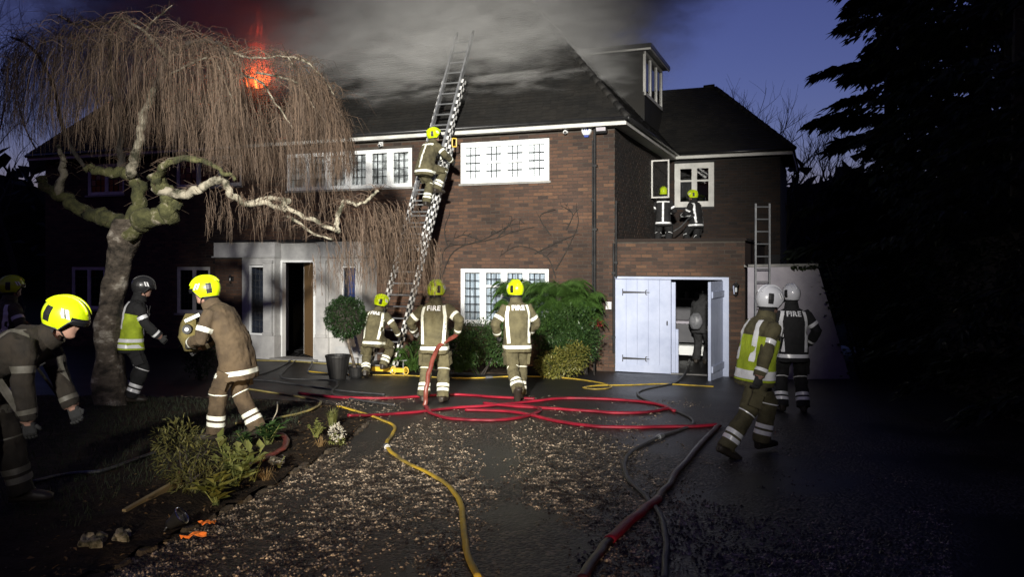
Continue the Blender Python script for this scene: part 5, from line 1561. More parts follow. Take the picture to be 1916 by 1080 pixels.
rail(TL * .34, TL * .86, .49, .10, True, dep=.12, wd=.045); rungs(TL * .34, TL * .86, .46, .10)
rail(TL * .50, TL, .40, .17, False, dep=.10, wd=.042); rungs(TL * .50, TL, .37, .17)
for sg in (-1, 1):
    mb = MB(); mb.tube([lrx * sg * .20 + lout * .17 + ldir * (TL - .02), lrx * sg * .20 + lout * .17 + ldir * (TL + .12)], .03, 8); mb.build('head_roller', M['gutter'], ladder)
mb = MB(); p = lad(.93) - LB + lrx * .33 + lout * .06
for q0, q1 in (((0, 0, -.08), (.09, 0, -.08)), ((.09, 0, -.08), (.09, 0, .1)), ((.09, 0, .1), (0, 0, .1)), ((0, 0, .1), (0, 0, -.08))):
    mb.tube([p + Vector(q0), p + Vector(q1)], .014, 6)
mb.build('pawl_handle', M['yellow_metal'], ladder)
# yellow stabiliser beam at the foot
mb = MB(); mb.box(lrx * 0 + Vector((0, 0, .10)), (1.22, .10, .085), Matrix.Rotation(HANG, 3, 'Z')); mb.build('foot_beam', M['yellow_metal'], ladder)
for s in (-.52, .55):
    mb = MB(); c = lrx * s + lout * .0 + Vector((0, -.02, 0))
    mb.tube([c + Vector((0, 0, -.01)), c + Vector((0, 0, .30))], .014, 8); mb.tube([c + Vector((-.09, 0, .30)), c + Vector((.09, 0, .30))], .011, 6)
    mb.box(c + Vector((0, 0, .012)), (.15, .15, .02)); mb.build('jack', M['alu'], ladder)
for s in (-.6, -.33, .33, .62):
    mb = MB(); c = lrx * s + Vector((0, -.07, .1))
    pr = [c + Vector((math.cos(a) * .05, 0, math.sin(a) * .075)) for a in [i * math.pi / 6 for i in range(13)]]
    mb.tube(pr, .012, 6); mb.build('beam_handle', M['yellow_metal'], ladder)

# ---- the short ladder beside the garage
b0 = at(1427, 690, 15.1); b0.z = gz(0, 15.1)
top = at(1427, 381, 15.62)
sl_ = empty('short_ladder', b0); tag(sl_, 'short plain aluminium ladder standing against the grey wall beside the garage', 'ladder')
sd = (top - b0); sdn = sd.normalized()
for sg in (-1, 1):
    mb = MB(); x = Vector((sg * .135, 0, 0)); mb.tube([x, x + sd], .021, 6); mb.build('rail', M['alu'], sl_)
s = .2
while s < sd.length:
    mb = MB(); mb.tube([Vector((-.135, 0, 0)) + sdn * s, Vector((.135, 0, 0)) + sdn * s], .013, 6); mb.build('rung', M['alu'], sl_); s += .245

# ------------------------------------------------------------------ hoses
def land_z(x, y):
    return bed_z(x, y) if in_poly(x, y, EDGE_S) else drive_z(x, y)
def hose(name, label, pts, r, mat, group=None, flat=.62, couplings=(), red_range=None):
    """pts: (px,py) on the ground, or Vectors in space"""
    P = []
    for p in pts:
        if isinstance(p, Vector): P.append(p)
        else:
            g = surf_hit(p[0], p[1], land_z)
            P.append(Vector((g.x, g.y, g.z + r * flat)))
    o0 = P[0].copy()
    S = smooth_path([p - o0 for p in P], 10)
    wob = [Vector((noise.noise((i * .23, r * 90, o0.x)), noise.noise((i * .23, 7, o0.y)), 0)) * r * .5 for i in range(len(S))]
    S = [p + w for p, w in zip(S, wob)]
    mb = MB(); mb.tube(S, [r * (1 + .07 * noise.noise((i * .5, o0.x, 3))) for i in range(len(S))], 12, True, flat=flat)
    e = empty(name, o0); tag(e, label, 'hose', group)
    mb.build('hose_body', mat, e, smooth=True)
    if red_range:
        i0, i1 = int(red_range[0] * len(S)), int(red_range[1] * len(S)); mb = MB(); mb.tube(S[i0:i1], [r * 1.22] * (i1 - i0), 12, True, flat=flat * 1.1); mb.build('red_stretch', M['hose_red'], e, smooth=True)  # added outer tube that colours one stretch of the hose red
    for c in couplings:
        i = min(len(S) - 2, max(0, int(c * (len(S) - 1)))); d = (S[i + 1] - S[i]).normalized()
        mb = MB(); mb.tube([S[i] - d * .08, S[i] - d * .05, S[i] - d * .049, S[i] + d * .049, S[i] + d * .05, S[i] + d * .08], [r * 1.15, r * 1.2, r * 1.5, r * 1.5, r * 1.2, r * 1.15], 12); mb.build('coupling', M['alu'], e)
    return e
RH, YH, GH = .034, .020, .023
hose('red_hose', 'longest red hose running from the bed end past both central firefighters', [(652, 781), (720, 779), (790, 773), (850, 766), (900, 763), (960, 758), (1010, 752), (1060, 748), (1140, 750), (1205, 755), (1240, 762), (1262, 772)], RH, M['hose_red'])
hose('red_hose', 'red hose behind the feet of the hose carrying firefighter', [(560, 738), (620, 745), (690, 748), (760, 746), (830, 741), (880, 742), (930, 746), (1000, 749)], RH, M['hose_red'])
hose('red_hose', 'bright red hose curving out from the walking firefighter towards the garage', [(905, 757), (960, 763), (1040, 768), (1100, 772), (1160, 776), (1215, 774), (1250, 767)], RH, M['hose_red'])
hose('red_hose', 'lowest red hose sweeping right to the man in the yellow vest', [(870, 770), (940, 772), (985, 778), (1040, 791), (1110, 801), (1180, 803), (1250, 802), (1300, 801), (1340, 798)], RH, M['hose_red'])
hose('red_hose', 'dark red hose lying towards the camera at lower right', [(1345, 800), (1330, 815), (1298, 850), (1260, 900), (1230, 938), (1190, 972), (1150, 1006), (1118, 1045), (1090, 1090)], .034, M['hose_dark'], red_range=(.50, .80))
hose('black_hose', 'thin dark hose winding from the garage towards the bottom right of the picture', [hw(hx(1290, 2.6), 2.6, .03), hw(hx(1286, .3), .3, .09), (1268, 716), (1242, 723), (1205, 731), (1193, 739), (1206, 749), (1250, 765), (1288, 782), (1298, 793), (1284, 803), (1240, 818), (1190, 842), (1168, 868), (1176, 900), (1205, 930), (1232, 962), (1245, 1010), (1243, 1090)], GH, M['hose_grey'], couplings=(.62,))
hose('yellow_hose', 'yellow hose running along the front of the house past the ladder foot', [(575, 696), (640, 702), (700, 703), (760, 704), (830, 708), (890, 709), (950, 706), (1005, 706), (1060, 709), (1100, 714), (1135, 721), (1142, 727), (1115, 730), (1092, 727), (1120, 723), (1180, 722), (1240, 720), (1300, 723), (1335, 725)], YH, M['hose_yellow'], couplings=(.3,))
hose('yellow_hose', 'yellow hose snaking down the gravel to the bottom of the picture', [(632, 762), (672, 773), (712, 787), (737, 800), (735, 815), (723, 832), (733, 850), (765, 870), (805, 890), (838, 912), (860, 942), (867, 985), (872, 1025), (893, 1085)], .023, M['hose_yellow'], couplings=(.42,))
hose('grey_hose', 'grey hose curling by the door step into the dark drive', [(470, 705), (500, 697), (520, 690), (538, 680), (552, 668), (560, 662), (552, 658), (570, 655)], GH, M['hose_grey'], 'dark hoses in front of the porch')
hose('grey_hose', 'grey hose with an elbow running from the door step to the drive', [(580, 652), (578, 665), (560, 672), (540, 688), (526, 703), (535, 710), (580, 712), (625, 714), (632, 722), (621, 735), (632, 742), (680, 752), (740, 760)], GH, M['hose_grey'], 'dark hoses in front of the porch')
hose('grey_hose', 'grey hose stretched level across the front of the porch', [(440, 675), (500, 676), (560, 678), (610, 682), (645, 681), (690, 684)], GH, M['hose_olive'], 'dark hoses in front of the porch')
hose('grey_hose', 'grey hose looping beside the planter', [(574, 655), (583, 672), (582, 685), (576, 697), (590, 701), (640, 702)], GH, M['hose_grey'], 'dark hoses in front of the porch')
hose('grey_hose', 'grey hose lowest of the bundle behind the bed', [(455, 728), (500, 735), (540, 741), (580, 748), (600, 754), (592, 764), (560, 776), (500, 788), (440, 795)], GH, M['hose_olive'], 'dark hoses in front of the porch')
hose('grey_hose', 'grey hose in the middle of the bundle left of the door', [(450, 712), (500, 714), (560, 722), (640, 733), (720, 740)], GH, M['hose_grey'], 'dark hoses in front of the porch')
hose('grey_hose', 'grey hose slanting up to the left end of the door step', [(480, 704), (510, 694), (540, 679), (560, 668), (590, 658)], GH, M['hose_grey'], 'dark hoses in front of the porch')
hose('brown_hose', 'dark reddish hose looped through the planted bed', [(398, 912), (430, 890), (470, 872), (505, 858), (530, 842), (536, 828), (525, 818), (500, 820)], .034, M['hose_brown'])
hose('grey_hose', 'dim hose lying across the turf left of the bed plants', [(60, 905), (130, 890), (190, 885), (240, 868), (290, 850)], GH, M['hose_grey'])
# ------------------------------------------------------------------ people
def cloth(name, c1, c2, rough=.85):
    return mk(name, tuple(v * .62 for v in c1), rough, col2=c2, nscale=4.2, bump=.5, bscale=150, ndetail=9, lo=.33, hi=.60)
M['tan'] = cloth('tan_turnout_cloth', (0.070, 0.061, 0.030), (0.128, 0.113, 0.058))
M['tan_brown'] = cloth('dark_tan_turnout_cloth', (0.070, 0.047, 0.026), (0.115, 0.080, 0.044))
M['tan_dark'] = cloth('shaded_turnout_cloth', (0.011, 0.008, 0.005), (0.026, 0.019, 0.012))  # turnout cloth darkened for the dim light on the nearest figure
M['black_cloth'] = cloth('black_turnout_cloth', (0.010, 0.010, 0.011), (0.020, 0.020, 0.021))
M['grey_cloth'] = cloth('grey_overall_cloth', (0.022, 0.022, 0.025), (0.038, 0.038, 0.04))
M['hivis'] = cloth('yellow_vest_cloth', (0.42, 0.55, 0.02), (0.52, 0.66, 0.04))
M['skin'] = mk('skin', (0.34, 0.19, 0.14), .5, col2=(0.42, 0.25, 0.19), nscale=9, bump=.1, bscale=120)
M['boot'] = mk('boot_leather', (0.02, 0.016, 0.012), .5, col2=(0.04, 0.032, 0.024), nscale=12)
M['glove'] = cloth('dark_glove_leather', (0.02, 0.021, 0.022), (0.04, 0.04, 0.04))
M['glove_grey'] = cloth('grey_glove_leather', (0.12, 0.12, 0.115), (0.2, 0.2, 0.19))
M['reflect'] = mk('reflective_tape', (0.86, 0.88, 0.74), .35, col2=(0.93, 0.95, 0.84), nscale=30, spec=.8)
M['reflect_w'] = mk('silver_reflective_tape', (0.86, 0.87, 0.88), .3, col2=(0.95, 0.96, 0.97), nscale=30, spec=.9)
M['dull_tape'] = mk('shaded_reflective_tape', (0.07, 0.065, 0.05), .6, col2=(0.13, 0.12, 0.10), nscale=12)  # reflective tape greyed to paint in the shade on the nearest figure
M['helmet_y'] = mk('fluorescent_helmet', (0.40, 0.53, 0.004), .30, col2=(0.60, 0.76, 0.008), nscale=7, coat=.35, lo=.3, hi=.5, bump=.06, bscale=40)
M['helmet_w'] = mk('white_helmet', (0.55, 0.56, 0.60), .3, col2=(0.62, 0.63, 0.67), nscale=4, coat=.4)
M['helmet_d'] = mk('dark_helmet', (0.02, 0.02, 0.022), .35, col2=(0.03, 0.03, 0.03), nscale=4, coat=.3)
M['trim'] = mk('black_trim', (0.012, 0.012, 0.013), .5)
M['visor'] = mk('smoked_visor', (0.012, 0.012, 0.014), .12, spec=.8)
M['eye'] = mk('eye_white', (0.7, 0.7, 0.68), .2)
M['mask_bag'] = cloth('yellowish_bag_cloth', (0.10, 0.08, 0.024), (0.18, 0.145, 0.045))
M['pale_bag'] = mk('crumpled_pale_plastic', (0.13, 0.135, 0.145), .4, col2=(0.22, 0.22, 0.24), nscale=9, bump=.5, bscale=14)

def RX(a): return Matrix.Rotation(RAD(a), 3, 'X')
def RY_(a): return Matrix.Rotation(RAD(a), 3, 'Y')
def RZ_(a): return Matrix.Rotation(RAD(a), 3, 'Z')
def ell_ring(c, X, Y, rx, ry, n=20, p=2.4):
    out = []
    for j in range(n):
        a = 2 * math.pi * j / n; ca, sa = math.cos(a), math.sin(a)
        out.append(c + X * (math.copysign(abs(ca) ** (2 / p), ca) * rx) + Y * (math.copysign(abs(sa) ** (2 / p), sa) * ry))
    return out
def ik(a, t, l1, l2, pole):
    d = t - a; L = d.length
    mx = (l1 + l2) * .997
    if L > mx: t = a + d * (mx / L); d = t - a; L = mx
    x = (l1 * l1 - l2 * l2 + L * L) / (2 * L); h = math.sqrt(max(0, l1 * l1 - x * x))
    dn = d.normalized(); pp = pole - dn * pole.dot(dn); pp = pp.normalized() if pp.length > 1e-5 else dn.orthogonal().normalized()
    return a + dn * x + pp * h, t
def limb_rings(mb, pts, radii, n=14, m=0):
    """tapered limb through a polyline, ring planes bisecting the joints"""
    P = [Vector(p) for p in pts]; k = len(P); rings = []
    t0 = (P[1] - P[0]).normalized(); nrm = t0.orthogonal().normalized()
    for i in range(k):
        t = (P[min(i + 1, k - 1)] - P[max(0, i - 1)]).normalized()
        nrm = (nrm - t * nrm.dot(t)).normalized(); bi = t.cross(nrm)
        rings.append(ell_ring(P[i], nrm, bi, radii[i], radii[i], n, 2.0))
    mb.loft(rings, True, m)
def seg(a, b, ts): return [a.lerp(b, t) for t in ts]

SHAPE = dict(jacket_hem=(.225, .165), waist=(.205, .150), chest=(.215, .155), shoulder=(.195, .115))
def person(label, loc, rz, pose, outfit, group=None, voxel=.012, name='person', seed=1):
    root = empty(name, loc, RAD(rz))
    tag(root, label, 'person', group)
    g = pose.get
    S = g('scale', 1.0)
    hip = Vector(g('hip', (0, 0, .90)))
    lean, bend, side, twist = g('lean', 4), g('bend', 4), g('side', 0), g('twist', 0)
    Rh = RZ_(g('hipyaw', 0)) @ RX(-lean * .45) @ RY_(side * .5)
    Rl = RZ_(g('hipyaw', 0)) @ RX(-lean) @ RY_(side)
    Ru = Rl @ RZ_(twist) @ RX(-bend)
    waist = hip + Rl @ Vector((0, 0, .15))
    chest = waist + Ru @ Vector((0, 0, .20))
    shl = waist + Ru @ Vector((0, -.005, .34))
    neck = waist + Ru @ Vector((0, .0, .415))
    Rhd = RZ_(g('headyaw', 0)) @ RX(-g('headpitch', 0)) @ RY_(g('headroll', 0))
    head = neck + (Ru @ Vector((0, .02, .06))) + Rhd @ Vector((0, .02, .105))
    mb = MB(); src = []
    JK, TR, BT, SK = 0, 1, 2, 3
    hemlen = g('hem', .20)
    hem = hip + Rh @ Vector((0, -.01, -hemlen))
    X = Vector((1, 0, 0)); Y = Vector((0, 1, 0))
    def ring(c, R, w, d): return ell_ring(c, R @ X, R @ Y, w, d, 24, 2.7)
    bulk = g('bulk', 1.0)
    tr = [ring(hem, Rh, .215 * bulk, .165 * bulk), ring(hip + Rh @ Vector((0, 0, -.05)), Rh, .212 * bulk, .158 * bulk), ring(waist, Rl, .198 * bulk, .145 * bulk), ring(chest, Ru, .212 * bulk, .150 * bulk),
          ring(waist + Ru @ Vector((0, -.005, .30)), Ru, .205 * bulk, .130 * bulk), ring(shl + Ru @ Vector((0, 0, .02)), Ru, .165, .105), ring(neck + Ru @ Vector((0, .005, .0)), Ru, .085, .085), ring(neck + Ru @ Vector((0, .02, .05)), Ru, .082, .085)]
    mb.loft(tr, True, JK)
    # pelvis under the jacket
    mb.loft([ring(hip + Rh @ Vector((0, 0, -.12)), Rh, .17, .13), ring(hip + Rh @ Vector((0, 0, .06)), Rh, .18, .13)], True, TR)
    # arms
    joints = {}
    for sg, key in ((-1, 'L'), (1, 'R')):
        sh = waist + Ru @ Vector((sg * .175, -.005, .315))
        tgt = Vector(g('hand' + key, (sg * .30, .08, .72)))
        pole = Vector(g('pole' + key, (sg * .5, -.8, -.3)))
        el, wr = ik(sh, tgt, .285, .255, pole)
        limb_rings(mb, [sh - (el - sh) * .12] + seg(sh, el, (.15, .5, .85)) + [el] + seg(el, wr, (.25, .7, 1.0)), [.075, .088, .080, .074, .073, .072, .066, .062], 14, JK)
        joints['arm' + key] = (sh, el, wr)
        # wrist stub in skin
        limb_rings(mb, [wr - (wr - el) * .1, wr + (wr - el).normalized() * .03], [.036, .034], 10, SK)
    # legs
    for sg, key in ((-1, 'L'), (1, 'R')):
        hj = hip + Rh @ Vector((sg * .095, 0, -.04))
        an = Vector(g('foot' + key, (sg * .12, 0, .10)))
        pole = Vector(g('knee' + key, (sg * .12, 1, 0)))
        kn, an = ik(hj, an, .415, .405, pole)
        limb_rings(mb, seg(hj, kn, (0, .3, .7)) + [kn] + seg(kn, an, (.25, .6, .93, 1.06)), [.115, .112, .100, .096, .096, .094, .096, .094], 16, TR)
        joints['leg' + key] = (hj, kn, an)
        # boot
        fy, fp = g('toeyaw' + key, sg * -10), g('toepitch' + key, 0)
        RF = RZ_(fy) @ RX(fp)
        base = an
        rr = []
        for (yy, zz, w, h) in ((-.10, -.045, .040, .045), (-.07, -.035, .048, .06), (0, -.03, .05, .066), (.08, -.052, .053, .046), (.15, -.062, .052, .036), (.19, -.07, .035, .026)):
            rr.append(ell_ring(base + RF @ Vector((0, yy + .02, zz)), RF @ X, RF @ Vector((0, 0, 1)), w, h, 12, 2.6))
        mb.loft(rr, True, BT)
        limb_rings(mb, [an + (kn - an) * .2, an + RF @ Vector((0, 0, -.03))], [.062, .058], 12, BT)
    # neck and head
    limb_rings(mb, [neck - Ru @ Vector((0, 0, .05)), head + Rhd @ Vector((0, -.02, -.04))], [.062, .058], 12, SK)
    hr = []
    for (zz, w, d, yo) in ((-.118, .022, .022, .060), (-.108, .042, .044, .046), (-.085, .056, .070, .026), (-.055, .064, .086, .012), (-.02, .069, .094, .006), (.02, .074, .098, .0), (.055, .074, .098, -.004), (.09, .060, .082, -.006), (.115, .03, .04, -.006)):
        hr.append(ell_ring(head + Rhd @ Vector((0, yo, zz)), Rhd @ X, Rhd @ Y, w, d, 18, 2.15))
    mb.loft(hr, True, SK)
    def hp(x, y, z): return head + Rhd @ Vector((x, y, z))
    # nose, brow, lips, ears
    mb.loft([[hp(-.010, .088, .018), hp(.010, .088, .018), hp(.0, .100, .018)], [hp(-.016, .085, -.022), hp(.016, .085, -.022), hp(0, .124, -.026)], [hp(-.014, .085, -.034), hp(.014, .085, -.034), hp(0, .110, -.036)]], True, SK)
    limb_rings(mb, [hp(-.042, .080, .026), hp(0, .096, .03), hp(.042, .080, .026)], [.011, .012, .011], 8, SK)
    limb_rings(mb, [hp(-.022, .086, -.060), hp(0, .097, -.058), hp(.022, .086, -.060)], [.008, .010, .008], 8, SK)
    limb_rings(mb, [hp(-.018, .080, -.092), hp(0, .090, -.094), hp(.018, .080, -.092)], [.016, .018, .016], 8, SK)
    for sg in (-1, 1):
        limb_rings(mb, [hp(sg * .070, -.005, -.035), hp(sg * .080, -.012, -.005), hp(sg * .076, -.01, .02)], [.012, .017, .012], 8, SK)
    # one continuous skin over the whole figure
    me0 = bpy.data.meshes.new('body_source'); me0.from_pydata(mb.v, [], mb.f); me0.update()
    bm = bmesh.new(); bm.from_mesh(me0); bmesh.ops.recalc_face_normals(bm, faces=bm.faces); bm.to_mesh(me0); bm.free()
    tmp = bpy.data.objects.new('body_source', me0); COL.objects.link(tmp)
    md = tmp.modifiers.new('skin', 'REMESH'); md.mode = 'VOXEL'; md.voxel_size = voxel
    sm = tmp.modifiers.new('smooth', 'SMOOTH'); sm.factor = .5; sm.iterations = 3
    dg = bpy.context.evaluated_depsgraph_get(); dg.update()
    me = bpy.data.meshes.new_from_object(tmp.evaluated_get(dg))
    bpy.data.objects.remove(tmp); 
    me.name = 'body'
    # materials from the nearest source surface
    kd_v = []; 
    for f, mi in zip(mb.f, mb.m):
        vs = [Vector(mb.v[i]) for i in f]
        c = sum(vs, Vector()) / len(vs)
        kd_v.append((c, mi))
        if len(vs) == 4:
            for a, b in ((0, 1), (1, 2), (2, 3), (3, 0)): kd_v.append(((vs[a] + vs[b]) / 2 * .5 + c * .5, mi))
    kd = kdtree.KDTree(len(kd_v))
    for i, (c, mi) in enumerate(kd_v): kd.insert(c, i)
    kd.balance()
    me.materials.clear()
    for mm in (outfit['jacket'], outfit['trousers'], outfit.get('boot', M['boot']), M['skin']): me.materials.append(mm)
    idx = []
    for p in me.polygons:
        _, i, _ = kd.find(p.center); idx.append(kd_v[i][1])
    me.polygons.foreach_set('material_index', idx)
    me.polygons.foreach_set('use_smooth', [True] * len(me.polygons))
    # folds in the cloth
    vm = [3] * len(me.vertices)
    for p in me.polygons:
        for v in p.vertices: vm[v] = min(vm[v], idx[p.index])
    nrm = [v.normal.copy() for v in me.vertices]
    for v, n_, m_ in zip(me.vertices, nrm, vm):
        if m_ < 2:
            c = v.co
            f = noise.noise((c.x * 9 + seed * 3.1, c.y * 9, c.z * 5.0 + c.x * 4)) + .6 * noise.noise((c.x * 20 + seed, c.y * 20, c.z * 13 - c.x * 9))
            f2 = abs(noise.noise((c.x * 7 + 3, c.y * 7 + seed, c.z * 11 + c.y * 6)))
            f3 = noise.ridged_multi_fractal((c.x * 5 + seed, c.y * 5, c.z * 8), .9, 2.1, 3, 1.0, 2.0)
            v.co = c + n_ * (.011 * f - .014 * f2 - .0055 * (f3 - 1.0))
    me.update()
    body = bpy.data.objects.new('body', me); COL.objects.link(body); body.parent = root
    bvh = BVHTree.FromPolygons([v.co.copy() for v in me.vertices], [tuple(p.vertices) for p in me.polygons])

    # -------- reflective tape laid on the cloth
    def band(c, ax, w, rmax, mat, nm='reflective_band', n=30, lift=.004, ref=None):
        ax = ax.normalized(); a = ax.orthogonal().normalized(); b = ax.cross(a)
        t = MB(); rings = []
        for off in (-w / 2, 0, w / 2):
            ring_ = []
            for j in range(n):
                an_ = 2 * math.pi * j / n; d = a * math.cos(an_) + b * math.sin(an_)
                h = bvh.ray_cast(c + ax * off, d, rmax)
                r = (h[3] if h[0] is not None else rmax * .8)
                ring_.append((c + ax * off, d, r))
            # even out stray hits
            rs_ = [q[2] for q in ring_]
            ring_ = [q[0] + q[1] * (min(q[2], 1.25 * sorted(rs_)[n // 2]) + lift) for q in ring_]
            rings.append(ring_)
        t.loft(rings, False); t.build(nm, mat, root, smooth=True)
    def strip(R, org, pts, w, mat, nm='reflective_strip', back=True, lift=.005, vertical=True):
        """pts: list of (x,z) in the frame R at org, cast from behind (or in front) onto the jacket"""
        t = MB(); prev = None
        P = [Vector((a, 0, b)) for a, b in pts]; dense = []
        for a, b in zip(P[:-1], P[1:]):
            m_ = max(2, int((b - a).length / .02))
            dense += [a.lerp(b, i / m_) for i in range(m_)]
        dense.append(P[-1])
        sy = -1 if back else 1
        for i, q in enumerate(dense):
            d = dense[min(i + 1, len(dense) - 1)] - dense[max(0, i - 1)]; d.normalize()
            s = Vector((d.z, 0, -d.x)) * w / 2
            row = []
            for e_ in (q - s, q, q + s):
                o_ = org + R @ Vector((e_.x, sy * .5, e_.z)); h = bvh.ray_cast(o_, R @ Vector((0, -sy, 0)), .62)
                row.append(h[0] + R @ Vector((0, sy * lift, 0)) if h[0] is not None else None)
            if None in row: prev = None; continue
            if prev is not None:
                b0 = len(t.v); t.v.extend([tuple(v) for v in prev + row]); t.f += [(b0, b0 + 1, b0 + 4, b0 + 3), (b0 + 1, b0 + 2, b0 + 5, b0 + 4)]; t.m += [0, 0]
            prev = row
        if t.v: t.build(nm, mat, root, smooth=True)
    refl = outfit.get('tape', M['reflect'])
    tk = outfit.get('tape_set', 'full')
    if tk != 'none':
        band(hip + Rh @ Vector((0, 0, -hemlen + .085)), Rh @ Vector((0, 0, 1)), .05, .34, refl, n=44)
        for key in 'LR':
            sh, el, wr = joints['arm' + key]
            band(sh.lerp(el, .62), el - sh, .05, .13, refl)
            band(el.lerp(wr, .72), wr - el, .035, .11, refl)
            hj, kn, an = joints['leg' + key]
            band(kn.lerp(an, .62), an - kn, .045, .15, refl); band(kn.lerp(an, .79), an - kn, .045, .15, refl)
            band(kn.lerp(an, .02), an - kn, .012, .16, refl)
        if tk == 'full':
            for sx in (-.165, .165):
                strip(Ru, waist, [(sx * .93, -.22), (sx, 0.0), (sx * 1.05, .2), (sx * .85, .36)], .045, refl, back=True)
                strip(Ru, waist, [(sx * .93, -.22), (sx, 0.0), (sx * 1.02, .2), (sx * .8, .34)], .045, refl, back=False)
        elif tk == 'centre':
            strip(Ru, waist, [(0, -.26), (0, .30)], .05, refl, back=True); strip(Ru, waist, [(-.17, .29), (.17, .29)], .05, refl, back=True)
            strip(Ru, waist, [(-.1, -.2), (-.1, .3)], .05, refl, back=False)
    if tk != 'none':
        for key, sg in (('L', -1), ('R', 1)):
            hj, kn, an = joints['leg' + key]
            c = hj.lerp(kn, .62); ax = (kn - hj).normalized(); out = Vector((sg, -.25, 0)); out = (out - ax * out.dot(ax)).normalized(); sd_ = ax.cross(out)
            h = bvh.ray_cast(c, out, .2); r = h[3] if h[0] is not None else .1
            t = MB(); MM = Matrix((sd_, out, -ax)).transposed()
            t.box(c + out * (r + .004), (.13, .045, .17), MM, 0, .9); po_ = t.build('thigh_pocket', outfit['trousers'], root)
            t = MB(); t.box(c + out * (r + .012) - ax * .075, (.14, .045, .05), MM); t.build('pocket_flap', outfit['trousers'], po_)
        for sx, w_, h_ in ((.11, .06, .13),):
            o_ = waist + Ru @ Vector((sx, .5, .18)); h = bvh.ray_cast(o_, Ru @ Vector((0, -1, 0)), .6)
            if h[0] is not None:
                t = MB(); t.box(h[0] + Ru @ Vector((0, .018, 0)), (w_, .04, h_), Ru); ra = t.build('radio', M['trim'], root)
                t = MB(); t.tube([h[0] + Ru @ Vector((.02, .02, .06)), h[0] + Ru @ Vector((.02, .02, .17))], .006, 6); t.build('aerial', M['trim'], ra)
        t = MB(); cr_ = [ell_ring(neck + Ru @ Vector((0, .012, z_)), Ru @ X, Ru @ Y, w_, w_ * 1.0, 20, 2.0) for z_, w_ in ((-.02, .105), (.02, .098), (.06, .092), (.062, .085), (.02, .088))]
        t.loft(cr_, False); t.build('collar', outfit['jacket'], root, smooth=True)
    if outfit.get('fire'):
        cu = bpy.data.curves.new('lettering', 'FONT'); cu.body = 'FIRE'; cu.size = .104; cu.align_x = 'CENTER'; cu.offset = .0035; cu.space_character = 1.08; cu.resolution_u = 3
        to = bpy.data.objects.new('lettering', cu); COL.objects.link(to)
        dg = bpy.context.evaluated_depsgraph_get(); tm = bpy.data.meshes.new_from_object(to.evaluated_get(dg)); bpy.data.objects.remove(to)
        bm = bmesh.new(); bm.from_mesh(tm); bmesh.ops.triangulate(bm, faces=bm.faces); bmesh.ops.subdivide_edges(bm, edges=[e for e in bm.edges if e.calc_length() > .03], cuts=1, use_grid_fill=False)
        bmesh.ops.triangulate(bm, faces=bm.faces)
        for v in bm.verts:
            o_ = waist + Ru @ Vector((v.co.x, -.5, .278 + v.co.y)); h = bvh.ray_cast(o_, Ru @ Vector((0, 1, 0)), .62)
            v.co = (h[0] if h[0] is not None else o_ + Ru @ Vector((0, .38, 0))) + Ru @ Vector((0, -.008, 0))
        bm.to_mesh(tm); bm.free(); tm.materials.clear(); tm.materials.append(M['reflect_w']); tm.name = 'lettering'
        lo = bpy.data.objects.new('lettering', tm); COL.objects.link(lo); lo.parent = root
    if outfit.get('vest'):
        # sleeveless hi-vis tabard: a shell just proud of the jacket
        t = MB(); rings = []; n = 40
        for (c, R) in ((hip + Rh @ Vector((0, 0, -hemlen + .05)), Rh), (hip, Rh), (waist, Rl), (waist + Ru @ Vector((0, 0, .12)), Ru), (waist + Ru @ Vector((0, 0, .19)), Ru)):
            row = []
            for j in range(n):
                a_ = 2 * math.pi * j / n; d = R @ Vector((math.cos(a_), math.sin(a_), 0)); h = bvh.ray_cast(c, d, .4)
                row.append(c + d * (min(h[3] if h[0] is not None else .2, .25) + .014))
            rings.append(row)
        t.loft(rings, False); vo = t.build('vest', outfit['vest'], root, smooth=True)
        for zz in (-.02, -hemlen + .10):
            band_c = hip + Rh @ Vector((0, 0, zz)); 
            tt = MB(); rr_ = []
            for off in (-.025, .025):
                row = []
                for j in range(n):
                    a_ = 2 * math.pi * j / n; d = Rh @ Vector((math.cos(a_), math.sin(a_), 0)); c = band_c + Rh @ Vector((0, 0, off)); h = bvh.ray_cast(c, d, .4)
                    row.append(c + d * (min(h[3] if h[0] is not None else .2, .25) + .021))
                rr_.append(row)
            tt.loft(rr_, False); tt.build('reflective_band', M['reflect_w'], vo, smooth=True)
        for sx in (-.12, .12):
            for bk in (True, False):
                strip(Ru, waist, [(sx, -.08), (sx * 1.0, .2), (sx * .8, .36)], .06, M['reflect_w'], back=bk, lift=.020)
    # -------- gloves with separate, curled fingers
    for key, sg in (('L', -1), ('R', 1)):
        sh, el, wr = joints['arm' + key]
        f = (wr - el).normalized(); f = Vector(g('handdir' + key, f)).normalized()
        pn = Vector(g('palm' + key, (-sg, 0, 0))); pn = (pn - f * pn.dot(f)); pn = pn.normalized() if pn.length > .01 else f.orthogonal().normalized()
        s_ = f.cross(pn).normalized()              # across the palm
        curl = g('curl' + key, 45)
        t = MB()
        t.loft([ell_ring(wr + f * d_, s_, pn, w_, h_, 12, 2.6) for d_, w_, h_ in ((-.05, .043, .040), (.0, .038, .032), (.03, .042, .024), (.07, .048, .021), (.098, .046, .017))])
        for k, (off, ln) in enumerate(((-.034, .070), (-.012, .080), (.011, .076), (.033, .060))):
            p = wr + f * .088 + s_ * off; d = f.copy(); pts = [p]
            for q in range(3):
                d = (Matrix.Rotation(RAD(curl * (.7 + .25 * q)), 3, f.cross(pn)) @ d).normalized(); p = p + d * ln * (.42, .32, .26)[q]; pts.append(p)
            t.tube(pts, [.0115, .011, .010, .008], 8)
        ts = s_ * (sg if g('thumb' + key, 1) > 0 else -sg)
        p = wr + f * .035 + ts * .038
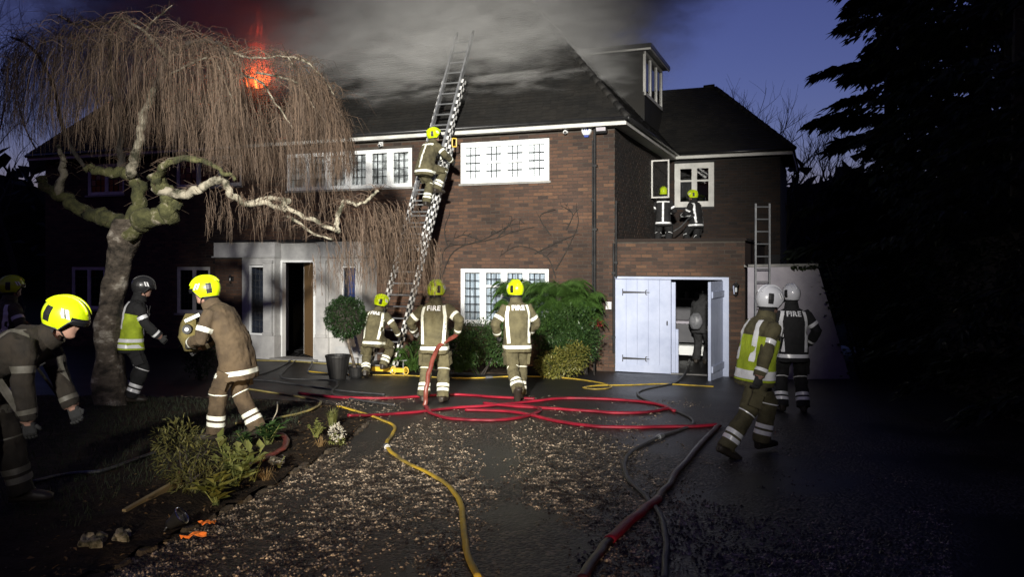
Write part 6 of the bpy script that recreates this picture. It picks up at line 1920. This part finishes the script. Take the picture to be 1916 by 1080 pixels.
        t.tube([p, p + (ts * .7 + f * .7 + pn * .3).normalized() * .035, p + (ts * .7 + f * .8 + pn * .4).normalized() * .03 + (f * .7 + pn * .7).normalized() * .032], [.014, .0125, .009], 8)
        t.build('glove', outfit.get('glove', M['glove']), root, smooth=True)
    # -------- helmet
    hk = outfit.get('helmet')
    if hk is not None:
        hc = head + Rhd @ Vector((0, -.008, .028))
        A, B, Cc = .128, .160, .142
        def surf(az, el_, k=1.0):
            """az 0 = front (+y), turning to +x"""
            x, y = math.sin(az), math.cos(az)
            ridge = 1 + .045 * math.exp(-(x * math.cos(el_) / .22) ** 2) * max(0, math.sin(el_ + .35))
            bx = A * (1 + .03 * math.cos(2 * az)); by = B * (1.0 if y > 0 else 1.02)
            return hc + Rhd @ (Vector((bx * x * math.cos(el_), by * y * math.cos(el_), Cc * math.sin(el_))) * k * ridge)
        def low(az):
            c = math.cos(az)
            if c > .55: return RAD(2)
            if c > .1: return RAD(2) + (RAD(-40) - RAD(2)) * min(1, (.55 - c) / .4)
            return RAD(-40) + RAD(4) * (c + 1)
        n, m_ = 40, 14
        t = MB(); rings = []
        for i in range(m_ + 1):
            u = i / m_
            rings.append([surf(2 * math.pi * j / n, math.pi / 2 * (1 - u) * .995 + low(2 * math.pi * j / n) * u, 1.0 + (.035 * max(0, u - .88) / .12)) for j in range(n)])
        t.loft(rings, False)
        # inner face for thickness
        rin = [[surf(2 * math.pi * j / n, low(2 * math.pi * j / n), k) for j in range(n)] for k in (1.035, .90)]
        t.loft(rin, False)
        t.f.append(tuple(range(n))); t.m.append(0)
        ho = t.build('helmet', hk, root, smooth=True)
        # rim
        t = MB(); rp = [surf(2 * math.pi * j / n, low(2 * math.pi * j / n), 1.03) for j in range(n)]; t.tube(rp + [rp[0]], .0065, 6, False); t.build('rim', M['trim'], ho, smooth=True)
        # side vent plates and tape
        for sg in (-1, 1):
            t = MB()
            rows = [[surf(sg * a_, e_, 1.028) for a_ in (RAD(112), RAD(124), RAD(134))] for e_ in (RAD(-22), RAD(-4), RAD(14), RAD(22))]
            for i in range(3):
                b0 = len(t.v); t.v.extend([tuple(v) for v in rows[i] + rows[i + 1]]); t.f += [(b0, b0 + 1, b0 + 4, b0 + 3), (b0 + 1, b0 + 2, b0 + 5, b0 + 4)]; t.m += [0, 0]
            t.build('side_plate', M['trim'], ho)
            for a0, a1, mm in ((62, 70, M['reflect_w']), (71, 74, M['trim']), (75, 82, M['reflect_w'])):
                t = MB()
                rows = [[surf(sg * RAD(a_ + 5 * q), RAD(e_), 1.03) for a_ in (a0, a1)] for q, e_ in ((0, 2), (1, 13), (2, 26))]
                for i in range(2):
                    b0 = len(t.v); t.v.extend([tuple(v) for v in rows[i] + rows[i + 1]]); t.f.append((b0, b0 + 1, b0 + 3, b0 + 2)); t.m.append(0)
                t.build('helmet_tape', mm, ho)
        # raised crest ribs
        for xo in (-.22, .22):
            t = MB(); pts = []
            for i in range(16):
                th = RAD(25) + (math.pi - RAD(50)) * i / 15
                el_ = math.asin(min(1, math.sin(th) * math.cos(xo))); az = math.atan2(math.sin(xo), math.cos(th) / max(.05, 1)) 
                pts.append(surf(az, el_, 1.02))
            t.tube(pts, .010, 6); t.build('crest', hk, ho, smooth=True)
        # smoked visor edge across the brow
        t = MB(); rows = [[surf(RAD(a_), RAD(e_), k) for a_ in range(-60, 61, 10)] for e_, k in ((10, 1.04), (-2, 1.06), (-9, 1.05))]
        for i in range(2):
            b0 = len(t.v); w_ = len(rows[0]); t.v.extend([tuple(v) for v in rows[i] + rows[i + 1]])
            for q in range(w_ - 1): t.f.append((b0 + q, b0 + q + 1, b0 + w_ + q + 1, b0 + w_ + q)); t.m.append(0)
        t.build('visor', M['visor'], ho, smooth=True)
        # neck curtain
        t = MB(); rows = []
        for k, dz in ((.93, 0), (.90, -.05), (.88, -.105)):
            rows.append([surf(RAD(a_), low(RAD(a_)), k) + Rhd @ Vector((0, 0, dz)) for a_ in range(95, 266, 10)])
        for i in range(2):
            b0 = len(t.v); w_ = len(rows[0]); t.v.extend([tuple(v) for v in rows[i] + rows[i + 1]])
            for q in range(w_ - 1): t.f.append((b0 + q, b0 + q + 1, b0 + w_ + q + 1, b0 + w_ + q)); t.m.append(0)
        t.build('neck_curtain', M['black_cloth'], ho, smooth=True)
        t = MB(); ch = [hp(-.072, -.01, -.03), hp(-.06, .03, -.085), hp(0, .062, -.124), hp(.06, .03, -.085), hp(.072, -.01, -.03)]; t.tube(smooth_path(ch, 4), .006, 6); t.build('chin_strap', M['trim'], ho)
    if g('face', False):
        for sg in (-1, 1):
            t = MB(); t.lathe([(.003, -.012), (.010, -.008), (.013, 0), (.010, .008), (.003, .012)], hp(sg * .03, .078, .006), 10); t.build('eye', M['eye'], root, smooth=True)
            t = MB(); t.lathe([(.002, -.006), (.006, 0), (.002, .006)], hp(sg * .03, .0885, .006), 8); t.build('iris', M['trim'], root, smooth=True)
    if S != 1.0: root.scale = (S, S, S)
    root['_j'] = 0; del root['_j']
    return root, joints, dict(head=head, Rhd=Rhd, waist=waist, Ru=Ru, hip=hip, bvh=bvh)

TAN = dict(jacket=M['tan'], trousers=M['tan'], helmet=M['helmet_y'], fire=True)
BROWN = dict(jacket=M['tan_brown'], trousers=M['tan_brown'], helmet=M['helmet_y'])
BLK = dict(jacket=M['black_cloth'], trousers=M['black_cloth'], helmet=M['helmet_y'], tape=M['reflect_w'])
def gp(px, py, dz=0.0):
    return surf_hit(px, py, land_z)

# centre left: back view, hose over the right hand
p1 = gp(813, 752)
ff1, j1, d1 = person('firefighter seen from behind holding the brown hose, FIRE across tan jacket, beside the ladder', p1, -4,
    dict(hip=(0, 0, .92), footL=(-.16, -.02, .10), footR=(.13, -.06, .10), handL=(-.36, .26, 1.02), handR=(.33, .10, 1.03), poleL=(-.9, -.6, -.3), poleR=(.9, -.7, -.2), lean=2, bend=6, headyaw=-24, headpitch=4, toeyawL=8, toeyawR=-12, palmR=(-.6, .2, .6), curlR=70, curlL=60, bulk=1.03, scale=1.04),
    dict(TAN, glove=M['glove_grey']), seed=1)
# centre right: walking away, left arm bent
p2 = gp(968, 750)
ff2, j2, d2 = person('tan clad firefighter walking away with one heel lifted in front of the tree fern', p2, 12,
    dict(hip=(.0, .02, .93), footL=(-.07, -.34, .22), footR=(.07, .08, .10), kneeL=(0, 1, .1), toepitchL=-58, handL=(-.27, .20, .98), handR=(.26, .30, 1.0), poleL=(-.8, -.7, -.2), poleR=(.8, -.6, -.3), lean=4, bend=3, headyaw=14, headpitch=2, toeyawL=2, toeyawR=-6, curlL=60, curlR=60, scale=1.03),
    dict(TAN), seed=2)
# crouching at the ladder foot
p3 = gp(702, 706)
ff3, j3, d3 = person('firefighter crouching at the foot of the tall ladder beside the topiary', p3, -12,
    dict(hip=(-.03, -.02, .80), footL=(-.14, -.16, .12), footR=(.13, .10, .24), kneeL=(-.45, 1, 0), kneeR=(.45, 1, 0), lean=16, bend=6, headyaw=-34, headpitch=12, headroll=8, handL=(-.1, .42, .95), handR=(.40, .26, .80), poleL=(-.9, -.5, -.4), poleR=(.9, -.5, -.5), toepitchL=-20, side=3, hem=.2, curlR=60),
    dict(TAN), seed=3)
# on the ladder
kf = .60
fp = lad(kf)
ff4, j4, d4 = person('firefighter climbing the tall ladder near the eaves, seen from the left', Vector((fp.x + .20, fp.y - .40, fp.z + .32)), -38,
    dict(hip=(0, -.05, .86), footL=(-.10, .10, .12), footR=(.10, .20, .40), kneeR=(.3, 1, .3), lean=17, bend=8, headyaw=-22, headpitch=-4, handL=(.02, .50, 1.12), handR=(.34, .42, .98), poleL=(-.6, -.2, -.9), poleR=(.9, -.4, -.6), curlL=75, curlR=75, hem=.22),
    dict(TAN, fire=False, tape_set='centre', boot=M['boot']), seed=4)
# flat roof pair
rz_top = GTOP - .2
for (px, yy, lab, pose, rot, of) in (
    (1241, OCY + .45, 'firefighter in black standing behind the open casement on the garage roof', dict(hip=(0, 0, .88), footL=(-.15, 0, .10), footR=(.15, .02, .10), lean=6, bend=4, headyaw=6, headpitch=2, handL=(-.2, .32, 1.05), handR=(.22, .32, 1.05), hem=.22, scale=.95), -14, dict(BLK, tape_set='centre')),
    (1300, 5.35, 'firefighter in black standing side on at the pale window on the garage roof', dict(hip=(0, -.05, .84), footL=(-.12, .04, .10), footR=(.10, -.22, .10), kneeL=(-.2, 1, 0), lean=5, bend=3, headyaw=8, headpitch=4, handL=(-.10, .38, 1.0), handR=(.14, .36, 1.02), hem=.2, scale=.95), 40, dict(BLK))):
    x = hx(px, yy); person(lab, hw(x, yy, rz_top), rot, pose, of, 'firefighters on the garage roof', seed=5 + int(px) % 7)
# far right, back view in black
p5 = gp(1483, 771)
person('firefighter in black with white helmet, back turned with FIRE on it, by the grey wall', p5, -8,
    dict(hip=(0, 0, .915), footL=(-.15, 0, .10), footR=(.14, -.03, .10), lean=3, bend=4, headyaw=10, headpitch=3, handL=(-.24, .20, .95), handR=(.25, .16, .95), poleL=(-.9, -.7, -.1), poleR=(1, -.6, -.1)),
    dict(BLK, helmet=M['helmet_w'], fire=True), seed=8)
# man in the yellow vest striding right
p6 = gp(1402, 850)
person('man in white helmet and yellow reflective vest striding right with the red hose', p6, -72,
    dict(hip=(.02, .06, .88), footL=(-.10, .22, .11), footR=(.10, -.34, .13), toepitchR=-25, toepitchL=4, lean=8, bend=6, headyaw=10, headpitch=6, face=True, handL=(-.26, .36, .92), handR=(.28, -.12, .72), poleL=(-.7, -.7, -.3), poleR=(.8, -.6, -.2), hem=.16, kneeL=(0, 1, 0)),
    dict(jacket=M['tan'], trousers=M['tan'], helmet=M['helmet_w'], tape=M['reflect_w'], tape_set='limb', vest=M['hivis']), seed=9)
# hunched man on the bed, facing left
p7 = gp(432, 822)
ff7, j7, d7 = person('hunched firefighter in brown walking left over the bed clutching a yellowish bag', p7, 84,
    dict(hip=(0, -.06, .93), footL=(-.10, .12, .10), footR=(.10, -.24, .12), toepitchR=-12, lean=16, bend=16, headyaw=2, headpitch=10, face=True, handL=(-.10, .40, 1.02), handR=(.14, .42, .96), poleL=(-.8, -.5, -.6), poleR=(.9, -.6, -.5), hem=.30, curlL=60, curlR=60, bulk=1.06, palmL=(.6, -.6, 0), palmR=(-.6, -.6, 0)),
    dict(BROWN, tape_set='limb'), voxel=.010, seed=10)
# near man bending down at the left edge
p8 = Vector((-3.66, 5.7, 0)); p8.z = bed_z(-3.66, 5.7)
ff8, j8, d8 = person('nearest firefighter bending forward at the left edge of the picture in a bright yellow helmet', p8, -82,
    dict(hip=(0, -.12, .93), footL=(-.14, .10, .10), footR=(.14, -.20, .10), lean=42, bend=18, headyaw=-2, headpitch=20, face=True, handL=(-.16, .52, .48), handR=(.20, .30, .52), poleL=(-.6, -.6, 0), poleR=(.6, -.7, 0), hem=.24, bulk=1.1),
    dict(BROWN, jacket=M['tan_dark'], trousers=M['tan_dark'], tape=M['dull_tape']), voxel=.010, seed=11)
# far left, cut by the frame
p9 = gp(4, 760)
person('firefighter cut off by the left edge of the picture behind the nearest one', p9, -30,
    dict(lean=6, bend=4, handR=(.30, .30, 1.02), handL=(-.28, .1, .8), headyaw=-10), dict(TAN, tape_set='full', fire=False), seed=12)
# man in dark clothes and vest under the birch
p10 = gp(244, 752)
person('man in dark clothes and dark helmet with a yellow vest standing under the birch', p10, -60,
    dict(lean=6, bend=6, handR=(.22, .36, .92), handL=(-.24, .34, .95), headyaw=-6, headpitch=10), dict(jacket=M['black_cloth'], trousers=M['black_cloth'], helmet=M['helmet_d'], tape=M['reflect_w'], tape_set='limb', vest=M['hivis']), seed=13)
# in the garage
x = hx(1312, 2.0)
person('dim figure in grey inside the garage carrying a pale bag', hw(x, 2.0, 0.01), -35,
    dict(lean=6, bend=4, handL=(-.2, .36, .98), handR=(.2, .36, .95), headpitch=10, curlL=60, curlR=60), dict(jacket=M['grey_cloth'], trousers=M['grey_cloth'], helmet=M['helmet_d'], tape_set='none'), seed=14)

# ------------------------------------------------------------------ things held
def bag(name, label, loc, rz, w, d, h, mat, seed, cat='bag', valve=False):
    e = empty(name, loc, RAD(rz)); tag(e, label, cat); rs = random.Random(seed)
    mb = MB(); rings = []
    for i in range(9):
        t = i / 8; k = math.sin(math.pi * (.12 + .80 * t)) ** .6
        ring_ = []
        for j in range(20):
            a = 2 * math.pi * j / 20
            nn = 1 + .22 * noise.noise((math.cos(a) * 2 + seed, math.sin(a) * 2, t * 4))
            ring_.append(Vector((math.cos(a) * w / 2 * k * nn, math.sin(a) * d / 2 * k * nn, (t - .5) * h)))
        rings.append(ring_)
    mb.loft(rings); mb.build('bag_body', mat, e, smooth=True)
    mb = MB(); mb.box((0, -d * .30, h * .30), (w * .55, d * .25, h * .16), RX(18)); mb.build('flap', mat, e)
    if valve:
        mb = MB(); mb.tube([(-.02, -d * .40, .04), (-.03, -d * .62, .04)], [.055, .048], 16); mb.build('valve', M['trim'], e)
        mb = MB(); mb.tube([(-.03, -d * .621, .04), (-.031, -d * .65, .04)], [.022, .02], 12); mb.build('valve_centre', M['reflect_w'], e)
        mb = MB(); mb.box((w * .1, -d * .5, .16), (.16, .01, .035), RY_(-25)); mb.build('tape', M['reflect'], e)
    return e
M7 = Matrix.Translation(p7) @ Matrix.Rotation(RAD(84), 4, 'Z')
b7 = M7 @ Vector((.03, .47, 1.13))
bag('mask_bag', 'yellowish breathing mask bag with black round valve held by the hunched firefighter', b7, 20, .22, .22, .40, M['mask_bag'], 3, valve=True)
bag('pale_bag', 'crumpled pale bag held in the dark garage doorway', hw(hx(1302, 1.7), 1.7, 1.0), -21, .30, .2, .36, M['pale_bag'], 5)
# firefighter 1's hose: from his right hand down to the drive
M1 = Matrix.Translation(p1) @ Matrix.Rotation(RAD(-4), 4, 'Z')
wr = M1 @ j1['armR'][2]
hpts = [wr + Vector((-.02, .20, .10)), wr + Vector((-.0, .03, .0)), at(820, 650, wr.y - .28), at(805, 690, wr.y - .5), at(797, 730, wr.y - .62), (796, 762)]
hose('brown_hose', 'brown hose rising from the drive to the hand of the firefighter at centre left', hpts, RH, M['hose_brown'])  # same hose as the red loop, its unlit run coloured brown
hose('red_hose', 'red hose looping on the drive below the firefighter with the brown hose', [(797, 764), (806, 775), (835, 785), (880, 789), (935, 789), (980, 783), (1010, 771), (990, 763), (950, 762)], RH, M['hose_red'])
# hose across the flat roof between the pair
hose('black_hose', 'thin black hose sagging between the two firefighters on the garage roof', [hw(hx(1228, 5.0), 4.75, rz_top + .75), hw(hx(1232, 5.0), 4.7, rz_top + .45), hw(hx(1250, 5.0), 4.75, rz_top + .42), hw(hx(1275, 5.0), 4.9, rz_top + .65), hw(hx(1290, 5.2), 5.0, rz_top + .85), hw(hx(1302, 5.2), 5.2, rz_top + .95)], .02, M['hose_grey'])
# garage shelf and oddments
e = empty('workbench', hw(hx(1285, 2.9), 2.9, 0), HANG); tag(e, 'dim grey workbench with a white plinth inside the garage', 'workbench')
mb = MB(); mb.bb(-.75, .55, -.3, .3, .86, .92); mb.build('worktop', M['render_wall'], e)
mb = MB(); mb.bb(-.74, .54, -.28, .28, .42, .85); mb.build('cupboard', M['room_grey'], e)
mb = MB(); mb.bb(-.72, .52, -.31, .26, .12, .34); mb.build('plinth', M['white'], e)
for sx in (-.7, .5):
    mb = MB(); mb.bb(sx - .03, sx + .03, -.2, .2, 0, .12); mb.build('leg', M['gutter'], e)
e = empty('wall_shelf', hw(hx(1290, 4.4), 4.4, 1.35), HANG); tag(e, 'dim shelf with jars on the back wall of the garage', 'shelf')
mb = MB(); mb.bb(-1.0, .8, -.15, .15, 0, .03); mb.build('board', M['render_wall'], e)
for k in range(7):
    mb = MB(); mb.lathe([(.05, .03), (.055, .12), (.04, .18), (.04, .2)], (-.85 + k * .26, 0, 0), 10); mb.build('jar', M['render_wall'], e)
# ------------------------------------------------------------------ fire and smoke on the roof
def roof_hit(px, py):
    o = HMI @ Vector((0, 0, CAMZ)); d = HMI.to_3x3() @ Vector(((px - CX) / FPX, 1, (HY - py) / FPX))
    s = (RZ0 + TANP * OV + TANP * o.y - o.z) / (d.z - TANP * d.y)
    return o + d * s
def mk_flame(name, col, strength, scale, zlen):
    t = NT(name)
    tc = t.node('ShaderNodeTexCoord')
    mp = t.node('ShaderNodeMapping'); mp.inputs['Scale'].default_value = (1.3, 1.3, .32); t.link(tc.outputs['Object'], mp.inputs[0])
    nz = t.node('ShaderNodeTexNoise'); nz.inputs['Scale'].default_value = scale * 1.6; nz.inputs['Detail'].default_value = 6; nz.inputs['Distortion'].default_value = 1.2; t.link(mp.outputs[0], nz.inputs['Vector'])
    mr = t.node('ShaderNodeMapRange'); mr.interpolation_type = 'SMOOTHSTEP'; mr.inputs['From Min'].default_value = .46; mr.inputs['From Max'].default_value = .60; t.link(nz.outputs['Fac'], mr.inputs[0])
    sx = t.node('ShaderNodeSeparateXYZ'); t.link(tc.outputs['Object'], sx.inputs[0])
    mz = t.node('ShaderNodeMapRange'); mz.inputs['From Min'].default_value = 0; mz.inputs['From Max'].default_value = zlen; mz.inputs['To Min'].default_value = 1; mz.inputs['To Max'].default_value = .12; t.link(sx.outputs['Z'], mz.inputs[0])
    mu = t.node('ShaderNodeMath', operation='MULTIPLY'); t.link(mr.outputs[0], mu.inputs[0]); t.link(mz.outputs[0], mu.inputs[1])
    m2 = t.node('ShaderNodeMath', operation='MULTIPLY'); m2.inputs[1].default_value = strength; t.link(mu.outputs[0], m2.inputs[0])
    rp = t.node('ShaderNodeValToRGB'); rp.color_ramp.elements[0].color = rgba((1.0, .03, .012)); rp.color_ramp.elements[1].color = rgba(col); t.link(mu.outputs[0], rp.inputs[0])
    em = t.node('ShaderNodeEmission'); t.link(rp.outputs[0], em.inputs[0]); t.link(m2.outputs[0], em.inputs['Strength'])
    t.link(em.outputs[0], t.out.inputs['Volume'])
    return t.mat
FB = roof_hit(498, 152)
fire = empty('roof_fire', HM @ FB, HANG); tag(fire, 'orange red flames breaking through the roof behind the birch crown', 'fire')
M['flame_core'] = mk_flame('flame_core', (1.0, .24, .035), 90.0, 2.4, 1.3)
M['flame'] = mk_flame('flame_tongue', (1.0, .11, .02), 34.0, 2.2, 2.1)
def flame(c, w, h, mat, seed):
    mb = MB(); rings = []
    for i in range(12):
        t = i / 11; r = w * (math.sin(math.pi * min(1, .16 + t * .86)) ** .8) * (1 - .35 * t)
        off = Vector((.16 * w * math.sin(t * 5 + seed) * 2 * t, .1 * w * math.cos(t * 4 + seed), t * h))
        rings.append([off + Vector((math.cos(2 * math.pi * j / 14) * r, math.sin(2 * math.pi * j / 14) * r, 0)) for j in range(14)])
    mb.loft(rings); o = mb.build('flame', mat, fire, smooth=True); o.location = c
flame((0.05, -.35, -.25), .24, 1.05, M['flame_core'], 1)
flame((-.22, -.35, -.2), .18, 1.2, M['flame_core'], 3)
flame((.24, -.35, -.2), .15, .7, M['flame_core'], 5)
for k_, (dx_, dz_, w_, h_) in enumerate(((-.5, -.1, .2, 1.0), (-.22, .2, .2, 1.9), (-.42, .3, .15, 1.6), (.05, .15, .17, 1.2), (.26, -.1, .18, .8), (-.66, -.1, .14, .7), (-.05, .4, .12, 1.5))):
    flame((dx_, -.15, dz_), w_, h_, M['flame'], 2 + k_ * 1.7)
pl_ = bpy.data.lights.new('fire_glow', 'POINT'); pl_.energy = 12; pl_.color = (1.0, .13, .04); pl_.shadow_soft_size = .4
po = bpy.data.objects.new('fire_glow', pl_); COL.objects.link(po); po.location = HM @ (FB + Vector((-.1, .1, .9)))

def mk_smoke():
    t = NT('smoke_volume')
    tc = t.node('ShaderNodeTexCoord')
    sx = t.node('ShaderNodeSeparateXYZ'); t.link(tc.outputs['Object'], sx.inputs[0])
    def sm(inp, a, b, lo=0.0, hi=1.0):
        m = t.node('ShaderNodeMapRange'); m.interpolation_type = 'SMOOTHSTEP'
        m.inputs['From Min'].default_value = a; m.inputs['From Max'].default_value = b; m.inputs['To Min'].default_value = lo; m.inputs['To Max'].default_value = hi
        t.link(inp, m.inputs[0]); return m.outputs[0]
    def ma(op, a, b):
        m = t.node('ShaderNodeMath', operation=op)
        for i, v in enumerate((a, b)):
            if isinstance(v, (int, float)): m.inputs[i].default_value = v
            else: t.link(v, m.inputs[i])
        return m.outputs[0]
    hz_ = sm(sx.outputs['Z'], 5.6, 7.7)
    xl = sm(sx.outputs['X'], -20.0, -11.0); xr = sm(ma('SUBTRACT', sx.outputs['X'], ma('MULTIPLY', ma('SUBTRACT', sx.outputs['Z'], 8.0), .8)), -5.6, 0.9, 1.0, 0.0)
    yf = sm(sx.outputs['Y'], -2.2, .3)
    mask = ma('MULTIPLY', ma('MULTIPLY', xl, xr), yf)
    mp = t.node('ShaderNodeMapping'); mp.inputs['Rotation'].default_value = (0, RAD(32), 0); mp.inputs['Scale'].default_value = (.55, .8, 1.35); t.link(tc.outputs['Object'], mp.inputs[0])
    nz = t.node('ShaderNodeTexNoise'); nz.inputs['Scale'].default_value = .75; nz.inputs['Detail'].default_value = 5; nz.inputs['Roughness'].default_value = .58; nz.inputs['Distortion'].default_value = .6; t.link(mp.outputs[0], nz.inputs['Vector'])
    n2 = ma('ADD', nz.outputs['Fac'], ma('MULTIPLY', ma('SUBTRACT', hz_, .5), .34))
    d = sm(n2, .43, .68)
    nb2 = t.node('ShaderNodeTexNoise'); nb2.inputs['Scale'].default_value = 2.1; nb2.inputs['Detail'].default_value = 4; nb2.inputs['Distortion'].default_value = 1.0; t.link(mp.outputs[0], nb2.inputs['Vector'])
    d = ma('MULTIPLY', d, sm(nb2.outputs['Fac'], .34, .62, .22, 1.5))
    # thin wisps streaming up the tiles
    hr = ma('SUBTRACT', sx.outputs['Z'], ma('ADD', ma('MULTIPLY', sx.outputs['Y'], TANP), RZ0 + TANP * OV))
    mp2 = t.node('ShaderNodeMapping'); mp2.inputs['Rotation'].default_value = (0, RAD(42), RAD(10)); mp2.inputs['Scale'].default_value = (.5, .6, 2.6); t.link(tc.outputs['Object'], mp2.inputs[0])
    nw = t.node('ShaderNodeTexNoise'); nw.inputs['Scale'].default_value = 1.5; nw.inputs['Detail'].default_value = 4; nw.inputs['Distortion'].default_value = .8; t.link(mp2.outputs[0], nw.inputs['Vector'])
    wisp = ma('MULTIPLY', ma('MULTIPLY', sm(hr, .9, .1), sm(sx.outputs['Z'], 5.9, 7.0)), sm(nw.outputs['Fac'], .48, .72))
    wisp = ma('MULTIPLY', wisp, ma('MULTIPLY', sm(sx.outputs['X'], -8.5, -5.0), sm(sx.outputs['X'], -.2, -2.2)))
    dens = ma('ADD', ma('MULTIPLY', ma('MULTIPLY', d, mask), 1.5), ma('MULTIPLY', wisp, 5.0))
    pv = t.node('ShaderNodeVolumePrincipled'); pv.inputs['Color'].default_value = rgba((.82, .82, .80)); pv.inputs['Anisotropy'].default_value = -0.05
    t.link(dens, pv.inputs['Density']); t.link(pv.outputs[0], t.out.inputs['Volume'])
    return t.mat
mb = MB(); mb.bb(-20.1, 3.5, -2.25, 8.5, 5.7, 13.0)
smk = mb.build('smoke', mk_smoke()); smk.location = HC; smk.rotation_euler = (0, 0, HANG)
tag(smk, 'grey smoke rolling off the burning roof and hiding its ridge', 'smoke', kind='stuff')
